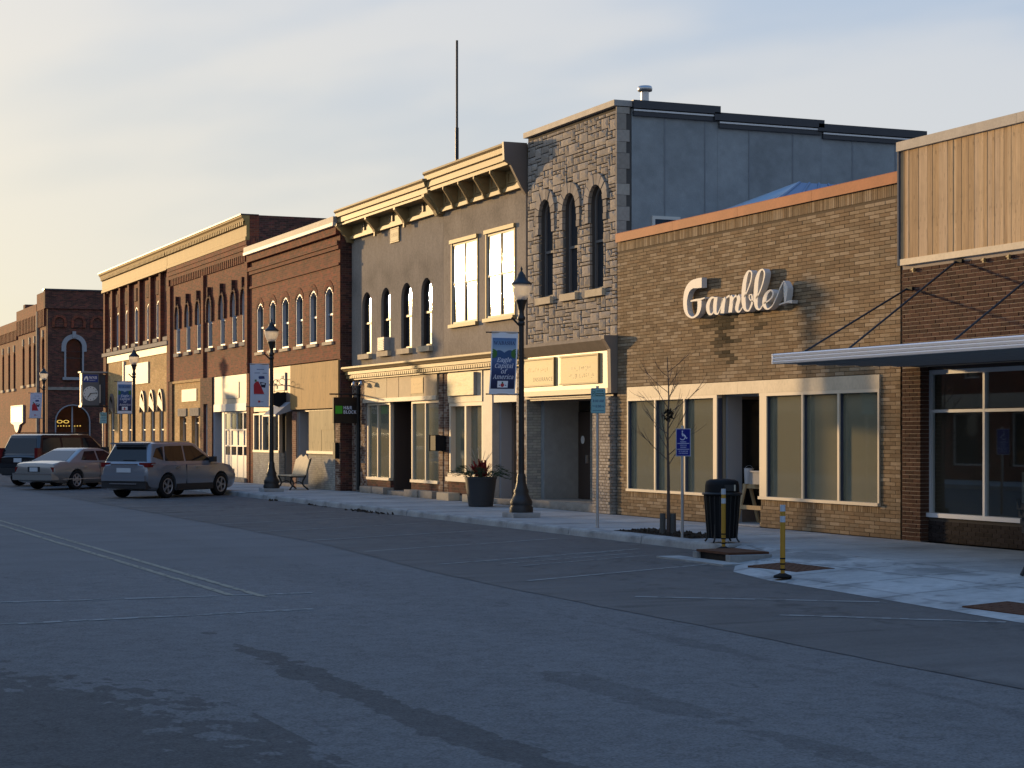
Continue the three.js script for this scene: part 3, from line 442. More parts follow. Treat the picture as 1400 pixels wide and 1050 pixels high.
// white script letters standing off the brick
{
  const g = thing('shop_sign', 'white script lettering standing off the tan brick wall', 'sign', X0 - 0.1, 4.1, 32);
  const A = 0.49, strokes = {
    G: [[[33.3, 4.76, .178], [33.47, 4.76, .175], [33.69, 4.75, .148], [33.89, 4.66, .102], [33.99, 4.48, .075], [33.98, 4.28, .065], [33.88, 4.15, .043], [33.69, 4.09, .029], [33.49, 4.14, .047], [33.4, 4.27, .068], [33.39, 4.41, .074]], [[33.76, 4.42, .02], [33.59, 4.43, .035], [33.37, 4.43, .035], [33.17, 4.45, .019]]],
    a: [[[32.73, 4.42, .019], [32.89, 4.43, .038], [33.01, 4.34, .059], [33.04, 4.23, .06], [32.97, 4.12, .042], [32.88, 4.11, .023], [32.77, 4.2, .019], [32.72, 4.34, .019]], [[32.71, 4.43, .061], [32.75, 4.25, .063], [32.73, 4.13, .05], [32.64, 4.1, .023], [32.57, 4.16, .017], [32.48, 4.27, .015]]],
    m: [[[32.5, 4.27, .015], [32.42, 4.4, .023], [32.39, 4.38, .057], [32.42, 4.25, .062], [32.45, 4.1, .062]], [[32.42, 4.26, .017], [32.3, 4.39, .023], [32.16, 4.42, .041], [32.1, 4.36, .06], [32.12, 4.25, .062], [32.16, 4.1, .062]], [[32.11, 4.26, .017], [31.99, 4.38, .022], [31.88, 4.41, .045], [31.82, 4.34, .06], [31.87, 4.23, .06], [31.89, 4.14, .052], [31.82, 4.09, .026], [31.73, 4.13, .017], [31.65, 4.19, .015]]],
    b: [[[31.6, 4.36, .017], [31.46, 4.5, .018], [31.34, 4.69, .02], [31.34, 4.82, .022], [31.43, 4.84, .03], [31.53, 4.76, .052], [31.6, 4.6, .065], [31.63, 4.4, .067], [31.62, 4.23, .063], [31.55, 4.11, .037], [31.45, 4.09, .024], [31.34, 4.18, .031], [31.3, 4.3, .026], [31.34, 4.39, .018], [31.41, 4.38, .017], [31.39, 4.3, .017], [31.28, 4.26, .018], [31.18, 4.3, .016]]],
    l: [[[31.16, 4.3, .016], [31.03, 4.41, .018], [30.89, 4.61, .02], [30.85, 4.77, .022], [30.92, 4.83, .024], [31.01, 4.81, .036], [31.11, 4.69, .059], [31.16, 4.48, .066], [31.17, 4.27, .064], [31.12, 4.12, .04], [31.03, 4.09, .024], [30.94, 4.14, .016], [30.86, 4.2, .015]]],
    e: [[[30.87,4.19,0.015],[30.7,4.23,0.022],[30.56,4.3,0.027],[30.54,4.38,0.025],[30.62,4.42,0.027],[30.76,4.37,0.049],[30.84,4.26,0.062],[30.84,4.15,0.051],[30.74,4.08,0.027],[30.6,4.11,0.018],[30.43,4.25,0.018],[30.29,4.42,0.018],[30.18,4.54,0.018]]],
    s: [[[30.17,4.56,0.014],[30.13,4.5,0.039],[30.1,4.42,0.061],[30.1,4.34,0.057],[30.11,4.24,0.039],[30.13,4.17,0.023]],[[30.33,4.13,0.014],[30.23,4.15,0.018],[30.12,4.16,0.021],[29.99,4.17,0.036],[29.87,4.16,0.053]]],
  };
  const mat = std(0.66, 0.62, 0.56, 0.6, SATIN);
  let n = 0;
  for (const [ch, paths] of Object.entries(strokes)) {
    const b = new B();
    for (const path of paths) {
      const c = new THREE.CatmullRomCurve3(path.map(([s, y, w]) => new THREE.Vector3(s * A, y, w)), false, 'centripetal'), m = path.length * 7, l = [], r = [];
      for (let k = 0; k <= m; k++) { const p = c.getPoint(k / m), t = c.getTangent(k / m), q = Math.hypot(t.x, t.y) || 1, h = Math.max(p.z, 0.012) * 0.56; l.push([(p.x - t.y / q * h) / A, p.y + t.x / q * h]); r.push([(p.x + t.y / q * h) / A, p.y - t.x / q * h]); }
      const d = (n++ % 5) * 0.0022, back = X0 - 0.045;
            // front ribbon, then its edges back to the wall side
      const front = X0 - 0.165 - d, v = (q, xx) => [xx, q[1], -q[0]], face = (p1, p2, p3, p4) => b.quad(p1, p2, p3, p4);
      for (let k = 0; k < m; k++) {
        face(v(l[k], front), v(l[k + 1], front), v(r[k + 1], front), v(r[k], front));
        face(v(l[k], back), v(l[k + 1], back), v(l[k + 1], front), v(l[k], front)); face(v(r[k], front), v(r[k + 1], front), v(r[k + 1], back), v(r[k], back));
      }
      face(v(l[0], front), v(r[0], front), v(r[0], back), v(l[0], back)); face(v(r[m], front), v(l[m], front), v(l[m], back), v(r[m], back));
    }
    b.build('letter', mat, g);
    if (ch === 'l') for (const s of [33.7, 33.3, 32.9, 32.3, 31.9, 31.5, 31.0, 30.6, 30.1]) part('standoff', M.galvanised, g, s - 0.012, s + 0.012, 4.28, 4.304, X0 - 0.05, X0 + 0.006);
  }
}
// ---------------------------------------------------------------- stone-fronted building with stepped grey side wall
function worn(c, x, y, w, h, seed) {                                   // lettering too worn to read: broken strokes in a row
  const Q = rng(seed); for (let p = x; p < x + w; p += h * (0.5 + Q() * 0.35)) for (let k = 0; k < 3; k++) { if (Q() < 0.25) continue; const v = Q() < 0.6; c.fillRect(p + Q() * h * 0.3, y + (v ? Q() * 0.2 : Q()) * h, v ? h * 0.1 : h * 0.38, v ? h * (0.4 + 0.5 * Q()) : h * 0.1); }
}
function stoneGeometry(seed) {                                         // unit block with a rough hewn face towards -x; s and y from 0 to 1
  const R = rng(seed), n = 4, b = new B(), pt = [];
  for (let j = 0; j <= n; j++) { pt.push([]); for (let i = 0; i <= n; i++) { const e = i === 0 || i === n || j === 0 || j === n; pt[j].push([e ? 0 : -0.005 - 0.013 * R(), j / n + (e ? 0 : (R() - 0.5) * 0.14), -(i / n + (e ? 0 : (R() - 0.5) * 0.14))]); } }
  for (let j = 0; j < n; j++) for (let i = 0; i < n; i++) b.quad(pt[j][i + 1], pt[j][i], pt[j + 1][i], pt[j + 1][i + 1]);
  const v = (x, y, s) => [x, y, -s]; b.quad(v(0, 1, 1), v(0, 1, 0), v(0.06, 1, 0), v(0.06, 1, 1)); b.quad(v(0, 0, 0), v(0, 0, 1), v(0.06, 0, 1), v(0.06, 0, 0)); b.quad(v(0, 0, 0), v(0.06, 0, 0), v(0.06, 1, 0), v(0, 1, 0)); b.quad(v(0.06, 0, 1), v(0, 0, 1), v(0, 1, 1), v(0.06, 1, 1));
  return b.geometry();
}
{
  const a = 37.48, e = 42.5, g = thing('stone_building', 'rough grey stone building with three tall arched windows and stepped black side coping', 'building', 19, 0, 40);
  const wins = [[40.98, 41.68, 5.0, 7.32], [39.57, 40.29, 5.0, 7.31], [38.14, 38.88, 5.0, 7.33]];
  const wl = wall('wall', M.mortarDark, g, a, e, 3.9, 8.94, X0 + 0.045, 0.3, wins.map((w) => [...w, 'round']));
  const geos = [1, 2, 3, 4, 5, 6].map((k) => stoneGeometry(k * 13)), R = rng(51), T = tones([[0.44, 0.375, 0.30], [0.41, 0.35, 0.28], [0.47, 0.40, 0.325], [0.385, 0.325, 0.26], [0.45, 0.385, 0.315], [0.50, 0.43, 0.345], [0.36, 0.305, 0.245]], 0.92);
  const cs = 0.115, cy = 0.084, nx = Math.floor((e - a) / cs), ny = Math.floor((8.93 - 3.9) / cy), used = new Uint8Array(nx * ny), org = ORG.get(wl), list = [];
  const blocked = (s, y) => wins.some((w) => { const m = (w[0] + w[1]) / 2, r = (w[1] - w[0]) / 2, yc = w[3] - r; if (y < w[2] + 0.0 && y > w[2] - 0.2 && Math.abs(s - m) < r + 0.1) return true; if (y >= w[2] && y < yc) return Math.abs(s - m) < r + (y > yc - 0.45 ? 0.2 : 0.02); return y >= yc && Math.hypot(s - m, y - yc) < r + 0.27; });
  for (let j = 0; j < ny; j++) for (let i = 0; i < nx; i++) if (blocked(a + (i + 0.5) * cs, 3.9 + (j + 0.5) * cy)) used[j * nx + i] = 1;
  for (let j = 0; j < ny; j++) for (let i = 0; i < nx; i++) {
    if (used[j * nx + i]) continue;
    const big = R() < 0.22; let w = big ? 3 + Math.floor(R() * 2) : 2 + Math.floor(R() * 4), h = big ? 3 : R() < 0.4 ? 1 : 2; 
    const free = (p, q) => p < nx && q < ny && !used[q * nx + p]; let ww = 1; while (ww < w && free(i + ww, j)) ww++; w = ww; let hh = 1; while (hh < h && Array.from({ length: w }, (_, k) => free(i + k, j + hh)).every(Boolean)) hh++; h = hh;
    for (let q = 0; q < h; q++) for (let p = 0; p < w; p++) used[(j + q) * nx + i + p] = 1;
    list.push([a + i * cs, a + (i + w) * cs, 3.9 + j * cy, 3.9 + (j + h) * cy]);
  }
  list.sort((p, q) => (q[1] - q[0]) * (q[3] - q[2]) - (p[1] - p[0]) * (p[3] - p[2]));
  const rest = new B();
  list.forEach(([s0, s1, y0, y1], k) => {
    const jt = 0.011, ge = geos[Math.floor(R() * 6)], m4 = new THREE.Matrix4().compose(new THREE.Vector3(X0 + (R() - 0.5) * 0.012, y0 + jt, -(s0 + jt)), new THREE.Quaternion(), new THREE.Vector3(1, y1 - y0 - 2 * jt, s1 - s0 - 2 * jt));
    if (k < 250) { const m = shade(new THREE.Mesh(ge, T[Math.floor(R() * T.length)])); m.name = 'stone'; m4.setPosition(X0 + (R() - 0.5) * 0.012 - org.x, y0 + jt - org.y, -(s0 + jt) - org.z); m.applyMatrix4(m4); wl.add(m); } else { const c = T[Math.floor(R() * T.length)].color; rest.geo(ge, m4, [c.r, c.g, c.b]); }
  });
  if (!rest.empty) rest.build('small_stones', brickRest, wl).userData.kind = 'stuff';
  for (const w of wins) {                                              // arch stones and side drops
    const m = (w[0] + w[1]) / 2, r = (w[1] - w[0]) / 2, yc = w[3] - r;
    for (let k = 0; k < 9; k++) { const a0 = Math.PI * k / 9 + 0.018, a1 = Math.PI * (k + 1) / 9 - 0.018, r0 = r + 0.012, r1 = r + 0.245 + R() * 0.02, p = (q, t) => new THREE.Vector2(m + q * Math.cos(t), yc + q * Math.sin(t)); new B().prismX(new THREE.Shape([p(r0, a0), p(r1, a0), p(r1, (a0 + a1) / 2), p(r1, a1), p(r0, a1)]), X0 - 0.035 - R() * 0.02, X0 + 0.05).build('arch_stone', T[Math.floor(R() * T.length)], wl); }
    for (const d of [-1, 1]) for (let k = 0; k < 3; k++) { const y = yc - 0.44 + k * 0.145, s = m + d * (r + 0.11); bx(s - 0.085, s + 0.085, y, y + 0.135, X0 - 0.03 - R() * 0.015, X0 + 0.05).build('arch_stone', T[Math.floor(R() * T.length)], wl); }
    sashWindow(g, w[0] + 0.005, w[1] - 0.005, w[2] + 0.005, w[3] - 0.005, 'round', X0 + 0.17, { frame: std(0.16, 0.15, 0.14, 0.7), split: 0.47, glass: M.insectScreen });
    sill(g, w[0], w[1], w[2], X0 - 0.0, M.limestone, 0.16, 0.09);

  }
  for (let k = 0, y = 5.98; y < 8.9; k++) { const h = 0.2 + R() * 0.16, d = k % 2 ? 0.22 : 0.3; bx(a - 0.02, a + (k % 2 ? 0.05 : 0.03), y + 0.006, Math.min(y + h, 8.92), X0 - 0.012, X0 + d).build('quoin', T[Math.floor(R() * T.length)], wl); y += h; }
  part('coping', M.metalEdge, g, a - 0.03, e + 0.02, 8.942, 9.07, X0 - 0.08, X0 + 0.36);
  // stepped side wall, rendered, in panels
  const xs = [X0 + 0.36, 20.7, 23.4, 26.2, 29.2], ys = [9.0, 8.86, 8.78, 8.66];
  for (let k = 0; k < 4; k++) {
    part('side_wall', M.greyRender, g, a, a + 0.25, 0, ys[k] - 0.1, xs[k], xs[k + 1] - 0.004); part('side_wall', M.greyRender, g, e - 0.25, e, 0, ys[k] - 0.1, xs[k], xs[k + 1] - 0.004);
    part('side_coping', M.blackCoping, g, a - 0.10, a + 0.3, ys[k] - 0.09, ys[k] + 0.085, xs[k] - (k ? 0.12 : 0), xs[k + 1] + 0.03); part('drip_edge', M.galvanised, g, a - 0.075, a - 0.004, ys[k] - 0.15, ys[k] - 0.112, xs[k] + 0.02, xs[k + 1] - 0.02); part('side_band', M.blackCoping, g, a - 0.055, a - 0.003, ys[k] - 0.25, ys[k] - 0.155, xs[k] + 0.02, xs[k + 1] - 0.02);
    for (const t of k === 0 ? [0.38, 0.85] : [0.3, 0.72]) { const xx = lerp(xs[k], xs[k + 1], t); part('joint_strip', std(0.22, 0.23, 0.235, 0.9), g, a - 0.012, a - 0.002, 5.6, ys[k] - 0.2, xx - 0.014, xx + 0.014); }
  }
  part('roof', M.roof, g, a + 0.252, e - 0.252, 8.2, 8.4, X0 + 0.36, 29.2); part('back_wall', M.greyRender, g, a + 0.252, e - 0.252, 0, 8.5, 28.9, 29.19);
  const sw = new B().box(a - 0.04, a - 0.003, 6.5, 6.57, 19.05, 19.75).box(a - 0.04, a - 0.003, 5.7, 6.5, 19.05, 19.12).box(a - 0.04, a - 0.003, 5.7, 6.5, 19.68, 19.75).build('window', M.white, g); part('pane', M.oldGlass, sw, a - 0.02, a - 0.004, 5.7, 6.5, 19.12, 19.68);
  const vp = new B().lathe([[0.09, 0], [0.09, 0.62], [0.1, 0.63], [0.16, 0.64], [0.17, 0.70], [0.15, 0.75], [0.0, 0.77]], 19.35, 8.4 + 0.45, 38.4, 16).build('vent_pipe', M.galvanised, g);
  // sign board over the shop front
  const xf = X0 - 0.12;
  part('lintel', M.brownPaint, g, 37.62, e + 0.05, 2.6, 3.6, xf + 0.1, X0 + 0.3);
  const board = part('sign_board', std(0.60, 0.46, 0.25, 0.5, { map: metres(greyGrain, 0.8) }), g, 37.66, e + 0.06, 2.78, 3.6, xf + 0.03, xf + 0.099);
  new B().prismS([[xf - 0.16, 3.86], [xf - 0.18, 3.82], [xf + 0.02, 3.6], [X0 + 0.05, 3.6], [X0 + 0.05, 3.898], [xf - 0.14, 3.898]], 37.62, e + 0.06).build('hood', std(0.30, 0.24, 0.18, 0.75, { map: metres(greyGrain, 0.9) }), g);
  part('lower_trim', std(0.5, 0.37, 0.22, 0.6), g, 37.66, e + 0.06, 2.66, 2.778, xf - 0.02, xf + 0.098);
  new B().prismS([[xf - 0.2, 3.92], [xf - 0.2, 3.84], [xf - 0.05, 3.62], [xf - 0.03, 2.66], [X0 + 0.02, 2.66], [X0 + 0.02, 3.92]], 37.46, 37.62).build('end_bracket', std(0.27, 0.215, 0.165, 0.7), g);
  const letterTex = (kind) => canvasTex(512, 256, (c, w, h) => {
    c.fillStyle = '#d9c48c'; c.fillRect(0, 0, w, h); const Q = rng(kind * 7 + 3); for (let k = 0; k < 900; k++) { c.fillStyle = `rgba(${200 + Q() * 40 | 0},${170 + Q() * 50 | 0},${100 + Q() * 40 | 0},.13)`; c.fillRect(Q() * w, Q() * h, 4 + Q() * 40, 3 + Q() * 10); }
    c.fillStyle = '#7d6a3c'; c.textAlign = 'center';
    if (kind === 1) { c.font = 'bold 62px serif'; c.fillStyle = '#a5854a'; worn(c, 70, 78, 330, 56, 5); c.fillStyle = '#3f3218'; c.font = 'bold 54px sans-serif'; c.fillText('INSURANCE', w * 0.66, h * 0.86, w * 0.6); }
    else { c.fillStyle = '#5d4826'; c.font = 'bold 50px serif'; worn(c, 150, 96, 270, 44, 6); worn(c, 110, 168, 350, 44, 7); }
  });
  for (const [k, s0, s1] of [[1, 40.62, 42.54], [2, 38.2, 40.25]]) {
    const t = letterTex(k); t.wrapS = t.wrapT = THREE.ClampToEdgeWrapping; const pb = new B(); pb.quad([xf + 0.012, 2.93, -s1], [xf + 0.012, 2.93, -s0], [xf + 0.012, 3.52, -s0], [xf + 0.012, 3.52, -s1]); pb.t = [0, 0, 1, 0, 1, 1, 0, 1];
    const fr = new B().box(s0 - 0.05, s1 + 0.0, 3.522, 3.56, xf - 0.02, xf + 0.028).box(s0 - 0.05, s1, 2.89, 2.928, xf - 0.02, xf + 0.028).box(s0 - 0.05, s0 - 0.002, 2.928, 3.522, xf - 0.02, xf + 0.028).build('sign_frame', M.goldPaint, board);
    pb.build('sign_face', new THREE.MeshPhysicalMaterial({ map: t, roughness: 0.6, specularIntensity: 0.4 }), board);
  }
  // piers of rough painted brick, recessed entry
  const pm = std(0.27, 0.24, 0.2, 0.95); const pier = part('pier', pm, g, 37.62, 38.46, 0, 2.598, xf + 0.03, X0 + 0.3);
  { const P = tones([[0.52, 0.44, 0.35], [0.46, 0.385, 0.30], [0.58, 0.50, 0.40], [0.40, 0.335, 0.27]]), K = layBricks(37.6, 38.48, 0.01, 2.59, 0.15, 0.0677, [], 61, 0.014); brickwork(pier, K, xf, 0.05, P, 0.15, 0.0677, 0.014, (b) => b.s0); const b = new B(), Q = rng(62); for (let j = 0; j < 38; j++) for (let k = 0; k < 3; k++) { const c = 0.4 + 0.16 * Q(), y = 0.01 + j * 0.0677; b.box(37.598, 37.622, y, y + 0.054, xf + 0.035 + k * 0.14 + (j % 2) * 0.04, xf + 0.16 + k * 0.14 + (j % 2) * 0.04, [c, c * 0.86, c * 0.7]); } b.build('brickwork', brickRest, pier).userData.kind = 'stuff'; }
  part('entry_wall', M.greyBrick, g, 42.44, 42.5, 0.18, 2.6, X0 - 0.02, 19.5); part('entry_wall', M.greyBrick, g, 38.5, 41.55, 0.18, 2.6, 19.46, 19.52); part('entry_wall', M.greyBrick, g, 38.47, 38.5, 0.18, 2.6, X0 + 0.302, 19.46);
  part('entry_floor', M.stoneBlock, g, 38.47, 42.49, 0, 0.178, X0 - 0.02, 19.52); part('entry_ceiling', M.brownPaint, g, 38.5, 42.44, 2.56, 2.598, X0 + 0.02, 19.45);
  const dr = part('door', M.darkWood, g, 41.6, 42.4, 0.19, 2.3, 19.47, 19.52); part('handle', M.galvanised, dr, 41.68, 41.72, 1.05, 1.25, 19.42, 19.468); part('transom', M.doorGlass, g, 41.57, 42.43, 2.32, 2.55, 19.48, 19.51);
  new B().geo(new THREE.CylinderGeometry(0.1, 0.1, 0.006, 24), new THREE.Matrix4().makeRotationZ(Math.PI / 2).setPosition(19.463, 1.62, -41.98)).build('door_sticker', std(0.75, 0.75, 0.73, 0.5), dr);

}

// ---------------------------------------------------------------- grey stucco pair with bracketed cornices
function bracket(parent, s, w, x0, y0, y1, out, mat) { return new B().prismS([[x0, y0], [x0, y1], [x0 - out, y1], [x0 - out, y1 - 0.07], [x0 - out * 0.72, y1 - (y1 - y0) * 0.4], [x0 - out * 0.42, y0 + (y1 - y0) * 0.28], [x0 - out * 0.3, y0 + 0.02]].reverse(), s - w / 2, s + w / 2).build('bracket', mat, parent); }
function crown(parent, s0, s1, y0, y1, x0, out, mat) {                  // stepped crown moulding
  const h = y1 - y0; return new B().prismS([[x0, y0], [x0, y1], [x0 - out - 0.02, y1], [x0 - out - 0.03, y1 - 0.05], [x0 - out + 0.02, y1 - 0.1], [x0 - out + 0.04, y0 + h * 0.52], [x0 - out + 0.1, y0 + h * 0.46], [x0 - out + 0.1, y0 + h * 0.14], [x0 - out + 0.15, y0 + h * 0.1], [x0 - out + 0.15, y0]].reverse(), s0, s1).build('crown_moulding', mat, parent);
}
function lowCornice(g, s0, s1, x, n) {
  const c = crown(g, s0, s1, 3.55, 3.82, x + 0.02, 0.34, M.goldPaint); part('dentil_band', M.goldPaint, c, s0 + 0.01, s1 - 0.01, 3.42, 3.548, x - 0.12, x + 0.02);
  for (let k = 0; k < n; k++) { const s = lerp(s0, s1, (k + 0.5) / n); part('dentil', M.goldPaint, c, s - 0.06, s + 0.06, 3.47, 3.546, x - 0.19, x - 0.122); }
}
const piled = (parent, s0, s1, y0, y1, x, seed, T, L = 0.2133) => { const p = part('pier', M.mortarPale, parent, s0 + 0.004, s1 - 0.004, y0, y1, x + 0.012, x + 0.3); brickwork(p, layBricks(s0, s1, y0 + 0.005, y1, L, 0.0677, [], seed), x, 0.03, T, L, 0.0677, 0.011, (b) => b.y0); return p; };
const pierTones = tones([[0.24, 0.135, 0.09], [0.19, 0.105, 0.07], [0.30, 0.19, 0.13], [0.15, 0.08, 0.055], [0.42, 0.32, 0.24]]);
{
  // nearer half: two wide windows that catch the sun
  const a = 42.54, e = 48.21, g = thing('stucco_building', 'grey-tan stucco building with two wide windows mirroring the sun', 'building', 19, 0, 45.4);
  const wins = [[43.24, 45.07, 4.70, 6.86], [45.73, 47.54, 4.68, 6.84]];
  wall('wall', M.stuccoPale, g, a, e, 3.83, 8.5, X0, 0.3, wins); shell(g, a, e, 8.6, X0 + 0.3, 31, M.greyRender, 8.2);
  for (const [k, w] of wins.entries()) {
    const f = new B().box(w[0] - 0.06, w[0] + 0.002, w[2], w[3], X0 - 0.022, X0 + 0.02).box(w[1] - 0.002, w[1] + 0.06, w[2], w[3], X0 - 0.022, X0 + 0.02).box(w[0] - 0.08, w[1] + 0.08, w[3], w[3] + 0.10, X0 - 0.07, X0 + 0.02).box(w[0] - 0.09, w[1] + 0.09, w[2] - 0.09, w[2], X0 - 0.1, X0 + 0.02).build('window_surround', M.goldPaint, g);
    sashWindow(g, w[0] + 0.003, w[1] - 0.003, w[2] + 0.003, w[3] - 0.003, 'flat', X0 + 0.02, { frame: M.cream, cols: 2, split: 0.5, fw: 0.06, deep: 0.02, bar: 0.016, tilt: 0.12, turn: k ? -1.3 : -1.9, nod: k ? 0.25 : 0.15 });

  }
  // cornice
  const fz = part('frieze', M.goldPaint, g, a + 0.08, e - 0.01, 7.86, 8.36, X0 - 0.06, X0 - 0.002); part('frieze_moulding', M.goldPaint, g, a + 0.04, e, 7.76, 7.858, X0 - 0.13, X0 - 0.002);
  crown(g, a + 0.02, e + 0.06, 8.36, 8.82, X0 + 0.3, 0.86, M.goldPaint); part('soffit', M.goldPaint, g, a + 0.06, e, 8.30, 8.358, X0 - 0.46, X0 - 0.004);
  for (const s of [43.75, 44.85, 45.95, 47.05]) { bracket(g, s, 0.14, X0 - 0.062, 7.87, 8.3, 0.34, M.goldPaint); bracket(g, s, 0.06, X0 - 0.062, 7.72, 8.298, 0.40, M.goldPaint); }
  for (const s of [43.2, 44.3, 45.4, 46.5, 47.6]) { const p = new B().box(s - 0.3, s + 0.3, 7.96, 7.99, X0 - 0.085, X0 - 0.058).box(s - 0.3, s + 0.3, 8.2, 8.23, X0 - 0.085, X0 - 0.058).box(s - 0.3, s - 0.27, 7.99, 8.2, X0 - 0.085, X0 - 0.058).box(s + 0.27, s + 0.3, 7.99, 8.2, X0 - 0.085, X0 - 0.058).build('frieze_panel', M.goldPaint, fz); }
  bracket(g, e - 0.02, 0.16, X0 - 0.004, 7.7, 8.34, 0.5, M.goldPaint);
  new B().prismS([[X0 + 0.02, 7.55], [X0 + 0.02, 8.84], [X0 - 0.6, 8.84], [X0 - 0.58, 8.4], [X0 - 0.42, 8.3], [X0 - 0.14, 7.78]].reverse(), a - 0.03, a + 0.078).build('cornice_end', M.brownPaint, g);  // browner than the gold cornice: shade of the end face put into the colour
  lowCornice(g, a + 0.06, e + 0.002, X0, 34);
  // shop front
  const P = tones([[0.62, 0.53, 0.42], [0.52, 0.43, 0.34], [0.34, 0.24, 0.18], [0.66, 0.58, 0.47]]);
  piled(g, 42.56, 43.13, 0, 3.4, X0, 71, P, 0.15);
  const sb = part('sign_box', M.cream, g, 45.36, 47.82, 2.6, 3.41, X0 - 0.02, X0 + 0.3), t = canvasTex(256, 128, (c, w, h) => { c.fillStyle = '#d8c794'; c.fillRect(0, 0, w, h); const Q = rng(5); for (let k = 0; k < 240; k++) { c.fillStyle = `rgba(${120 + Q() * 110 | 0},${100 + Q() * 90 | 0},${60 + Q() * 60 | 0},.16)`; c.fillRect(Q() * w, Q() * h, 4 + Q() * 36, 2 + Q() * 10); } });
  const fb = new B(); fb.quad([X0 - 0.115, 2.78, -47.62], [X0 - 0.115, 2.78, -45.72], [X0 - 0.115, 3.37, -45.72], [X0 - 0.115, 3.37, -47.62]); fb.t = [0, 0, 1, 0, 1, 1, 0, 1]; part('light_box', M.whiteWorn, sb, 45.72, 47.62, 2.78, 3.37, X0 - 0.11, X0 - 0.022); fb.build('sign_face', new THREE.MeshPhysicalMaterial({ map: t, roughness: 0.6, specularIntensity: 0.5 }), sb);
  const win = new B().box(45.36, 47.8, 0.62, 0.72, X0 - 0.04, X0 + 0.2).box(45.36, 47.8, 2.5, 2.598, X0 + 0.0, X0 + 0.2).box(46.55, 46.67, 0.72, 2.5, X0 + 0.01, X0 + 0.2).box(47.7, 47.8, 0.72, 2.5, X0 + 0.01, X0 + 0.2).box(45.36, 45.46, 0.72, 2.5, X0 + 0.01, X0 + 0.2).build('window', M.creamFrame, g);
  panes(g, win, [[45.46, 46.55, 0.72, 2.5], [46.67, 47.7, 0.72, 2.5]], X0 + 0.16, M.oliveGlass); part('sill', M.creamFrame, g, 45.3, 47.84, 0.5, 0.618, X0 - 0.09, X0 + 0.2); part('kneewall', M.darkBrick, g, 45.3, 47.84, 0.14, 0.498, X0, X0 + 0.2); part('corner_post', M.whiteWorn, g, 44.72, 45.35, 0.14, 3.41, X0 + 0.0, X0 + 0.2);
  for (const [p, q] of [[47.0, 47.9], [45.35, 46.0]]) part('step_block', M.limestone, g, p, q, 0, 0.2, X0 - 0.32, X0 - 0.002); part('sill_stone', M.stoneBlock, g, 43.13, 47.95, 0, 0.138, X0 - 0.0, X0 + 1.3);
  part('transom_panel', M.greyPaint, g, 43.13, 44.718, 2.56, 3.41, X0 + 0.02, X0 + 0.2);
  const dr = new B().box(43.14, 43.26, 0.14, 2.558, X0 + 0.5, X0 + 0.56).box(44.5, 44.62, 0.14, 2.558, X0 + 0.5, X0 + 0.56).box(43.26, 44.5, 0.14, 0.5, X0 + 0.5, X0 + 0.56).box(43.26, 44.5, 2.44, 2.558, X0 + 0.5, X0 + 0.56).build('door', M.brownPaint, g); panes(g, dr, [[43.26, 44.5, 0.5, 2.44]], X0 + 0.53); part('entry_side', M.greyPaint, g, 44.62, 44.718, 0.14, 2.558, X0 + 0.202, X0 + 0.7);
  room(g, 43.1, 47.9, 2.9, X0 + 0.75, 22, M.roomTan, 0.16);
  piled(g, 47.86, 48.2, 0, 3.4, X0, 72, pierTones);
}
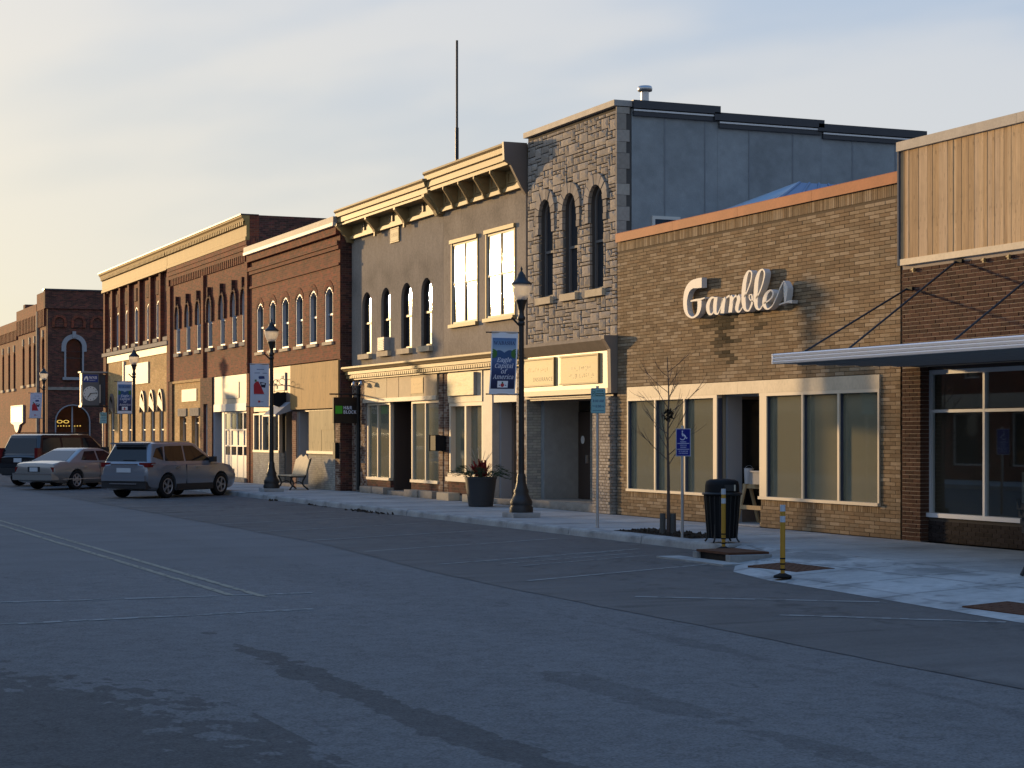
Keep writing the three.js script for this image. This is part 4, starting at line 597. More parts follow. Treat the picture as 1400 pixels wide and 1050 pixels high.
{
  // farther half: four arched windows, dated plaque, panelled shop fascia
  const a = 48.22, e = 56.24, g = thing('stucco_building', 'grey stucco building with four narrow arched windows and a dated plaque', 'building', 19, 0, 52);
  const wins = [[54.34, 55.24, 4.18, 6.06], [52.6, 53.44, 4.2, 6.07], [50.75, 51.66, 4.2, 6.08], [49.12, 49.98, 4.2, 6.1]];
  wall('wall', M.stucco, g, a, e, 3.83, 8.4, X0, 0.3, wins.map((w) => [...w, 'round'])); shell(g, a, e, 8.5, X0 + 0.3, 31, M.greyRender, 8.1);
  const turns = [-0.1, -0.4, -0.7, -1.0];  // turns chosen so the panes mirror the low sun
  for (const [k, w] of wins.entries()) { sashWindow(g, w[0] + 0.003, w[1] - 0.003, w[2] + 0.003, w[3] - 0.003, 'round', X0 + 0.12, { frame: M.darkWood, split: 0.5, fw: 0.06, tilt: 0.3, turn: turns[k], nod: 0.1 }); sill(g, w[0], w[1], w[2], X0, M.limestone, 0.15, 0.12); }
  { const ac = part('window_air_conditioner', M.whiteWorn, g, 52.72, 53.3, 4.22, 4.6, X0 - 0.16, X0 + 0.15); for (let k = 0; k < 6; k++) part('grille_bar', M.greyPaint, ac, 52.75, 53.27, 4.26 + k * 0.05, 4.28 + k * 0.05, X0 - 0.172, X0 - 0.162); }
  const pt = canvasTex(128, 128, (c) => { c.fillStyle = '#cdbb92'; c.fillRect(0, 0, 128, 128); c.strokeStyle = '#6b5a3c'; c.lineWidth = 6; c.strokeRect(6, 6, 116, 116); c.fillStyle = '#4c3f2a'; c.font = 'bold 52px serif'; c.textAlign = 'center'; c.fillText('1880', 64, 82, 100); });
  const pl = part('date_plaque', M.goldPaint, g, 51.75, 52.52, 7.32, 7.74, X0 - 0.04, X0 - 0.002), pf_ = new B(); pf_.quad([X0 - 0.044, 7.34, -52.5], [X0 - 0.044, 7.34, -51.77], [X0 - 0.044, 7.72, -51.77], [X0 - 0.044, 7.72, -52.5]); pf_.t = [0, 0, 1, 0, 1, 1, 0, 1]; pf_.build('date_face', new THREE.MeshStandardMaterial({ map: pt, roughness: 0.7 }), pl);
  const fz = part('frieze', M.goldPaint, g, a + 0.01, e - 0.08, 7.86, 8.24, X0 - 0.06, X0 - 0.002); part('frieze_moulding', M.goldPaint, g, a, e - 0.04, 7.76, 7.858, X0 - 0.13, X0 - 0.002);
  crown(g, a + 0.062, e + 0.02, 8.22, 8.66, X0 + 0.3, 0.86, M.goldPaint); part('soffit', M.goldPaint, g, a + 0.08, e - 0.1, 8.18, 8.218, X0 - 0.46, X0 - 0.004);
  for (const s of [50.9, 53.5]) { bracket(g, s, 0.16, X0 - 0.062, 7.7, 8.178, 0.42, M.goldPaint); part('bracket_drop', M.goldPaint, g, s - 0.05, s + 0.05, 7.62, 7.74, X0 - 0.2, X0 - 0.132); }
  for (const s of [49.6, 52.2, 54.8]) { part('frieze_scroll', M.brownPaint, fz, s - 0.05, s + 0.05, 7.93, 8.14, X0 - 0.1, X0 - 0.062); part('frieze_scroll', M.brownPaint, fz, s + 0.16, s + 0.26, 7.97, 8.06, X0 - 0.09, X0 - 0.062); }
  bracket(g, a + 0.12, 0.2, X0 - 0.004, 7.66, 8.24, 0.55, M.goldPaint); bracket(g, e - 0.1, 0.18, X0 - 0.004, 7.66, 8.24, 0.55, M.goldPaint);
  lowCornice(g, a, e + 0.02, X0, 46);
  // shop front: six fascia boards
  const R = rng(91), fs = steps(48.57, 54.86, (54.86 - 48.57) / 6);
  const ft = canvasTex(128, 128, (c) => { c.fillStyle = '#c39f63'; c.fillRect(0, 0, 128, 128); c.fillStyle = '#9a7c4a'; c.textAlign = 'center'; c.font = 'bold 30px serif'; worn(c, 22, 42, 84, 26, 8); worn(c, 32, 78, 64, 12, 9); });
  for (let k = 0; k < 6; k++) { const p = part('fascia_board', std(0.58 + R() * 0.05, 0.425 + R() * 0.04, 0.22 + R() * 0.03, 0.68, { map: metres(greyGrain, 1.3), specularIntensity: 0.35 }), g, fs[k] + 0.012, fs[k + 1] - 0.012, 2.82, 3.4, X0 - 0.05 - R() * 0.01, X0 + 0.1); if (k === 1) { const q = new B(); q.quad([X0 - 0.066, 2.9, -fs[2] + 0.03], [X0 - 0.066, 2.9, -fs[1] - 0.03], [X0 - 0.066, 3.34, -fs[1] - 0.03], [X0 - 0.066, 3.34, -fs[2] + 0.03]); q.t = [0, 0, 1, 0, 1, 1, 0, 1]; q.build('faded_lettering', new THREE.MeshPhysicalMaterial({ map: ft, roughness: 0.65, specularIntensity: 0.5 }), p); } }
  part('fascia_trim', M.cream, g, 48.575, 54.9, 2.7, 2.818, X0 - 0.09, X0 + 0.2); part('fascia_backing', M.darkWood, g, 48.56, 54.9, 2.82, 3.41, X0 + 0.1, X0 + 0.3);
  const w1 = new B().box(52.63, 54.72, 0.40, 0.48, X0 - 0.05, X0 + 0.1).box(52.63, 54.72, 2.62, 2.698, X0 + 0.0, X0 + 0.1).box(53.77, 53.83, 0.48, 2.62, X0 + 0.01, X0 + 0.1).box(54.65, 54.72, 0.48, 2.62, X0, X0 + 0.1).box(52.6, 52.7, 0.48, 2.62, X0, X0 + 0.1).build('window', M.creamFrame, g); panes(g, w1, [[52.7, 53.77, 0.48, 2.62], [53.83, 54.65, 0.48, 2.62]], X0 + 0.06, M.oliveGlass);
  const w2 = new B().box(48.56, 50.78, 0.40, 0.48, X0 - 0.05, X0 + 0.1).box(48.56, 50.78, 2.62, 2.698, X0, X0 + 0.1).box(49.64, 49.7, 0.48, 2.62, X0 + 0.01, X0 + 0.1).box(50.7, 50.78, 0.48, 2.62, X0, X0 + 0.1).build('window', M.creamFrame, g); panes(g, w2, [[48.58, 49.64, 0.48, 2.62], [49.7, 50.7, 0.48, 2.62]], X0 + 0.06, M.oliveGlass);
  for (const [p, q] of [[52.6, 54.75], [48.57, 50.8]]) { part('kneewall', M.darkBrick, g, p, q, 0.2, 0.398, X0 + 0.0, X0 + 0.2); for (let s = p; s < q - 0.1; s += 1.08) part('base_stone', M.stoneBlock, g, s + 0.006, Math.min(s + 1.07, q), 0, 0.198, X0 - 0.2 - R() * 0.05, X0 + 0.2); }
  part('door_step', M.stoneBlock, g, 50.81, 52.59, 0, 0.12, X0 - 0.1, X0 + 1.3);
  const dr = new B().box(50.9, 51.0, 0.12, 2.68, X0 + 1.1, X0 + 1.16).box(52.4, 52.5, 0.12, 2.68, X0 + 1.1, X0 + 1.16).box(51.0, 52.4, 0.12, 0.42, X0 + 1.1, X0 + 1.16).box(51.0, 52.4, 2.2, 2.3, X0 + 1.1, X0 + 1.16).build('door', M.darkWood, g); panes(g, dr, [[51.0, 52.4, 0.42, 2.2], [51.0, 52.4, 2.3, 2.68]], X0 + 1.13);
  part('entry_side', M.darkWood, g, 52.5, 52.598, 0.12, 2.68, X0 + 0.102, X0 + 1.3); part('entry_side', M.darkWood, g, 50.79, 50.88, 0.12, 2.68, X0 + 0.102, X0 + 1.3);  // entry sides coloured nearly black, putting in the shade of the deep doorway
  room(g, 48.5, 50.78, 2.75, X0 + 0.21, 22, M.roomTan); room(g, 52.7, 54.95, 2.75, X0 + 0.21, 22, M.roomTan); room(g, 50.9, 52.5, 2.75, X0 + 1.35, 22, M.darkRoom);
  part('blind', std(0.62, 0.55, 0.16, 0.8), g, 49.86, 50.3, 1.4, 2.4, X0 + 0.5, X0 + 0.52);
  piled(g, 48.225, 48.55, 0.0, 3.41, X0 - 0.02, 73, pierTones); piled(g, 54.95, 55.38, 0, 3.41, X0 - 0.01, 74, pierTones, 0.12); piled(g, 55.92, 56.2, 0, 3.41, X0 - 0.01, 75, pierTones, 0.12);
  part('recess_shade', M.black, g, 55.38, 55.92, 0, 3.41, X0 + 0.12, X0 + 0.2);  // black sheet stands in for the shade behind the downspout
  new B().tube([[X0 + 0.02, 3.4, 55.65], [X0 + 0.02, 0.05, 55.65]], 0.06, 10).build('downspout', M.blackIron, g);
  for (const s of [54.4, 55.1]) { const b = new B().tube([[X0 - 0.02, 3.36, s], [X0 - 0.25, 3.34, s]], 0.015, 6).lathe([[0.02, 0.06], [0.06, 0.02], [0.09, -0.08], [0.0, -0.07]], X0 - 0.3, 3.3, s, 12); b.build('wall_lamp', M.galvanised, g); }
  const mb = bx(47.98, 48.42, 1.32, 1.72, X0 - 0.32, X0 - 0.022).box(48.425, 48.44, 1.3, 1.74, X0 - 0.34, X0 - 0.022).build('mailbox', M.black, g);
}
{ // mast on the roof behind the cornice
  const g = thing('roof_mast', 'tall thin dark mast rising behind the stucco cornice', 'mast', 19.3, 8.1, 50.05);
  new B().tube([[19.3, 8.12, 50.05], [19.3, 10.4, 50.05]], 0.05, 10).build('pole', M.blackIron, g); new B().tube([[19.3, 10.4, 50.05], [19.3, 12.86, 50.05]], 0.036, 8).build('pole', M.blackIron, g); part('foot', M.blackIron, g, 49.9, 50.2, 8.1, 8.16, 19.15, 19.45);
}
// ---------------------------------------------------------------- red brick building with pale metal coping
const X1 = 17.85;
{
  const a = 56.34, e = 67.08, g = thing('brick_building', 'red brick two-storey building with pale metal coping and six arched windows', 'building', 18.8, 0, 61.7);
  const wins = [[65.27, 66.16], [63.66, 64.5], [62.06, 62.93], [60.39, 61.24], [58.82, 59.66], [57.09, 57.96]].map(([p, q]) => [p, q, 4.67, 6.41]);
  wall('wall', M.redBrick, g, a, e, 4.1, 8.3, X1, 0.32, wins.map((w) => [...w, 'segment'])); shell(g, a, e, 8.3, X1 + 0.32, 30, M.darkBrick, 7.9);
  part('side_face', M.darkBrick, g, a - 0.004, a + 0.3, 0, 8.28, X1 + 0.02, X1 + 0.318);
  for (const w of wins) { sashWindow(g, w[0] + 0.003, w[1] - 0.003, w[2] + 0.003, w[3] - 0.003, 'segment', X1 + 0.14, { frame: M.skyTintPaint, split: 0.5, tilt: 0.4, deep: 0.125 }); sill(g, w[0], w[1], w[2], X1, M.limestone, 0.1, 0.07); const m = (w[0] + w[1]) / 2; const b = new B(); for (let k = 0; k < 9; k++) { const t = (k / 4 - 1), s = m + t * 0.44; b.box(s - 0.045, s + 0.045, w[3] - 0.2 * t * t + 0.0, w[3] - 0.2 * t * t + 0.2, X1 - 0.015, X1 + 0.002); } b.build('window_arch', M.redBrick, g); }
  for (const [y0, y1, o] of [[7.0, 7.08, 0.05], [7.5, 7.62, 0.06], [7.62, 7.76, 0.1], [7.95, 8.3, 0.14]]) part('corbel_band', M.redBrick, g, a + 0.01, e - 0.01, y0 + 0.001, y1 - 0.001, X1 - o, X1 - 0.001);
  part('coping', M.metalEdge, g, a - 0.04, e + 0.01, 8.302, 8.49, X1 - 0.24, X1 + 0.4); part('coping_drip', M.white, g, a - 0.05, e + 0.01, 8.2, 8.301, X1 - 0.26, X1 - 0.145);
  // shop front: board, brown panel, boarded window, dark bay
  part('lintel', M.brownPaint, g, a + 0.02, e - 0.02, 2.5, 4.098, X1 + 0.12, X1 + 0.3);
  for (let k = 0; k < 4; k++) part('plywood_panel', M.plywood, g, 56.45 + k * 1.33, 56.45 + (k + 1) * 1.33 - 0.008, 2.58, 4.06, X1 - 0.03, X1 + 0.118);
  part('brown_panel', M.brownPaint, g, 61.8, 64.4, 2.56, 4.06, X1 + 0.0, X1 + 0.118); part('brown_panel', M.brownPaint, g, 64.42, 66.9, 2.56, 4.06, X1 + 0.02, X1 + 0.118);
  const nb = part('notice_board', M.whiteWorn, g, 62.35, 64.0, 3.25, 3.85, X1 - 0.05, X1 - 0.002);
  { const R = rng(17); for (let k = 0; k < 7; k++) { const s = 62.45 + R() * 1.3, y = 3.3 + R() * 0.4; part('notice', std(0.5 + R() * 0.3, 0.45 + R() * 0.25, 0.3 + R() * 0.2, 0.7), nb, s, s + 0.2, y, y + 0.1, X1 - 0.056 - k * 0.002, X1 - 0.052); } }
  const bw = part('boarded_window', M.boardedPanel, g, 56.95, 58.28, 1.22, 2.52, X1 + 0.0, X1 + 0.06); part('board', M.boardedPanel, bw, 58.3, 59.68, 1.22, 2.52, X1 - 0.006, X1 + 0.06); part('board', M.boardedPanel, bw, 56.95, 58.28, 1.9, 2.52, X1 - 0.012, X1 - 0.002); part('sill', M.cream, g, 56.85, 59.75, 1.13, 1.22, X1 - 0.07, X1 + 0.1);
  part('kneewall', M.greyBrick, g, 56.85, 59.75, 0, 1.128, X1 + 0.0, X1 + 0.2);
  piled(g, 56.36, 56.84, 0, 2.5, X1, 81, pierTones); piled(g, 61.2, 61.66, 0, 2.5, X1, 82, tones([[0.36, 0.17, 0.11], [0.31, 0.14, 0.09], [0.40, 0.20, 0.13]]));
  part('door_reveal', M.greyPaint, g, 61.1, 61.198, 0.1, 2.5, X1 + 0.1, X1 + 1.2); const d1 = part('door', M.greyPaint, g, 59.85, 61.08, 0.1, 2.45, X1 + 0.9, X1 + 0.96); part('door_panel', M.black, d1, 59.95, 60.95, 0.14, 1.0, X1 + 0.885, X1 + 0.898); part('handle', M.galvanised, d1, 60.8, 60.85, 1.05, 1.2, X1 + 0.85, X1 + 0.898); part('door_step', M.stoneBlock, g, 59.76, 61.19, 0, 0.1, X1 + 0.0, X1 + 1.2); part('reveal', M.greyPaint, g, 59.755, 59.84, 0.1, 2.5, X1 + 0.202, X1 + 1.1);
  const bay = new B().box(63.25, 66.65, 1.12, 1.2, X1 - 0.02, X1 + 0.12).box(63.25, 66.65, 2.44, 2.5, X1, X1 + 0.12); for (const s of [63.3, 64.1, 64.5, 65.4, 65.8, 66.58]) bay.box(s - 0.05, s + 0.05, 1.2, 2.44, X1, X1 + 0.12); const bf = bay.build('window', std(0.36, 0.30, 0.22, 0.6), g); panes(g, bf, [[63.35, 64.05, 1.2, 2.44], [64.55, 65.35, 1.2, 2.44], [65.85, 66.53, 1.2, 2.44]], X1 + 0.08); part('shutter_panel', M.greyPaint, bf, 64.15, 64.45, 1.2, 2.44, X1 + 0.05, X1 + 0.09); part('shutter_panel', M.greyPaint, bf, 65.45, 65.75, 1.2, 2.44, X1 + 0.05, X1 + 0.09);
  part('kneewall', M.greyBrick, g, 63.25, 66.65, 0, 1.118, X1 + 0.0, X1 + 0.2); part('pier', M.redBrick, g, 66.66, e, 0, 4.098, X1 + 0.01, X1 + 0.3);
  const d2 = part('door', M.black, g, 61.75, 63.2, 0.1, 2.45, X1 + 0.5, X1 + 0.55); part('lower_panel', M.greyPaint, d2, 61.85, 63.1, 0.15, 1.15, X1 + 0.47, X1 + 0.498); part('door_step', M.stoneBlock, g, 61.67, 63.24, 0, 0.1, X1 + 0.0, X1 + 0.7);
  room(g, 63.2, 66.7, 2.6, X1 + 0.21, 21, M.darkRoom);
  // sloped hood over the door
  new B().prismS([[X1 + 0.1, 2.58], [X1 - 0.55, 2.36], [X1 - 0.55, 2.42], [X1 - 0.03, 2.84], [X1 + 0.1, 2.84]].reverse(), 61.75, 63.3).build('door_hood', M.greyPaint, g);
  part('mailbox', M.black, g, 56.42, 56.64, 1.0, 1.5, X1 - 0.14, X1 - 0.012);
}
// shared upper parts of the two halves of the long brick block
function yellowCornice(g, a, e, y0, y1) {
  const c = new B().prismS([[X1, y0], [X1, y1], [X1 - 0.3, y1], [X1 - 0.31, y1 - 0.06], [X1 - 0.25, y1 - 0.12], [X1 - 0.22, y1 - 0.2], [X1 - 0.16, y1 - 0.2], [X1 - 0.16, y1 - 0.34], [X1 - 0.12, y1 - 0.36], [X1 - 0.12, y0 + 0.14], [X1 - 0.16, y0 + 0.12], [X1 - 0.16, y0]].reverse(), a, e).build('cornice', M.goldYellow, g);
  for (let s = a + 0.1; s < e - 0.1; s += 0.27) part('dentil', M.goldYellow, c, s, s + 0.13, y1 - 0.34, y1 - 0.202, X1 - 0.23, X1 - 0.162);
  part('crown_edge', M.darkWood, g, a - 0.01, e, y1 + 0.001, y1 + 0.05, X1 - 0.34, X1 + 0.34);
}
M.goldYellow = std(0.46, 0.29, 0.10, 0.7, { map: metres(greyGrain, 1.1) });
function hood(g, s0, s1, y1, kind, x, mat, drop = 0.5) {
  const t = 0.1, o = opening(s0 - t, s1 + t, y1 - (s1 - s0) / 2 - drop, y1 + t + 0.02, kind); o.holes.push(opening(s0, s1, y1 - (s1 - s0) / 2 - drop - 0.001 + 0.003, y1, kind, THREE.Path)); return new B().prismX(o, x - 0.09, x - 0.001).build('hood_mould', mat, g);
}
{
  const a = 67.12, e = 80.18, g = thing('brick_building', 'red brick building with seven hooded windows and white folding doors below', 'building', 18.8, 0, 73.6);
  const cs = [78.64, 76.8, 74.94, 73.08, 71.11, 69.32, 67.85], wins = cs.map((c) => [c - 0.38, c + 0.38, 5.13, 7.1]);
  wall('wall', M.redBrick, g, a, e, 3.98, 8.9, X1, 0.35, wins.map((w) => [...w, 'round'])); shell(g, a, e, 9.7, X1 + 0.35, 30, M.darkBrick, 9.2);
  part('parapet', M.redBrick, g, a, e, 8.9, 9.7, X1 + 0.002, X1 + 0.348);
  for (const w of wins) { sashWindow(g, w[0] + 0.003, w[1] - 0.003, w[2] + 0.003, w[3] - 0.003, 'round', X1 + 0.14, { frame: M.skyTintPaint, split: 0.5, tilt: 0.4, deep: 0.125 }); sill(g, w[0], w[1], w[2], X1, M.stoneBlock, 0.14, 0.1); const b = new B(), m = (w[0] + w[1]) / 2; for (const d of [-1, 1]) b.box(m + d * 0.43 - 0.05, m + d * 0.43 + 0.05, 6.15, 6.72, X1 - 0.08, X1 - 0.001); for (let k = 0; k < 10; k++) { const t = Math.PI * (k + 0.5) / 10, s = m + 0.43 * Math.cos(t), y = 6.72 + 0.43 * Math.sin(t); b.box(s - 0.075, s + 0.075, y - 0.06, y + 0.06, X1 - 0.08 - 0.001 * k, X1 - 0.001); } b.box(m - 0.07, m + 0.07, 7.12, 7.5, X1 - 0.13, X1 - 0.001); b.build('hood_mould', M.darkBrick, g); }
  yellowCornice(g, a + 0.01, e, 8.78, 9.68);
  for (const [y0, y1, o] of [[8.3, 8.45, 0.06], [8.45, 8.62, 0.1], [8.62, 8.78, 0.13]]) part('corbel_band', M.redBrick, g, a + 0.01, e - 0.01, y0 + 0.001, y1 - 0.001, X1 - o, X1 - 0.001);
  for (let s = a + 0.5; s < e - 0.4; s += 0.3) part('corbel', M.redBrick, g, s, s + 0.15, 8.02, 8.299, X1 - 0.06, X1 - 0.001);
  for (const s of [67.3, 74.02, 79.95]) part('pilaster', M.redBrick, g, s - 0.18, s + 0.18, 3.99, 8.018, X1 - 0.1, X1 - 0.001);
  // ground floor: yellow brick bay with two windows, brown pier, folding doors
  const yb = wall('yellow_wall', M.yellowBrick, g, 74.5, 79.6, 0, 3.95, X1 + 0.03, 0.25, [[77.3, 78.5, 0.6, 2.5], [75.1, 76.35, 0.6, 2.5]]);
  for (const [p, q] of [[77.3, 78.5], [75.1, 76.35]]) { sashWindow(g, p + 0.003, q - 0.003, 0.603, 2.497, 'flat', X1 + 0.22, { frame: M.creamFrame, split: 0.85, glass: M.oldGlass }); part('lintel', M.stoneBlock, g, p - 0.15, q + 0.15, 2.502, 2.82, X1 - 0.02, X1 + 0.03); }
  part('name_panel', M.whiteWorn, g, 75.4, 78.0, 3.1, 3.6, X1 + 0.0, X1 + 0.029); part('yellow_trim', M.yellowBrick, g, 74.5, 79.62, 3.88, 3.978, X1 - 0.03, X1 + 0.029);
  const pr = wall('pier', M.darkBrick, g, 72.55, 74.48, 0, 3.97, X1 - 0.06, 0.3, [[73.25, 73.95, 0.5, 2.95]]); sashWindow(g, 73.253, 73.947, 0.503, 2.947, 'flat', X1 + 0.1, { frame: M.white, split: 0.6 });
  part('pier', M.darkBrick, g, 79.62, e, 0, 3.978, X1 - 0.04, X1 + 0.28); part('pier', M.redBrick, g, a, 67.5, 0, 3.978, X1 - 0.02, X1 + 0.28);
  part('cream_panel', M.cream, g, 67.52, 72.5, 2.9, 3.96, X1 + 0.0, X1 + 0.2); part('header', M.white, g, 67.52, 72.4, 2.62, 2.898, X1 - 0.03, X1 + 0.2); part('side_reveal', M.skyTintPaint, g, 72.4, 72.54, 0.1, 2.618, X1 + 0.0, X1 + 0.9); part('panel_frame', M.whiteWorn, g, 68.6, 70.9, 3.1, 3.7, X1 - 0.025, X1 - 0.002);
  for (let k = 0; k < 4; k++) { const s0 = 67.55 + k * 0.9, s1 = s0 + 0.88, d = new B().box(s0, s0 + 0.07, 0.16, 2.61, X1 + 0.1, X1 + 0.15).box(s1 - 0.07, s1, 0.16, 2.61, X1 + 0.1, X1 + 0.15).box(s0 + 0.07, s1 - 0.07, 0.16, 0.98, X1 + 0.11, X1 + 0.15).box(s0 + 0.07, s1 - 0.07, 2.54, 2.61, X1 + 0.1, X1 + 0.15).box(s0 + 0.07, s1 - 0.07, 1.9, 1.95, X1 + 0.1, X1 + 0.15).box(s0 + 0.07, s1 - 0.07, 1.3, 1.35, X1 + 0.1, X1 + 0.15).build('door', M.white, g); part('door_curtain', M.whiteWorn, d, s0 + 0.07, s1 - 0.07, 1.35, 1.9, X1 + 0.135, X1 + 0.148); part('pane', M.doorGlass, d, s0 + 0.07, s1 - 0.07, 1.95, 2.54, X1 + 0.12, X1 + 0.135); part('pane', M.doorGlass, d, s0 + 0.07, s1 - 0.07, 0.98, 1.3, X1 + 0.12, X1 + 0.135); }
  part('white_post', M.white, g, 71.16, 71.5, 0.1, 2.618, X1 + 0.08, X1 + 0.16); part('door_step', M.stoneBlock, g, 67.52, 72.54, 0, 0.15, X1 - 0.1, X1 + 0.95); part('recess_wall', M.skyTintPaint, g, 71.5, 72.4, 0.15, 2.618, X1 + 0.85, X1 + 0.9);
}
{
  const a = 80.22, e = 94.9, g = thing('brick_building', 'brick corner block with tall pilasters and pointed windows in yellow brick below', 'building', 18.8, 0, 87.5);
  const cs = [80.98, 83.01, 85.05, 87.7, 89.84, 91.98, 93.7], wins = cs.map((c) => [c - 0.36, c + 0.36, 5.95, 7.63]);
  wall('wall', M.redBrick, g, a, e, 5.6, 8.9, X1 + 0.1, 0.3, wins.map((w) => [...w, 'segment'])); shell(g, a, e, 9.7, X1 + 0.4, 30, M.darkBrick, 9.2); part('parapet', M.redBrick, g, a, e, 8.9, 9.68, X1 + 0.002, X1 + 0.398);
  for (const [k, w] of wins.entries()) { sashWindow(g, w[0] + 0.003, w[1] - 0.003, w[2] + 0.003, w[3] - 0.003, 'segment', X1 + 0.24, { frame: M.skyTintPaint, split: 0.5, tilt: 0.4, deep: 0.125 }); sill(g, w[0], w[1], w[2], X1 + 0.05, M.stoneBlock, 0.16, 0.1); part('brick_panel', M.darkBrick, g, w[0] + 0.1, w[1] - 0.1, 7.9, 8.5, X1 + 0.05, X1 + 0.099); }
  for (const s of [80.36, 82.0, 84.05, 86.4, 88.8, 90.9, 92.85, 94.72]) part('pilaster', M.redBrick, g, s - 0.17, s + 0.17, 5.75, 8.74, X1 - 0.06, X1 + 0.1);
  yellowCornice(g, a, e, 8.75, 9.68); part('stone_band', M.stoneBlock, g, a, e, 5.58, 5.748, X1 - 0.14, X1 + 0.3);
  const pw = [81.97, 83.77, 85.73, 88.9, 91.0, 93.0].map((c) => [c - 0.45, c + 0.45, 0.7, 3.5]);
  wall('yellow_wall', M.yellowBrick, g, 80.6, 94.2, 0, 5.575, X1 + 0.03, 0.28, pw.map((w) => [...w, 'point']));
  for (const w of pw) { sashWindow(g, w[0] + 0.003, w[1] - 0.003, w[2] + 0.003, w[3] - 0.003, 'point', X1 + 0.14, { frame: M.white, split: 0.45, fw: 0.08 }); hood(g, w[0] - 0.02, w[1] + 0.02, w[3] + 0.12, 'point', X1 + 0.03, M.brownPaint, 0.1); }
  part('pier', M.redBrick, g, a, 80.58, 0, 5.575, X1 - 0.06, X1 + 0.3); part('pier', M.redBrick, g, 94.22, e, 0, 5.575, X1 - 0.06, X1 + 0.3); part('blank_sign', M.whiteWorn, g, 84.5, 89.6, 4.05, 5.0, X1 - 0.03, X1 + 0.028); part('yellow_trim', M.cream, g, 80.6, 94.2, 5.25, 5.577, X1 - 0.02, X1 + 0.029); part('downspout', M.white, g, 89.9, 90.1, 3.9, 5.2, X1 - 0.06, X1 + 0.028);
}
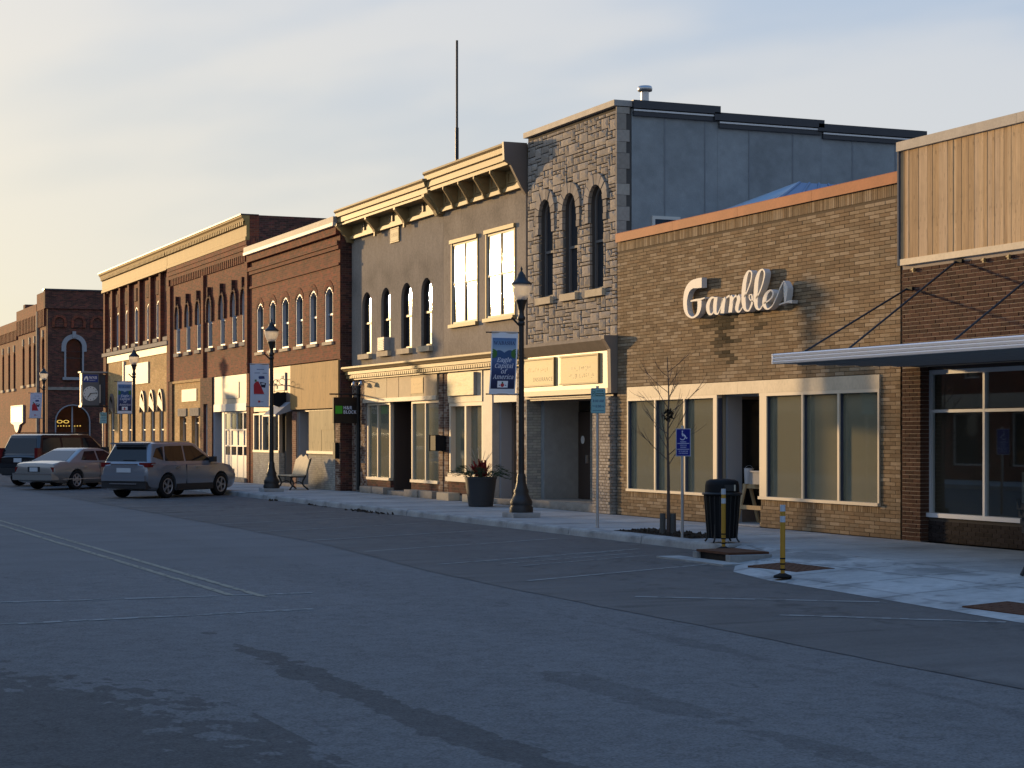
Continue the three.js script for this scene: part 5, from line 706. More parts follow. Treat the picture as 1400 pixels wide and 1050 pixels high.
// ---------------------------------------------------------------- corner building across the side street
{
  const S = 112.6, g = thing('corner_building', 'brick corner building, end wall coloured dark as shaded, arched pale-trimmed window, stepped street side orange-red as sunlit', 'building', 19, 0, 120);
  // the end wall faces the camera: outline in (x, y), extruded along s
  const end = (holes, x0, x1, y0, y1, s0, s1, mat, name) => { const sh = new THREE.Shape([[x0, y0], [x1, y0], [x1, y1], [x0, y1]].map((p) => new THREE.Vector2(...p))); for (const h of holes) sh.holes.push(h); const ge = new THREE.ExtrudeGeometry(sh, { depth: s1 - s0, bevelEnabled: false }); return new B().geo(ge, new THREE.Matrix4().makeTranslation(0, 0, -s1)).build(name, mat, g); };
  const archs = [[18.93, 19.86, 5.1, 7.36], [22.0, 22.93, 5.1, 7.36], [25.1, 26.03, 5.1, 7.36]], door = [18.35, 20.27, 0.1, 3.45];
  end([...archs.map((w) => opening(...w, 'round', THREE.Path)), opening(...door, 'round', THREE.Path)], X1 + 0.02, 30, 0, 9.5, S, S + 0.35, M.darkBrick, 'end_wall');  // darker brick than the street side, putting in the shade of this face
  for (const w of archs) {
    const ring = opening(w[0] - 0.26, w[1] + 0.26, 6.6, w[3] + 0.26, 'round'); ring.holes.push(opening(w[0], w[1], 6.601, w[3], 'round', THREE.Path));
    const o2 = new THREE.ExtrudeGeometry(ring, { depth: 0.1, bevelEnabled: false }), arch = new B().geo(o2, new THREE.Matrix4().makeTranslation(0, 0, -S + 0.002)); arch.box(S - 0.1, S - 0.002, 5.1, 6.6, w[0] - 0.1, w[0]).box(S - 0.1, S - 0.002, 5.1, 6.6, w[1], w[1] + 0.1).box(S - 0.14, S - 0.002, 4.94, 5.1, w[0] - 0.2, w[1] + 0.2).box(S - 0.16, S - 0.002, w[3] + 0.05, w[3] + 0.42, (w[0] + w[1]) / 2 - 0.1, (w[0] + w[1]) / 2 + 0.1); arch.build('window_surround', M.greyPaint, g);
    const sash = part('window', M.darkWood, g, S + 0.2, S + 0.25, 6.2, 6.26, w[0], w[1]); part('pane', M.oldGlass, sash, S + 0.22, S + 0.23, 5.1, 6.2, w[0], w[1]); part('pane', M.oldGlass, sash, S + 0.21, S + 0.22, 6.26, 7.36, w[0], w[1]);
  }
  { const r = opening(door[0] - 0.06, door[1] + 0.06, 0.1, door[3] + 0.06, 'round'); r.holes.push(opening(door[0], door[1], 0.101, door[3], 'round', THREE.Path)); const fr = new B().geo(new THREE.ExtrudeGeometry(r, { depth: 0.12, bevelEnabled: false }), new THREE.Matrix4().makeTranslation(0, 0, -S + 0.002)); fr.box(S + 0.08, S + 0.16, 0.1, 3.42, 19.27, 19.35); const f = fr.build('arched_entry', M.greyPaint, g); const pn = new THREE.ShapeGeometry(opening(door[0], door[1], 0.1, door[3], 'round')); new B().geo(pn, new THREE.Matrix4().makeTranslation(0, 0, -S - 0.14)).build('pane', M.glass, f);
    part('interior_wall', std(0.20, 0.10, 0.06, 0.9), g, S + 2.5, S + 2.6, 0.1, 3.6, 18.2, 23); part('interior_floor', M.brownPaint, g, S + 0.36, S + 2.6, 0, 0.1, 18.2, 23); part('interior_wall', M.roomTan, g, S + 0.36, S + 2.5, 0.1, 3.6, 23, 23.1); part('interior_ceiling', M.roomTan, g, S + 0.36, S + 2.5, 3.55, 3.65, 18.2, 23); part('door_pull', M.goldPaint, f, S + 0.04, S + 0.07, 0.9, 2.2, 19.42, 19.48); }
  part('band', M.stoneBlock, g, S - 0.1, S - 0.002, 4.35, 4.52, X1 + 0.05, 30);
  for (let k = 0; k < 9; k++) { const x = 18.55 + k * 1.1; const o = opening(x - 0.42, x + 0.42, 8.0, 8.75, 'round'); o.holes.push(opening(x - 0.27, x + 0.27, 8.001, 8.6, 'round', THREE.Path)); new B().geo(new THREE.ExtrudeGeometry(o, { depth: 0.09, bevelEnabled: false }), new THREE.Matrix4().makeTranslation(0, 0, -S + 0.003)).build('blind_arch', M.redBrick, g); }
  part('parapet', M.darkBrick, g, S - 0.12, S + 0.4, 9.1, 10.15, X1 - 0.14, 30); part('coping', M.blackCoping, g, S - 0.18, S + 0.45, 10.152, 10.24, X1 - 0.2, 30);
  // corner tower and the street side, given redder brick for the low sun
  const sunBrick = M.redBrick, side = (s0, s1, h, wn, name) => { const w = wall(name, sunBrick, g, s0, s1, 0, h, X1, 0.35, wn.map((q) => [...q, 'segment'])); for (const q of wn) { sashWindow(g, q[0] + 0.003, q[1] - 0.003, q[2] + 0.003, q[3] - 0.003, 'segment', X1 + 0.14, { frame: M.darkWood, tilt: 0.3 }); sill(g, q[0], q[1], q[2], X1, M.limestone, 0.16, 0.12); part('keystone', M.limestone, g, (q[0] + q[1]) / 2 - 0.12, (q[0] + q[1]) / 2 + 0.12, q[3] - 0.02, q[3] + 0.4, X1 - 0.08, X1 - 0.001); } return w; };
  side(S + 0.36, 115.8, 9.1, [[113.6, 114.5, 5.1, 7.5]], 'tower_wall'); part('parapet', sunBrick, g, S + 0.41, 115.8, 9.1, 10.1, X1 - 0.1, X1 + 0.35); part('pilaster', M.stoneBlock, g, 115.6, 115.9, 0, 9.09, X1 - 0.14, X1 - 0.001);
  side(115.82, 124, 8.9, [[116.8, 117.7, 4.8, 7.3], [118.7, 119.6, 4.8, 7.3], [121.3, 122.2, 4.8, 7.3]], 'street_wall'); part('parapet', sunBrick, g, 115.82, 124, 8.9, 9.55, X1 - 0.12, X1 + 0.35);
  for (let s = 116.1; s < 123.8; s += 0.62) part('corbel', sunBrick, g, s, s + 0.3, 8.0, 8.898, X1 - 0.12, X1 - 0.001); for (let s = S + 0.6; s < 115.7; s += 0.5) part('corbel', sunBrick, g, s, s + 0.24, 8.1, 9.098, X1 - 0.1, X1 - 0.001);
  side(124.02, 150, 8.4, [[125.2, 126.1, 4.7, 7.1], [127.6, 128.5, 4.7, 7.1], [130.4, 131.3, 4.7, 7.1], [133.4, 134.3, 4.7, 7.1], [137, 137.9, 4.7, 7.1]], 'street_wall'); part('parapet', sunBrick, g, 124.02, 150, 8.4, 9.0, X1 - 0.12, X1 + 0.35); for (let s = 124.3; s < 149; s += 0.62) part('corbel', sunBrick, g, s, s + 0.3, 7.8, 8.398, X1 - 0.1, X1 - 0.001);
  part('roof', M.roof, g, S + 0.4, 149.8, 8.0, 8.2, X1 + 0.36, 30); part('back_wall', M.darkBrick, g, S + 0.4, 149.8, 0, 8.2, 29.8, 30); part('chimney', M.darkBrick, g, 126.2, 127, 8.2, 10.2, 18.6, 19.3); part('far_wall', M.darkBrick, g, 149.8, 150, 0, 8.4, X1 + 0.36, 30);
  // neon marks in the window
  const neon = std(0.2, 0.12, 0.02, 0.5, { emissive: rgb(1, 0.62, 0.12), emissiveIntensity: 0.9 }); const nn = thing('neon_sign', 'small glowing yellow neon sign inside the arched corner entry', 'neon sign', 18.8, 2.3, S + 0.3);
  for (const x of [18.62, 19.0]) new B().geo(new THREE.TorusGeometry(0.11, 0.02, 6, 16), new THREE.Matrix4().makeScale(1.3, 0.75, 1).setPosition(x, 2.5, -S - 0.3)).build('lit_tube', neon, nn); for (let k = 0; k < 9; k++) part('lit_letter', neon, nn, S + 0.29, S + 0.31, 2.22, 2.27 + (k % 3) * 0.01, 18.5 + k * 0.16, 18.56 + k * 0.16);
}
{ // shield-shaped picture sign on the far street wall
  const g = thing('shield_sign', 'pale shield-shaped picture sign on the far red brick wall', 'sign', X1 - 0.1, 2.4, 125), sh = new THREE.Shape(); sh.moveTo(121.2, 3.6); sh.lineTo(126.4, 3.6); sh.lineTo(126.4, 2.5); sh.lineTo(125, 2.35); sh.quadraticCurveTo(123.8, 1.4, 122.6, 2.35); sh.lineTo(121.2, 2.5); sh.closePath();
  new B().prismX(sh, X1 - 0.14, X1 - 0.03).build('backing', M.whiteWorn, g); const t = canvasTex(256, 128, (c) => { const Q = rng(3); c.fillStyle = '#b08a4a'; c.fillRect(0, 0, 256, 128); for (let k = 0; k < 300; k++) { c.fillStyle = `rgba(${90 + Q() * 150 | 0},${70 + Q() * 130 | 0},${30 + Q() * 70 | 0},.4)`; c.fillRect(Q() * 256, Q() * 128, 10 + Q() * 40, 3 + Q() * 12); } }); const q = new B(); q.quad([X1 - 0.145, 2.55, -126.2], [X1 - 0.145, 2.55, -121.4], [X1 - 0.145, 3.45, -121.4], [X1 - 0.145, 3.45, -126.2]); q.t = [0, 0, 1, 0, 1, 1, 0, 1]; q.build('picture', new THREE.MeshStandardMaterial({ map: t, roughness: 0.5 }), g);
}
// ---------------------------------------------------------------- the row on the near side of the street: it shades the carriageway and shows in the shop windows
{
  const kinds = [['red brick', M.redBrick], ['dark brick', M.darkBrick], ['pale stucco', M.stuccoPale], ['yellow brick', M.yellowBrick]], look = ['with a flat cornice', 'with two shop windows', 'beside the pavement', 'with tall upper windows', 'with a plain parapet', 'near the side street', 'with a recessed door', 'with a wide shop front', 'at the end of the row'];
  let s = -12; const X = -7.6;
  const widths = [18, 21, 17, 22, 19, 20.4, 22.6, 18, 24], hs = [6.8, 6.5, 6.7, 6.68, 6.7, 9.3, 6.74, 6.62, 6.8];
  widths.forEach((w, k) => {
    const a = s, e = s + w - 0.03, h = hs[k], [kn, mat] = kinds[(k * 5 + 1) % 4], g = thing('shop_building', `${kn} shop across the street ${look[k]}, facing the row`, 'building', X - 1, 0, (a + e) / 2, 'shops on the near side of the street');
    const n = Math.floor(w / 3.4), up = [], low = []; for (let j = 0; j < n; j++) { const c = a + w * (j + 0.5) / n; up.push([c - 0.55, c + 0.55, 3.9, 5.5]); low.push([c - 1.25, c + 1.25, 0.55, 2.6]); }
    wall('wall', mat, g, a, e, 0, h - 0.02, X - 0.3, 0.3, [...up, ...low]);
    for (const q of [...up, ...low]) { const f = new B().box(q[0], q[1], q[2], q[2] + 0.07, X - 0.22, X - 0.14).box(q[0], q[1], q[3] - 0.07, q[3], X - 0.22, X - 0.14).box(q[0], q[0] + 0.07, q[2] + 0.07, q[3] - 0.07, X - 0.22, X - 0.14).box(q[1] - 0.07, q[1], q[2] + 0.07, q[3] - 0.07, X - 0.22, X - 0.14).build('window', M.white, g); part('pane', M.oldGlass, f, q[0] + 0.07, q[1] - 0.07, q[2] + 0.07, q[3] - 0.07, X - 0.2, X - 0.19); }
    part('cornice', mat, g, a, e, h - 0.4, h, X + 0.002, X + 0.3); part('fascia', M.cream, g, a + 0.4, e - 0.4, 2.75, 3.3, X + 0.002, X + 0.08);
    part('side_wall', mat, g, a, a + 0.25, 0, h - 0.02, X - 12, X - 0.302); part('side_wall', mat, g, e - 0.25, e, 0, h - 0.02, X - 12, X - 0.302); part('back_wall', mat, g, a + 0.252, e - 0.252, 0, h - 0.02, X - 12, X - 11.75); part('roof', M.roof, g, a + 0.252, e - 0.252, h - 0.6, h - 0.4, X - 11.7, X - 0.302);
    s += w;
  });
}
// ---------------------------------------------------------------- street lamps
function faceTex(w, h, draw) { const t = canvasTex(w, h, draw); t.wrapS = t.wrapT = THREE.ClampToEdgeWrapping; return t; }
function facePlate(parent, name, tex, x0, x1, y0, y1, s, rough = 0.6) { const b = new B(); b.quad([x0, y0, -s], [x1, y0, -s], [x1, y1, -s], [x0, y1, -s]); b.t = [0, 0, 1, 0, 1, 1, 0, 1]; return b.build(name, new THREE.MeshStandardMaterial({ map: tex, roughness: rough }), parent); }
function lampPost(x, s, label) {
  const g = thing('street_lamp', label, 'street lamp', x, 0, s, 'ornate lamps along the kerb');
  new B().box(s - 0.31, s + 0.31, 0, 0.1, x - 0.31, x + 0.31).build('plinth', M.concrete, g);
  new B().lathe([[0.25, 0.1], [0.25, 0.2], [0.22, 0.24], [0.235, 0.27], [0.235, 0.34], [0.2, 0.4], [0.15, 0.5], [0.165, 0.55], [0.13, 0.62], [0.1, 0.74], [0.095, 0.86], [0.075, 0.92]], x, 0, s, 16).build('base', M.blackIron, g);
  const pole = new B().lathe([[0.068, 0.9], [0.058, 2.4], [0.052, 4.2]], x, 0, s, 14); for (let k = 0; k < 8; k++) { const a = k * Math.PI / 4; pole.tube([[x + 0.062 * Math.cos(a), 0.92, s + 0.062 * Math.sin(a)], [x + 0.048 * Math.cos(a), 4.2, s + 0.048 * Math.sin(a)]], 0.01, 5); } pole.build('pole', M.blackIron, g);
  new B().lathe([[0.055, 4.15], [0.085, 4.19], [0.085, 4.23], [0.06, 4.27], [0.055, 4.36], [0.075, 4.42], [0.09, 4.5], [0.125, 4.57], [0.125, 4.6]], x, 0, s, 16).build('collar', M.blackIron, g);
  new B().lathe([[0.1, 4.6], [0.145, 4.66], [0.19, 4.76], [0.212, 4.86], [0.205, 4.94]], x, 0, s, 24).build('globe', M.globe, g);
  new B().lathe([[0.0, 4.70], [0.05, 4.69], [0.08, 4.65], [0.085, 4.6]], x, 0, s, 14).build('lamp_reflector', std(0.35, 0.38, 0.45, 0.35), g);
  new B().lathe([[0.222, 4.92], [0.225, 4.95], [0.17, 4.99], [0.11, 5.05], [0.085, 5.11], [0.09, 5.125], [0.06, 5.15], [0.03, 5.2], [0.0, 5.21]], x, 0, s, 20).build('cap', M.blackIron, g);
  new B().lathe([[0.012, 5.18], [0.02, 5.22], [0.03, 5.25], [0.018, 5.28], [0.012, 5.29], [0.0, 5.32]], x, 0, s, 12).build('finial', M.blackIron, g);
  new B().tube([[x - 0.05, 4.06, s], [x - 0.22, 4.22, s]], 0.022, 8).lathe([[0.0, -0.03], [0.075, -0.02], [0.075, 0.06], [0.0, 0.07]], x, 4.08, s, 12).build('outlet_arm', M.blackIron, g);
  const arms = new B(); for (const y of [3.9, 2.6]) arms.tube([[x, y, s], [x - 0.78, y, s]], 0.014, 7).lathe([[0, -0.02], [0.03, 0], [0, 0.02]], x - 0.79, y, s, 8); arms.build('banner_arm', M.blackIron, g);
  return g;
}
const LX = 15.75, LAMPS = [[37.06, 'black street lamp between the planter and the parking sign'], [56.65, 'black street lamp on the kerb just past the silver crossover'], [77.4, 'black street lamp in front of the yellow brick pointed windows'], [100.4, 'black street lamp at the far side street corner, left of the clock sign']];
for (const [s, l] of LAMPS) lampPost(LX, s, l);
const blueBanner = faceTex(256, 560, (c, w, h) => {
  c.fillStyle = '#dfe5ea'; c.fillRect(0, 0, w, h); const g = c.createLinearGradient(0, 50, 0, 520); g.addColorStop(0, '#4f74a0'); g.addColorStop(0.25, '#9db4c6'); g.addColorStop(0.36, '#52719f'); g.addColorStop(0.7, '#2c3b66'); g.addColorStop(1, '#1d2444'); c.fillStyle = g; c.fillRect(12, 50, w - 24, 462);
  c.fillStyle = '#33557f'; c.beginPath(); c.moveTo(12, 200); c.quadraticCurveTo(70, 130, 128, 185); c.quadraticCurveTo(190, 130, w - 12, 195); c.lineTo(w - 12, 235); c.lineTo(12, 235); c.fill();
  c.fillStyle = '#3f7034'; for (const [x, d] of [[14, 1], [w - 14, -1]]) for (let k = 0; k < 5; k++) { c.beginPath(); c.ellipse(x + d * 22, 165 + k * 14, 26, 9, d * (0.5 - k * 0.25), 0, 7); c.fill(); }
  c.fillStyle = '#1c2d55'; c.textAlign = 'center'; c.font = 'bold 44px serif'; c.fillText('WABASHA', w / 2, 112, 206);
  c.fillStyle = '#e6e9ef'; c.font = 'italic 54px serif'; c.fillText('Eagle', w / 2, 268); c.fillText('Capital', w / 2, 322); c.fillText('of', w / 2, 372); c.fillText('America', w / 2, 422, 200);
  c.fillStyle = '#e8ecf0'; c.fillRect(78, 440, 100, 60); c.fillStyle = '#b8323a'; c.beginPath(); c.arc(128, 478, 17, 0, 7); c.fill(); c.fillStyle = '#35507c'; c.fillRect(94, 476, 12, 8); c.fillRect(152, 476, 12, 8); c.fillStyle = '#446b4a'; c.fillRect(120, 448, 14, 16);
});
const redBanner = faceTex(256, 540, (c, w, h) => {
  c.fillStyle = '#c3cddb'; c.fillRect(0, 0, w, h); c.fillStyle = '#59688a'; for (const [x, y, a] of [[90, 62, 60], [150, 62, 40], [60, 108, 70], [168, 110, 60], [120, 150, 50]]) c.fillRect(x, y, a, 8); c.fillStyle = '#2c3d6c'; c.beginPath(); c.moveTo(110, 160); c.lineTo(190, 150); c.lineTo(196, 185); c.lineTo(120, 190); c.fill();
  c.fillStyle = '#b02c30'; c.beginPath(); c.moveTo(50, 380); c.lineTo(48, 270); c.quadraticCurveTo(60, 220, 110, 218); c.lineTo(150, 290); c.lineTo(190, 380); c.fill(); c.fillStyle = '#3c6a44'; c.fillRect(62, 196, 26, 28); c.fillStyle = '#20263c'; c.beginPath(); c.moveTo(130, 226); c.lineTo(214, 240); c.lineTo(200, 300); c.lineTo(150, 292); c.fill(); c.fillStyle = '#dce3ec'; c.fillRect(150, 244, 44, 14); c.fillStyle = '#8fa3bd'; c.fillRect(50, 384, 150, 6); c.fillStyle = '#b8323a'; c.fillRect(108, 462, 30, 26); c.fillStyle = '#59688a'; c.fillRect(140, 474, 40, 8);
});
function banner(s, tex, label, lean = 0) {
  const x0 = LX - 0.68, x1 = LX - 0.085, g = thing('street_banner', label, 'banner', x1, 2.6, s, 'banners on the street lamps'), n = 10, b = new B();
  for (let k = 0; k < n; k++) for (let j = 0; j < 12; j++) { const P = (i, q) => { const t = i / n, v = q / 12, bow = 0.05 * Math.sin(Math.PI * v) * (0.4 + 0.6 * t) + 0.014 * Math.sin(t * 9 + v * 4); return [lerp(x0, x1, t) - (1 - v) * lean * 0.07, lerp(2.6, 3.9, v), -s + 0.016 + bow * 0.7]; }; const i0 = b.p.length; b.quad(P(k, j), P(k + 1, j), P(k + 1, j + 1), P(k, j + 1)); b.t.splice(b.t.length - 8, 8, k / n, j / 12, (k + 1) / n, j / 12, (k + 1) / n, (j + 1) / 12, k / n, (j + 1) / 12); }
  b.build('cloth', new THREE.MeshPhysicalMaterial({ map: tex, roughness: 0.8, side: THREE.DoubleSide }), g); for (const y of [3.9, 2.6]) new B().tube([[x0, y, s], [x1, y, s]], 0.022, 8).build('sleeve', M.whiteWorn, g);
}
banner(LAMPS[0][0], blueBanner, 'navy scenic banner with white script on the lamp by the planter', 1); banner(LAMPS[1][0], redBanner, 'pale banner with a red figure on the lamp past the crossover'); banner(LAMPS[2][0], blueBanner, 'navy scenic banner hanging before the yellow brick pointed windows'); banner(LAMPS[3][0], redBanner, 'pale banner with a red figure on the farthest lamp', 1);

// ---------------------------------------------------------------- signs
function parkingSign(x, s, label, top = 2.62) {
  const g = thing('parking_sign', label, 'sign', x, 0, s, 'hour-limit parking signs'); new B().tube([[x, 0, s], [x, top + 0.04, s]], 0.028, 10).build('post', M.galvanised, g);
  const sh = new THREE.Shape(), r = 0.03, w = 0.15, y0 = top - 0.475, y1 = top; sh.moveTo(x - w + r, y0); sh.lineTo(x + w - r, y0); sh.quadraticCurveTo(x + w, y0, x + w, y0 + r); sh.lineTo(x + w, y1 - r); sh.quadraticCurveTo(x + w, y1, x + w - r, y1); sh.lineTo(x - w + r, y1); sh.quadraticCurveTo(x - w, y1, x - w, y1 - r); sh.lineTo(x - w, y0 + r); sh.quadraticCurveTo(x - w, y0, x - w + r, y0);
  const pl = new B().geo(new THREE.ExtrudeGeometry(sh, { depth: 0.006, bevelEnabled: false }), new THREE.Matrix4().makeTranslation(0, 0, -s + 0.03)).build('plate', std(0.16, 0.36, 0.38, 0.5), g);
  facePlate(pl, 'face', parkTex, x - w + 0.012, x + w - 0.012, y0 + 0.012, y1 - 0.012, s - 0.0385, 0.5);
}
const parkTex = faceTex(192, 308, (c, w, h) => { c.fillStyle = '#86b8bc'; c.fillRect(0, 0, w, h); c.fillStyle = '#14564f'; c.strokeStyle = '#14564f'; c.lineWidth = 6; c.strokeRect(10, 10, 40, 84); c.textAlign = 'center'; c.font = 'bold 58px sans-serif'; c.fillText('2', 30, 72, 34); c.font = 'bold 34px sans-serif'; c.fillText('HOUR', 118, 42, 110); c.fillRect(60, 56, 122, 40); c.fillStyle = '#bcd6d8'; c.font = 'bold 28px sans-serif'; c.fillText('PARKING', 121, 86, 112); c.fillStyle = '#2a4f72'; c.font = 'bold 44px sans-serif'; c.fillText('8:00 AM', w / 2, 172, 160); c.font = 'bold 26px sans-serif'; c.fillText('TO', 28, 232); c.font = 'bold 44px sans-serif'; c.fillText('6:00', 96, 240, 84); c.font = 'bold 28px sans-serif'; c.fillText('PM', 162, 238, 44); c.fillRect(16, 276, 160, 6); });  // white of the sign tinted teal: bluish shade put into its colour
parkingSign(15.28, 32.3, 'two-hour parking sign tinted teal as in shade in front of the recessed entry'); parkingSign(15.4, 82.2, 'small far parking sign beside the yellow brick corner block', 2.7);
{
  const x = 15.12, s = 28.6, g = thing('accessible_parking_sign', 'blue wheelchair parking sign beside the young bare tree', 'sign', x, 0, s), top = 1.85;
  new B().tube([[x, 0, s], [x, top + 0.05, s]], 0.026, 10).build('post', M.galvanised, g); const t = faceTex(192, 320, (c, w, h) => {
    c.fillStyle = '#c8d0de'; c.fillRect(0, 0, w, h); c.fillStyle = '#0f1f86'; c.fillRect(6, 6, w - 12, h - 12); c.strokeStyle = c.fillStyle = '#dfe4f2'; c.lineWidth = 10; c.beginPath(); c.arc(84, 96, 34, -1.9, 2.6); c.stroke(); c.beginPath(); c.arc(84, 30, 9, 0, 7); c.fill(); c.beginPath(); c.moveTo(82, 42); c.lineTo(84, 82); c.lineTo(122, 82); c.lineTo(134, 112); c.lineTo(150, 106); c.stroke();
    c.textAlign = 'center'; c.font = 'bold 18px sans-serif'; c.fillText('PARKING', w / 2, 160); c.fillRect(16, 168, w - 32, 6); c.font = 'bold 16px sans-serif'; c.fillText('VEHICLE ID', w / 2, 198); c.fillText('REQUIRED', w / 2, 222); c.fillRect(16, 236, w - 32, 6); c.fillText('UP TO $200 FINE', w / 2, 268, 160); c.fillText('FOR VIOLATION', w / 2, 292, 160); });
  const pl = part('plate', M.galvanised, g, s - 0.032, s - 0.026, top - 0.47, top, x - 0.14, x + 0.14); facePlate(pl, 'face', t, x - 0.138, x + 0.138, top - 0.468, top - 0.002, s - 0.0345, 0.45);
}
{ // black projecting sign over the panelled shop front
  const s = 55.5, g = thing('projecting_sign', 'square black projecting sign with green block and white letters', 'sign', 17.8, 2.1, s), bd = part('panel', M.black, g, s - 0.06, s + 0.06, 2.09, 2.88, 17.36, 18.1);
  const t = faceTex(384, 400, (c, w, h) => { c.fillStyle = '#0d0d0d'; c.fillRect(0, 0, w, h); c.fillStyle = '#3fae2a'; c.fillRect(22, 128, 120, 124); c.fillStyle = '#d7e2f2'; c.font = 'bold 74px sans-serif'; c.textAlign = 'left'; c.fillText('H&R', 156, 184, 150); c.fillText('BLOCK', 156, 252, 222); }); facePlate(bd, 'face', t, 17.37, 18.09, 2.1, 2.87, s - 0.0625, 0.35);
  const tb = facePlate(bd, 'face', t, 17.37, 18.09, 2.1, 2.87, s + 0.0625, 0.35); tb.scale.x = 1; new B().tube([[X0, 2.98, s], [17.25, 2.98, s]], 0.022, 8).build('bracket', M.blackIron, g); for (const x of [17.45, 18.0]) new B().tube([[x, 2.87, s], [x, 2.98, s]], 0.012, 6).build('hanger', M.blackIron, g);
}
{ // clock box sign on the corner block
  const s = 94.55, g = thing('clock_sign', 'dark box sign with white clock face on the corner block', 'clock sign', 17.1, 3.16, s), hs = part('housing', std(0.13, 0.14, 0.15, 0.6), g, s - 0.3, s + 0.3, 3.18, 4.78, 16.62, 17.46); part('cap', M.greyPaint, hs, s - 0.36, s + 0.36, 4.782, 4.85, 16.55, 17.86); part('base_ledge', M.blackIron, hs, s - 0.34, s + 0.34, 3.1, 3.178, 16.58, 17.86); part('wall_mount', std(0.10, 0.10, 0.11, 0.7), g, s - 0.15, s + 0.15, 3.2, 4.7, 17.462, X1 - 0.002);
  const t = faceTex(256, 128, (c) => { c.fillStyle = '#173a86'; c.fillRect(0, 0, 256, 128); c.fillStyle = '#eef2f6'; c.beginPath(); c.moveTo(16, 96); c.quadraticCurveTo(20, 30, 66, 26); c.quadraticCurveTo(96, 40, 88, 100); c.lineTo(70, 104); c.quadraticCurveTo(72, 70, 54, 62); c.quadraticCurveTo(34, 76, 30, 100); c.fill(); c.fillStyle = '#d9b04a'; c.fillRect(44, 60, 16, 12); c.fillStyle = '#eef2f6'; c.font = 'bold 62px serif'; c.fillText('WNB', 102, 74, 140); c.font = '22px sans-serif'; c.fillText('FINANCIAL', 104, 104, 136); }); facePlate(hs, 'logo_panel', t, 16.68, 17.4, 4.32, 4.7, s - 0.303, 0.4);
  const cx = 17.04, cy = 3.76, disc = new B().geo(new THREE.CylinderGeometry(0.36, 0.36, 0.03, 40), new THREE.Matrix4().makeRotationX(Math.PI / 2).setPosition(cx, cy, -s + 0.31)).build('clock_face', std(0.66, 0.70, 0.70, 0.4), hs); for (let k = 0; k < 12; k++) { const a = k * Math.PI / 6; part('hour_mark', M.black, disc, s - 0.33, s - 0.326, cy + 0.3 * Math.cos(a) - 0.022, cy + 0.3 * Math.cos(a) + 0.022, cx + 0.3 * Math.sin(a) - 0.015, cx + 0.3 * Math.sin(a) + 0.015); }
  const hand = (ang, l, w, n) => { const a = rad(ang), m = shade(new THREE.Mesh(new THREE.BoxGeometry(w, l, 0.008), M.black)); const o = ORG.get(hs); m.name = n; m.position.set(cx + Math.sin(a) * l * 0.38 - o.x, cy + Math.cos(a) * l * 0.38 - o.y, -s + 0.34 - o.z); m.rotation.z = -a; hs.add(m); }; hand(217, 0.27, 0.035, 'hour_hand'); hand(83, 0.38, 0.026, 'minute_hand');
  for (const x of [16.575, 17.5]) part('side_tube', M.galvanised, hs, s - 0.34, s - 0.302, 3.3, 4.2, x - 0.03, x + 0.03);
}
{ // dark shop sign hung on scrolled iron
  const s = 62.4, g = thing('hanging_sign', 'small dark shaped sign hung from scrolled iron over the grey shop door', 'sign', 17.6, 2.6, s), sh = new THREE.Shape([[17.36, 2.78], [17.68, 2.66], [18.0, 2.78], [18.0, 3.12], [17.88, 3.14], [17.8, 3.18], [17.68, 3.16], [17.56, 3.18], [17.48, 3.14], [17.36, 3.12]].map((p) => new THREE.Vector2(...p))); new B().geo(new THREE.ExtrudeGeometry(sh, { depth: 0.05, bevelEnabled: true, bevelSize: 0.012, bevelThickness: 0.01, bevelSegments: 1 }), new THREE.Matrix4().makeTranslation(0, 0, -s - 0.025)).build('panel', M.black, g);
  const b = new B().tube([[X1, 3.42, s], [17.1, 3.42, s]], 0.014, 7); for (const [x, y, r] of [[17.72, 3.54, 0.1], [17.5, 3.52, 0.08], [17.3, 3.5, 0.06]]) b.geo(new THREE.TorusGeometry(r, 0.01, 6, 20, 5), new THREE.Matrix4().makeTranslation(x, y, -s)); for (const x of [17.45, 17.8]) b.tube([[x, 3.15, s], [x, 3.42, s]], 0.008, 5); b.build('iron_bracket', M.blackIron, g);
}
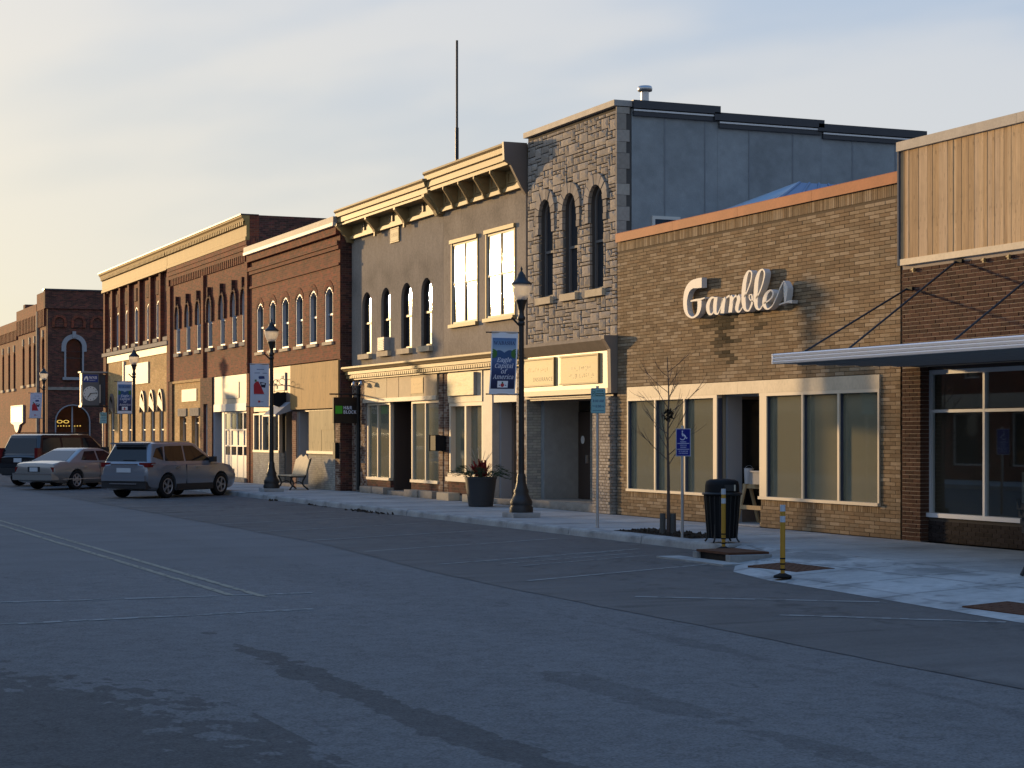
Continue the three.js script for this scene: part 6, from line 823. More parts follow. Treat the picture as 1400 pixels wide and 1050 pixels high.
// ---------------------------------------------------------------- litter bin, posts, tree, planter, benches, sawhorse
{
  const x = 15.08, s = 27.15, g = thing('litter_bin', 'black litter bin with domed lid on the pavement by the shop entry', 'litter bin', x, 0, s);
  new B().lathe([[0.0, 0.07], [0.225, 0.07], [0.235, 0.1], [0.275, 0.76], [0.28, 0.78]], x, 0, s, 24).build('liner', M.black, g); for (let k = 0; k < 20; k++) { const a = k * Math.PI / 10; new B().tube([[x + 0.24 * Math.cos(a), 0.08, s + 0.24 * Math.sin(a)], [x + 0.292 * Math.cos(a), 0.78, s + 0.292 * Math.sin(a)]], 0.011, 5).build('slat', M.blackIron, g); }
  new B().lathe([[0.27, 0.76], [0.325, 0.775], [0.33, 0.80], [0.28, 0.815]], x, 0, s, 28).build('rim', M.blackIron, g); const lid = new B().lathe([[0.28, 0.8], [0.275, 0.93], [0.26, 0.99], [0.2, 1.02], [0.0, 1.035]], x, 0, s, 28).build('lid', M.black, g); part('opening', std(0.05, 0.05, 0.05, 0.8), lid, s - 0.286, s - 0.262, 0.84, 0.94, x - 0.1, x + 0.1); part('sticker', std(0.62, 0.56, 0.42, 0.5), lid, s - 0.29, s - 0.287, 0.84, 0.94, x + 0.06, x + 0.085);
  for (let k = 0; k < 4; k++) { const a = k * Math.PI / 2 + 0.6; new B().tube([[x + 0.25 * Math.cos(a), 0.3, s + 0.25 * Math.sin(a)], [x + 0.27 * Math.cos(a), 0.06, s + 0.27 * Math.sin(a)], [x + 0.31 * Math.cos(a), 0.012, s + 0.31 * Math.sin(a)]], 0.016, 6).build('leg', M.blackIron, g); }
}
for (const [x, s, y, label] of [[14.3, 25.7, -0.03, 'yellow flexible marker post in front of the litter bin'], [12.75, 21.35, -0.105, 'yellow flexible marker post standing alone at the kerb ramp']]) {
  const g = thing('marker_post', label, 'marker post', x, y, s, 'flexible posts at the ramp'), am = std(0.42, 0.22, 0.015, 0.6), re = std(0.45, 0.50, 0.56, 0.3);
  new B().lathe([[0.0, 0.0], [0.12, 0.0], [0.115, 0.03], [0.06, 0.05], [0.04, 0.06]], x, y, s, 20).build('base', M.rubber, g); new B().lathe([[0.028, 0.05], [0.028, 0.16], [0.034, 0.17], [0.034, 0.94], [0.0, 0.95]], x, y, s, 16).build('post', am, g); for (const [a, b] of [[0.86, 0.945], [0.72, 0.80]]) new B().lathe([[0.0355, a], [0.0355, b]], x, y, s, 16).build('reflective_band', re, g); for (const a of [0.1, 0.17, 0.24]) new B().lathe([[0.0352, a], [0.0352, a + 0.02]], x, y, s, 16).build('black_mark', M.rubber, g);
}
{
  const x = 15.5, s = 29.85, g = thing('young_tree', 'slender leafless young tree in a soil square by the blue sign', 'tree', x, 0, s), R = rng(404), trunk = new B(), twig = new B();
  trunk.tube([[x, -0.02, s], [x + 0.01, 0.9, s + 0.01], [x - 0.01, 1.7, s], [x, 2.4, s - 0.02], [x - 0.03, 3.12, s - 0.02]], 0.036, 8, 0.006); trunk.build('trunk', M.bark, g);
  const grow = (p, dir, len, r, d) => { const mid = p.map((v, k) => v + dir[k] * len * 0.5 + (k === 1 ? 0.03 * len : 0) + (R() - 0.5) * 0.03), tip = p.map((v, k) => v + dir[k] * len + (k === 1 ? 0.16 * len : 0)); twig.tube([p, mid, tip], r, 5, r * 0.35); if (d > 0) for (let k = 0; k < 4; k++) { const t = 0.3 + 0.65 * R(), q = p.map((v, i) => t < 0.5 ? lerp(v, mid[i], t * 2) : lerp(mid[i], tip[i], t * 2 - 1)), nd = dir.map((v, i) => v + (R() - 0.5) * 0.9 + (i === 1 ? 0.25 : 0)), l = Math.hypot(...nd); grow(q, nd.map((v) => v / l), len * (0.35 + 0.2 * R()), r * 0.55, d - 1); } };
  for (let k = 0; k < 19; k++) { const h = 1.2 + 1.75 * (k / 19), a = k * 2.4 + R(), up = 0.5 + 0.5 * R(), l = Math.hypot(1, up); grow([x, h, s], [Math.cos(a) / l, up / l, Math.sin(a) / l], (0.85 - 0.42 * (h - 1.2) / 1.75) * (0.7 + 0.4 * R()), 0.009 - 0.003 * (k / 19), 1); }
  twig.build('crown', M.bark, g);
  const nest = new B(); for (let k = 0; k < 60; k++) { const a = R() * 7, b = R() * 3.1, r = 0.075 * (0.7 + 0.4 * R()), c = [x + r * Math.sin(b) * Math.cos(a), 2.1 + r * 1.1 * Math.cos(b), s + r * Math.sin(b) * Math.sin(a)], e = [c[0] + (R() - 0.5) * 0.12, c[1] + (R() - 0.5) * 0.1, c[2] + (R() - 0.5) * 0.12]; nest.tube([c, e], 0.011, 4); } nest.build('nest', std(0.03, 0.024, 0.016, 1), g);
  for (const d of [-0.09, 0.08]) new B().geo(new THREE.CylinderGeometry(0.052, 0.055, 0.36, 10, 1, true), new THREE.Matrix4().makeTranslation(x + d, 0.18, -s + d * 0.4)).build('trunk_guard', std(0.10, 0.095, 0.085, 0.8), g);
}
{
  const soil = structure(bx(28.35, 31.35, -0.04, 0.002, 15.16, 16.05).build('tree_pit', M.soil)); void soil; const R = rng(66), geo = new THREE.IcosahedronGeometry(1, 0), im = new THREE.InstancedMesh(geo, std(0.05, 0.038, 0.028, 1), 700), m = new THREE.Matrix4(), q = new THREE.Quaternion(), e = new THREE.Euler();
  for (let k = 0; k < 700; k++) { const gutter = k > 320; const s = gutter ? 33 + Math.pow(R(), 1.2) * 24 : 28.4 + R() * 2.9, x = gutter ? 14.78 - Math.abs(R() + R() - 1) * 0.28 : 15.2 + R() * 0.82; if (gutter && fbm(s * 0.6, 4.4, 3) < 0.54) { m.makeScale(0.001, 0.001, 0.001); m.setPosition(15.5, -0.06, -29); im.setMatrixAt(k, m); continue; } const r = 0.008 + R() * (gutter ? 0.028 : 0.02); q.setFromEuler(e.set(R() * 6, R() * 6, R() * 6)); m.compose(new THREE.Vector3(x, (gutter ? GROUND + 0.01 : 0.004) + r * 0.3, -s), q, new THREE.Vector3(r * (1 + R()), r * 0.6, r * (1 + R()))); im.setMatrixAt(k, m); }
  im.name = 'dirt'; im.castShadow = im.receiveShadow = true; im.userData = { kind: 'stuff', label: 'dark clods of dirt along the gutter and tree pit', category: 'dirt' }; scene.add(im);
}
{
  const x = 17.2, s = 43.0, g = thing('planter', 'tapered dark planter with red and evergreen winter boughs', 'planter', x, 0, s), R = rng(505);
  new B().lathe([[0.0, 0.0], [0.29, 0.0], [0.3, 0.02], [0.385, 0.66], [0.4, 0.67], [0.4, 0.715], [0.36, 0.715], [0.35, 0.6], [0.0, 0.6]], x, 0, s, 28).build('pot', std(0.035, 0.037, 0.04, 0.6), g); new B().lathe([[0.0, 0.64], [0.355, 0.63]], x, 0, s, 20).build('soil', M.soil, g);
  const ev = new B(), rd = new B(), st = new B();
  for (let k = 0; k < 46; k++) { const a = R() * 6.28, l = 0.3 + 0.32 * R(), r0 = 0.1 + 0.2 * R(), p = [x + r0 * Math.cos(a), 0.64, s + r0 * Math.sin(a)], tip = [x + (r0 + l) * Math.cos(a), 0.76 + 0.12 * R() - 0.2 * l + (k % 3) * 0.06, s + (r0 + l) * Math.sin(a)]; const mid = [lerp(p[0], tip[0], 0.5), Math.max(p[1], tip[1]) + 0.09, lerp(p[2], tip[2], 0.5)]; ev.tube([p, mid, tip], 0.007, 4, 0.003); for (let j = 0; j < 16; j++) { const t = 0.25 + 0.75 * R(), c = [0, 1, 2].map((i) => t < 0.5 ? lerp(p[i], mid[i], t * 2) : lerp(mid[i], tip[i], t * 2 - 1)); ev.tube([c, [c[0] + (R() - 0.5) * 0.13 + 0.05 * Math.cos(a), c[1] + (R() - 0.3) * 0.07, c[2] + (R() - 0.5) * 0.13 + 0.05 * Math.sin(a)]], 0.005, 3); } }
  for (let k = 0; k < 70; k++) { const a = R() * 6.28, b = R() * 0.9, l = 0.16 + 0.2 * R(), o = [x + (R() - 0.5) * 0.22, 0.72 + R() * 0.1, s + (R() - 0.5) * 0.22], d = [Math.sin(b) * Math.cos(a), Math.cos(b), Math.sin(b) * Math.sin(a)], c = [o[0] + d[0] * l, o[1] + d[1] * l, o[2] + d[2] * l], w = 0.045; rd.quad([o[0] - w * Math.sin(a), o[1], -(o[2] + w * Math.cos(a))], [o[0] + w * Math.sin(a), o[1], -(o[2] - w * Math.cos(a))], [c[0] + w * 0.5 * Math.sin(a), c[1], -(c[2] - w * 0.5 * Math.cos(a))], [c[0] - w * 0.5 * Math.sin(a), c[1], -(c[2] + w * 0.5 * Math.cos(a))]); }
  for (let k = 0; k < 6; k++) { const a = k * 1.1 + 0.3, l = 0.45 + 0.3 * R(); st.tube([[x, 0.65, s], [x + 0.08 * Math.cos(a), 0.9 + 0.1 * R(), s + 0.08 * Math.sin(a)], [x + l * 0.5 * Math.cos(a), 0.75 + l, s + l * 0.5 * Math.sin(a)]], 0.011, 5, 0.005); }
  ev.build('evergreen_boughs', std(0.035, 0.06, 0.03, 0.9), g); rd.build('red_leaves', std(0.20, 0.022, 0.022, 0.75, { side: THREE.DoubleSide }), g); st.build('birch_twigs', std(0.42, 0.36, 0.30, 0.85), g);
}
{ // bench against the grey knee wall
  const g = thing('bench', 'black iron bench with scalloped pale wooden back beside the boarded window', 'bench', 17.1, 0, 58.6), a = 57.9, e = 59.4, cream = std(0.70, 0.60, 0.42, 0.7, { map: metres(woodMap, 0.5, 1.4) });
  for (let k = 0; k < 4; k++) part('seat_slat', cream, g, a, e, 0.43, 0.46, 16.72 + k * 0.115, 16.72 + k * 0.115 + 0.1);
  const sh = new THREE.Shape(); sh.moveTo(a, 0); sh.lineTo(e, 0); sh.lineTo(e, 0.5); sh.quadraticCurveTo(e - 0.2, 0.52, e - 0.3, 0.6); sh.lineTo(e - 0.52, 0.66); sh.quadraticCurveTo((a + e) / 2, 0.52, a + 0.52, 0.66); sh.lineTo(a + 0.3, 0.6); sh.quadraticCurveTo(a + 0.2, 0.52, a, 0.5); sh.closePath(); const m4 = new THREE.Matrix4().makeTranslation(17.2, 0.47, 0).multiply(new THREE.Matrix4().makeRotationZ(-0.25)).multiply(new THREE.Matrix4().set(0, 0, 1, 0, 0, 1, 0, 0, -1, 0, 0, 0, 0, 0, 0, 1)); new B().geo(new THREE.ExtrudeGeometry(sh, { depth: 0.03, bevelEnabled: false }), m4).build('backrest', cream, g);
  for (const s of [a + 0.06, e - 0.06]) { new B().tube([[16.7, 0.0, s], [16.82, 0.2, s], [16.72, 0.42, s]], 0.028, 6).tube([[17.32, 0.0, s], [17.12, 0.2, s], [17.22, 0.44, s], [17.4, 1.0, s]], 0.028, 6).tube([[16.72, 0.41, s], [17.24, 0.41, s]], 0.022, 6).tube([[16.82, 0.2, s], [17.0, 0.26, s], [17.12, 0.2, s]], 0.018, 6).build('leg', M.blackIron, g); }
}
{ // bench at the frame edge
  const g = thing('bench', 'black slatted iron bench on the pavement under the metal canopy', 'bench', 15.4, 0, 18.9), a = 17.6, e = 19.4;
  for (let k = 0; k < 5; k++) part('seat_slat', M.blackIron, g, a, e, 0.43, 0.455, 15.16 + k * 0.1, 15.16 + k * 0.1 + 0.08); for (let k = 0; k < 4; k++) part('back_slat', M.blackIron, g, a, e, 0.52 + k * 0.1, 0.60 + k * 0.1, 15.02 - k * 0.025, 15.045 - k * 0.025);
  for (const s of [a + 0.08, e - 0.05]) new B().tube([[15.66, 0.0, s], [15.56, 0.22, s], [15.64, 0.44, s], [15.62, 0.62, s], [15.4, 0.66, s], [15.05, 0.62, s]], 0.026, 7).tube([[14.98, 0.0, s], [15.1, 0.22, s], [15.08, 0.44, s], [14.93, 0.95, s]], 0.026, 7).tube([[15.08, 0.41, s], [15.64, 0.41, s]], 0.02, 6).build('leg', M.blackIron, g);
}
{ // sawhorse left in the shop entry
  const x = 18.62, s0 = 31.42, s1 = 32.62, g = thing('sawhorse', 'wooden sawhorse with white buckets standing in the shop entry', 'sawhorse', x, 0.02, 32);
  part('beam', M.lumber, g, s0, s1, 0.70, 0.79, x - 0.045, x + 0.045); part('rail', M.lumber, g, s0 + 0.06, s1 - 0.06, 0.3, 0.38, x - 0.19, x - 0.16);
  for (const s of [s0 + 0.12, s1 - 0.12]) for (const d of [-1, 1]) { const m = shade(new THREE.Mesh(new THREE.BoxGeometry(0.035, 0.78, 0.085), M.lumber)), o = ORG.get(g); m.name = 'leg'; m.position.set(x + d * 0.15 - o.x, 0.39 - o.y, -s - o.z); m.rotation.z = d * 0.26; g.add(m); }
  const box = thing('plastic_crate', 'pale crate resting on the sawhorse in the shop entry', 'crate', x, 0.79, 31.85); part('body', std(0.32, 0.31, 0.29, 0.8), box, 31.5, 32.15, 0.79, 1.02, x - 0.16, x + 0.16); part('lid', std(0.38, 0.37, 0.35, 0.8), box, 31.48, 32.17, 1.021, 1.05, x - 0.18, x + 0.18);
  const pipe = thing('paint_bucket', 'tall white pail standing on the end of the sawhorse', 'bucket', x, 0.79, 32.45); new B().lathe([[0.0, 0.79], [0.085, 0.79], [0.095, 1.08], [0.1, 1.09], [0.0, 1.095]], x, 0, 32.45, 18).build('pail', std(0.55, 0.54, 0.53, 0.75), pipe); new B().geo(new THREE.TorusGeometry(0.095, 0.004, 5, 16, Math.PI), new THREE.Matrix4().makeTranslation(x, 1.05, -32.45)).build('handle', M.galvanised, pipe);
}
{ // drain inlet in the kerb and rusty tactile plates on the ramp
  const g = thing('drain_inlet', 'rusty iron kerb drain inlet with a dark mouth beside the marker post', 'drain', 13.9, GROUND, 25); part('cover', M.rust, g, 24.5, 25.5, -0.02, 0.015, 13.72, 14.4); part('mouth', M.black, g, 24.56, 25.44, GROUND - 0.02, -0.022, 13.76, 14.3); part('cheek', M.kerb, g, 24.42, 24.56, GROUND - 0.02, -0.021, 13.7, 14.4); part('cheek', M.kerb, g, 25.44, 25.58, GROUND - 0.02, -0.021, 13.7, 14.4); part('apron', M.kerb, g, 24.0, 26.1, GROUND, GROUND + 0.032, 13.35, 13.74);
  const plate = (x0, x1, s0, s1, y, label, tiltX) => { const t = thing('tactile_plate', label, 'tactile plate', (x0 + x1) / 2, y, (s0 + s1) / 2, 'rusty plates on the ramps'); t.rotation.z = 0.055; part('plate', M.rust, t, s0, s1, y - 0.06, y, x0, x1); for (let i = 0; i < 5; i++) for (let j = 0; j < 9; j++) new B().lathe([[0.024, 0], [0.016, 0.007], [0, 0.008]], lerp(x0, x1, (i + 0.5) / 5), y, lerp(s0, s1, (j + 0.5) / 9), 8).build('dome', M.rust, t); };
  plate(13.35, 13.95, 22.0, 23.3, -0.07, 'rusty tactile plate on the ramp behind the lone marker post'); plate(12.45, 13.05, 15.5, 17.1, -0.09, 'rusty tactile plate on the near pavement corner');
}
// ---------------------------------------------------------------- parked cars; local axes: x forwards, y up, z to the car's right
const ev = new Evaluator(); ev.useGroups = false; ev.attributes = ['position', 'normal', 'uv'];
const loft = (rings, closeRing = true) => {                              // rings of equal length, caps at both ends
  const p = [], ix = [], n = rings[0].length; for (const r of rings) for (const v of r) p.push(...v);
  for (let j = 0; j + 1 < rings.length; j++) for (let i = 0; i < n; i++) { const a = j * n + i, b = j * n + (i + 1) % n; ix.push(a, b, b + n, a, b + n, a + n); }
  for (const [j, f] of [[0, 1], [rings.length - 1, 0]]) { const c = p.length / 3, m = rings[j].reduce((s, v) => s.map((q, k) => q + v[k] / n), [0, 0, 0]); p.push(...m); for (let i = 0; i < n; i++) { const a = j * n + i, b = j * n + (i + 1) % n; f ? ix.push(c, b, a) : ix.push(c, a, b); } }
  const g = new THREE.BufferGeometry(); g.setAttribute('position', new THREE.Float32BufferAttribute(p, 3)); g.setIndex(ix); return g;
};
const creased = (g, a) => { let q = toCreasedNormals(g.index ? g.toNonIndexed() : g, a); if (!q.attributes.uv) q.setAttribute('uv', new THREE.Float32BufferAttribute(new Float32Array(q.attributes.position.count * 2), 2)); return q; };
const volume = (g) => { const p = g.attributes.position, i = g.index.array, a = new THREE.Vector3(), b = new THREE.Vector3(), c = new THREE.Vector3(); let v = 0; for (let k = 0; k < i.length; k += 3) { a.fromBufferAttribute(p, i[k]); b.fromBufferAttribute(p, i[k + 1]); c.fromBufferAttribute(p, i[k + 2]); v += a.dot(b.cross(c)); } return v; };
const outward = (g) => { if (volume(g) < 0) { const i = g.index.array; for (let k = 0; k < i.length; k += 3) { const t = i[k]; i[k] = i[k + 1]; i[k + 1] = t; } } return g; };
function car(label, name, sp, x, s, heading) {
  const g = thing(name, label, 'car', x, GROUND + 0.006, s, 'cars parked at the kerb', Math.PI / 2 - rad(heading)); ORG.set(g, new THREE.Vector3());
  const paint = new THREE.MeshPhysicalMaterial({ color: rgb(...sp.paint), roughness: 0.3, metalness: sp.metal ?? 0.35, clearcoat: 1, clearcoatRoughness: 0.04 });
  const trim = std(0.022, 0.022, 0.024, 0.6), gl = new THREE.MeshPhysicalMaterial({ color: rgb(0.012, 0.014, 0.016), roughness: 0.04, ior: 1.5 }), add = (geo, mat, n, par = g) => { const m = shade(new THREE.Mesh(geo, mat)); m.name = n; par.add(m); ORG.set(m, new THREE.Vector3()); return m; }, lb = (u0, u1, y0, y1, z0, z1) => new B().box(-z1, -z0, y0, y1, u0, u1);
  const ring = ([u, yb, yt, wb, wm, wt, cr = 0.02]) => { const h = [[0, yb], [wb * 0.9, yb], [wb, yb + 0.09], [wm, lerp(yb, yt, 0.42)], [wm, lerp(yb, yt, 0.62)], [wt + 0.012, yt - 0.07], [wt - 0.03, yt - 0.012], [wt * 0.6, yt + cr * 0.6], [0, yt + cr]]; return [...h.map(([z, y]) => [u, y, z]), ...h.slice(1, -1).reverse().map(([z, y]) => [u, y, -z])]; };
  let body = new Brush(creased(outward(loft(sp.body.map(ring))), 0.5)); body.updateMatrixWorld();
  for (const u of [sp.ra, sp.fa]) for (const d of [-1, 1]) { const c = new Brush(creased(new THREE.CylinderGeometry(sp.r + 0.055, sp.r + 0.055, 0.34, 28), 0.5)); c.rotation.x = Math.PI / 2; c.position.set(u, sp.r + 0.01, d * (sp.w - 0.12)); c.updateMatrixWorld(); body = ev.evaluate(body, c, SUBTRACTION); }
  add(body.geometry, paint, 'body');
  // cabin: plan outlines stacked from belt to roof
  const G = sp.cabin, at = (t) => ({ y: lerp(G.y0, G.y1, t), r: lerp(G.r0, G.r1, t), f: lerp(G.f0, G.f1, t), w: lerp(G.w0, G.w1, t) }), plan = (o, k, y) => { const c = 0.16 * k, out = []; for (const [cu, cz, a0] of [[o.f - c, o.w * k - c, 0], [o.r + c, o.w * k - c, 1], [o.r + c, -o.w * k + c, 2], [o.f - c, -o.w * k + c, 3]]) for (let q = 0; q <= 4; q++) { const a = (a0 + q / 4) * Math.PI / 2; out.push([cu + c * Math.cos(a), y, cz + c * Math.sin(a)]); } return out; };
  const rings = [0, 0.35, 0.7, 0.92, 1].map((t) => plan(at(t), 1, at(t).y)), top = at(1); rings.push(plan({ ...top, r: top.r + 0.1, f: top.f - 0.14 }, 0.9, top.y + 0.035), plan({ ...top, r: top.r + 0.4, f: top.f - 0.5 }, 0.6, top.y + 0.055)); add(creased(outward(loft(rings)), 0.6), paint, 'cabin');
  const patch = (pts) => { const q = new B(); const v = pts.map((p) => p); for (let k = 1; k + 1 < v.length; k++) q.quad(v[0], v[k], v[k + 1], v[k + 1]); return q.geometry(); };
  for (const d of [-1, 1]) for (const wd of sp.side) add(patch(wd.map(([u, t]) => { const o = at(t); return [u, o.y, d * (o.w + 0.007)]; })), wd.clear ? M.glass : gl, 'side_window');
  const across = (rear, t0, t1, k, n) => { const A = at(t0), Bq = at(t1), e = rear ? -0.008 : 0.008, e0 = (rear ? A.r : A.f) + e, e1 = (rear ? Bq.r : Bq.f) + e; add(patch([[e0, A.y, -A.w * k + 0.06], [e0, A.y, A.w * k - 0.06], [e1, Bq.y, Bq.w * k - 0.1], [e1, Bq.y, -Bq.w * k + 0.1]]), gl, n); };
  across(true, sp.backlight[0], sp.backlight[1], 0.96, 'rear_window'); across(false, 0.06, 0.9, 0.96, 'windscreen');
  for (const u of [sp.ra, sp.fa]) for (const d of [-1, 1]) {
    const z = d * (sp.w - 0.115), R = sp.r, q = new THREE.Matrix4().makeRotationX(d > 0 ? Math.PI / 2 : -Math.PI / 2).setPosition(u, R, z), ty = new B().geo(new THREE.LatheGeometry([[R * 0.64, -0.1], [R * 0.9, -0.115], [R * 0.985, -0.09], [R, -0.04], [R, 0.04], [R * 0.985, 0.09], [R * 0.9, 0.115], [R * 0.64, 0.1]].map((p) => new THREE.Vector2(...p)), 32), q);
    const w = add(new B().geo(new THREE.CylinderGeometry(R * 0.66, R * 0.66, 0.12, 24), new THREE.Matrix4().makeRotationX(Math.PI / 2).setPosition(u, R, z - d * 0.03)).geometry(), trim, 'wheel'); add(ty.geometry(), M.rubber, 'tyre', w);
    const rim = new B(); rim.geo(new THREE.TorusGeometry(R * 0.63, 0.022, 8, 28), new THREE.Matrix4().makeTranslation(u, R, z + d * 0.085)); rim.geo(new THREE.CylinderGeometry(0.06, 0.06, 0.04, 14), new THREE.Matrix4().makeRotationX(Math.PI / 2).setPosition(u, R, z + d * 0.08)); for (let k = 0; k < sp.spokes; k++) for (const o of sp.twin ? [-0.13, 0.13] : [0]) { const a = k * 2 * Math.PI / sp.spokes + o; rim.geo(new THREE.BoxGeometry(R * 0.6, sp.twin ? 0.026 : 0.05, 0.025), new THREE.Matrix4().makeRotationZ(a).setPosition(u + Math.cos(a) * R * 0.33, R + Math.sin(a) * R * 0.33, z + d * 0.083)); } add(rim.geometry(), std(0.42, 0.42, 0.43, 0.35, { metalness: 0.7 }), 'rim', w);
  }
  add(lb(sp.ra - 0.1, sp.fa + 0.1, 0.2, 0.34, -sp.w + 0.3, sp.w - 0.3).geometry(), trim, 'underbody');
  for (const p of sp.parts) { const [n, mat, u0, u1, y0, y1, z0, z1] = p; const mt = typeof mat === 'string' ? { trim, paint, red: carRed, chrome: carChrome, plate: carPlate, glass: gl, amber: carAmber }[mat] : mat; add(lb(u0, u1, y0, y1, z0, z1).geometry(), mt, n); if (p[8]) add(lb(u0, u1, y0, y1, -z1, -z0).geometry(), mt, n); }
  return g;
}
const carRed = std(0.16, 0.012, 0.012, 0.2), carChrome = std(0.55, 0.55, 0.56, 0.2, { metalness: 0.9 }), carPlate = std(0.55, 0.58, 0.60, 0.5), carAmber = std(0.4, 0.16, 0.03, 0.3);
// silver crossover
{
  const w = 0.92;
  car('silver crossover nose-in at the kerb, nearest of the parked cars', 'crossover_car', {
    paint: [0.23, 0.25, 0.285], w, r: 0.355, ra: -1.35, fa: 1.31, spokes: 5, twin: true,
    body: [[-2.28, 0.48, 0.98, 0.70, 0.76, 0.70], [-2.22, 0.32, 1.04, 0.80, 0.85, 0.80], [-2.0, 0.24, 1.07, 0.86, 0.905, 0.86], [-1.4, 0.22, 1.07, 0.88, w, 0.885], [-0.4, 0.22, 1.04, 0.88, w, 0.885], [0.6, 0.22, 1.02, 0.88, w, 0.885], [1.0, 0.22, 1.04, 0.88, w, 0.87], [1.5, 0.22, 1.02, 0.87, 0.91, 0.85], [1.95, 0.24, 0.96, 0.83, 0.89, 0.80], [2.18, 0.28, 0.88, 0.76, 0.82, 0.72], [2.28, 0.36, 0.74, 0.64, 0.70, 0.60]],
    cabin: { y0: 1.0, y1: 1.62, r0: -2.22, r1: -1.92, f0: 1.3, f1: 0.3, w0: 0.885, w1: 0.69 },
    side: [[[-0.42, 0.16], [0.9, 0.16], [0.38, 0.62], [0.1, 0.9], [-0.38, 0.9]], [[-1.42, 0.18], [-0.5, 0.16], [-0.46, 0.9], [-1.3, 0.88]], [[-1.95, 0.38], [-1.5, 0.2], [-1.38, 0.86], [-1.72, 0.78]]], backlight: [0.16, 0.84],
    parts: [['spoiler', 'paint', -2.14, -1.8, 1.6, 1.65, -0.62, 0.62], ['tail_light', 'red', -2.26, -1.9, 0.93, 1.06, 0.55, 0.875, 1], ['tail_strip', carChrome, -2.285, -2.26, 1.0, 1.03, -0.5, 0.5], ['plate', 'plate', -2.3, -2.285, 0.77, 0.90, -0.26, 0.26], ['rear_bumper', 'paint', -2.34, -2.1, 0.52, 0.68, -0.80, 0.80], ['lower_bumper', 'trim', -2.3, -2.05, 0.30, 0.50, -0.82, 0.82], ['bumper_trim', carChrome, -2.335, -2.29, 0.42, 0.45, -0.5, 0.5], ['rear_reflector', 'red', -2.335, -2.3, 0.54, 0.58, 0.58, 0.76, 1], ['roof_rail', carChrome, -1.6, 0.1, 1.655, 1.69, 0.56, 0.6, 1], ['mirror', 'trim', 0.72, 0.88, 1.06, 1.22, 0.87, 1.06, 1], ['door_handle', carChrome, 0.0, 0.2, 0.90, 0.93, 0.915, 0.935, 1], ['door_handle', carChrome, -1.0, -0.8, 0.90, 0.93, 0.915, 0.935, 1], ['side_cladding', 'trim', -0.92, 0.88, 0.24, 0.42, 0.88, 0.925, 1], ['door_gap', 'trim', -0.445, -0.435, 0.42, 1.0, 0.90, 0.922, 1], ['headlight', carChrome, 2.0, 2.2, 0.70, 0.82, 0.5, 0.78, 1], ['grille', 'trim', 2.2, 2.32, 0.45, 0.62, -0.5, 0.5], ['rear_wiper', 'trim', -2.19, -2.17, 1.12, 1.14, -0.1, 0.35]],
  }, 12.9, 57.75, 50);
}
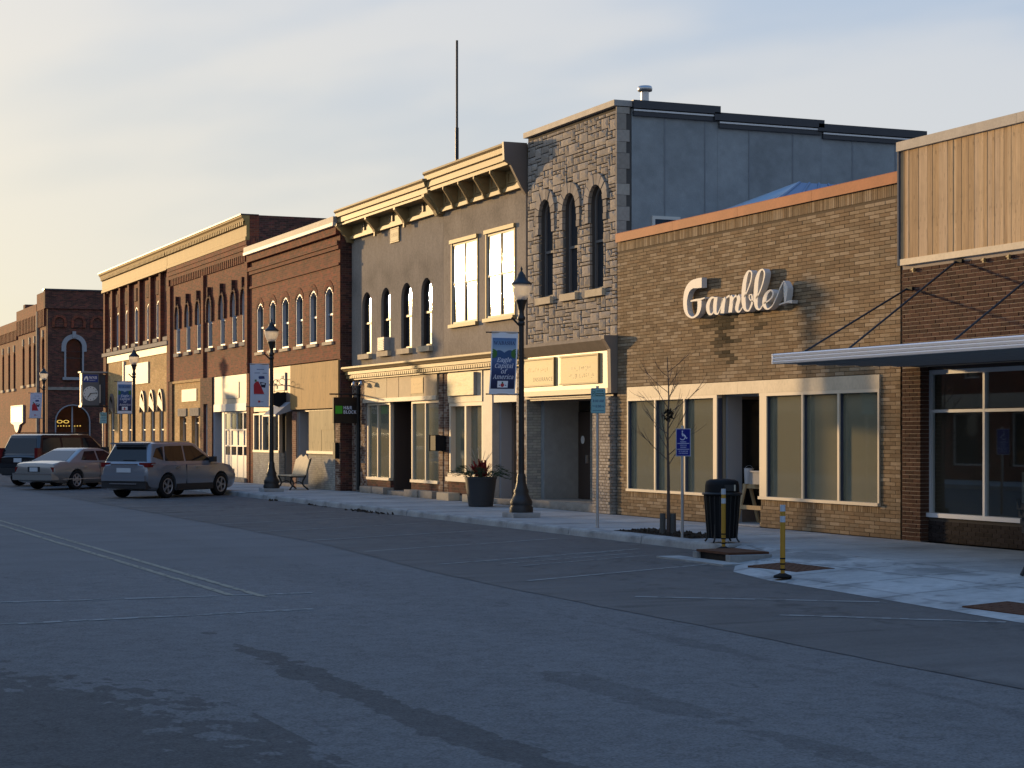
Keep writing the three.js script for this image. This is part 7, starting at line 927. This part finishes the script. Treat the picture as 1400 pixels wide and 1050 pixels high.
{
  const w = 0.94;
  car('pale silver sedan parked between the crossover and the dark van', 'sedan_car', {
    paint: [0.30, 0.285, 0.26], w, r: 0.33, ra: -1.45, fa: 1.45, spokes: 6, twin: false,
    body: [[-2.58, 0.42, 0.78, 0.70, 0.78, 0.72], [-2.52, 0.30, 0.90, 0.80, 0.88, 0.80], [-2.2, 0.24, 0.97, 0.86, 0.93, 0.85], [-1.5, 0.22, 0.99, 0.88, w, 0.88], [-0.5, 0.21, 0.96, 0.88, w, 0.89], [0.6, 0.21, 0.94, 0.88, w, 0.88], [1.1, 0.21, 0.95, 0.88, w, 0.86], [1.7, 0.22, 0.87, 0.86, 0.93, 0.83], [2.2, 0.25, 0.78, 0.80, 0.88, 0.76], [2.5, 0.3, 0.66, 0.70, 0.78, 0.66], [2.6, 0.38, 0.58, 0.58, 0.64, 0.54]],
    cabin: { y0: 0.93, y1: 1.38, r0: -1.95, r1: -0.92, f0: 1.3, f1: 0.35, w0: 0.88, w1: 0.62 },
    side: [[[-0.2, 0.14], [0.95, 0.14], [0.42, 0.72], [0.28, 0.88], [-0.16, 0.88]], [[-1.12, 0.2], [-0.28, 0.14], [-0.24, 0.88], [-0.78, 0.84]]], backlight: [0.14, 0.9],
    parts: [['tail_light', 'red', -2.57, -2.4, 0.62, 0.78, 0.28, 0.84, 1], ['plate', 'plate', -2.6, -2.585, 0.63, 0.77, -0.17, 0.17], ['tail_panel', 'trim', -2.583, -2.45, 0.61, 0.79, -0.27, 0.27], ['rear_bumper', 'paint', -2.68, -2.3, 0.34, 0.58, -0.86, 0.86], ['bumper_strip', carChrome, -2.69, -2.5, 0.545, 0.565, -0.84, 0.84], ['side_moulding', carChrome, -2.2, 2.2, 0.36, 0.385, 0.925, 0.95, 1], ['mirror', 'paint', 0.78, 0.93, 0.98, 1.1, 0.86, 1.06, 1], ['door_handle', carChrome, -0.16, 0.04, 0.78, 0.81, 0.925, 0.95, 1], ['door_handle', carChrome, -1.12, -0.94, 0.78, 0.81, 0.925, 0.95, 1], ['door_gap', 'trim', -0.245, -0.235, 0.3, 0.93, 0.92, 0.946, 1], ['headlight', carChrome, 2.3, 2.5, 0.56, 0.7, 0.4, 0.72, 1], ['grille', 'trim', 2.5, 2.63, 0.4, 0.56, -0.36, 0.36]],
  }, 12.0, 67.7, 50);
}
{
  const w = 1.0;
  car('large black sport utility vehicle parked beyond the silver sedan', 'utility_car', {
    paint: [0.010, 0.012, 0.016], metal: 0.3, w, r: 0.40, ra: -1.55, fa: 1.75, spokes: 6, twin: false,
    body: [[-2.62, 0.55, 1.05, 0.82, 0.88, 0.84], [-2.56, 0.40, 1.14, 0.90, 0.95, 0.90], [-2.2, 0.34, 1.18, 0.94, 0.99, 0.93], [-1.0, 0.32, 1.18, 0.95, w, 0.94], [0.6, 0.32, 1.16, 0.95, w, 0.94], [1.3, 0.32, 1.18, 0.95, w, 0.93], [1.9, 0.34, 1.14, 0.93, 0.98, 0.9], [2.4, 0.36, 1.06, 0.88, 0.94, 0.86], [2.55, 0.44, 0.9, 0.8, 0.86, 0.78]],
    cabin: { y0: 1.14, y1: 1.86, r0: -2.58, r1: -2.28, f0: 1.5, f1: 0.62, w0: 0.92, w1: 0.72 },
    side: [[[0.0, 0.12], [1.1, 0.12], [0.62, 0.85], [0.05, 0.88]], [[-1.15, 0.12], [-0.1, 0.12], [-0.06, 0.88], [-1.12, 0.88]], [[-2.3, 0.14], [-1.25, 0.12], [-1.22, 0.88], [-2.12, 0.88]]], backlight: [0.1, 0.86],
    parts: [['tail_light', 'red', -2.62, -2.42, 0.86, 1.4, 0.78, 0.93, 1], ['plate', 'plate', -2.645, -2.625, 0.88, 1.03, -0.18, 0.18], ['rear_bumper', 'trim', -2.76, -2.4, 0.46, 0.66, -0.92, 0.92], ['roof_rail', 'trim', -2.0, 0.5, 1.93, 1.97, 0.62, 0.67, 1], ['mirror', 'trim', 0.9, 1.08, 1.22, 1.42, 0.94, 1.18, 1], ['door_handle', 'trim', 0.0, 0.2, 1.0, 1.04, 0.99, 1.02, 1], ['headlight', carChrome, 2.4, 2.54, 0.86, 1.02, 0.5, 0.84, 1], ['grille', carChrome, 2.5, 2.58, 0.6, 0.9, -0.45, 0.45]],
  }, 12.2, 72.6, 50);
}
renderer.render(scene, camera);
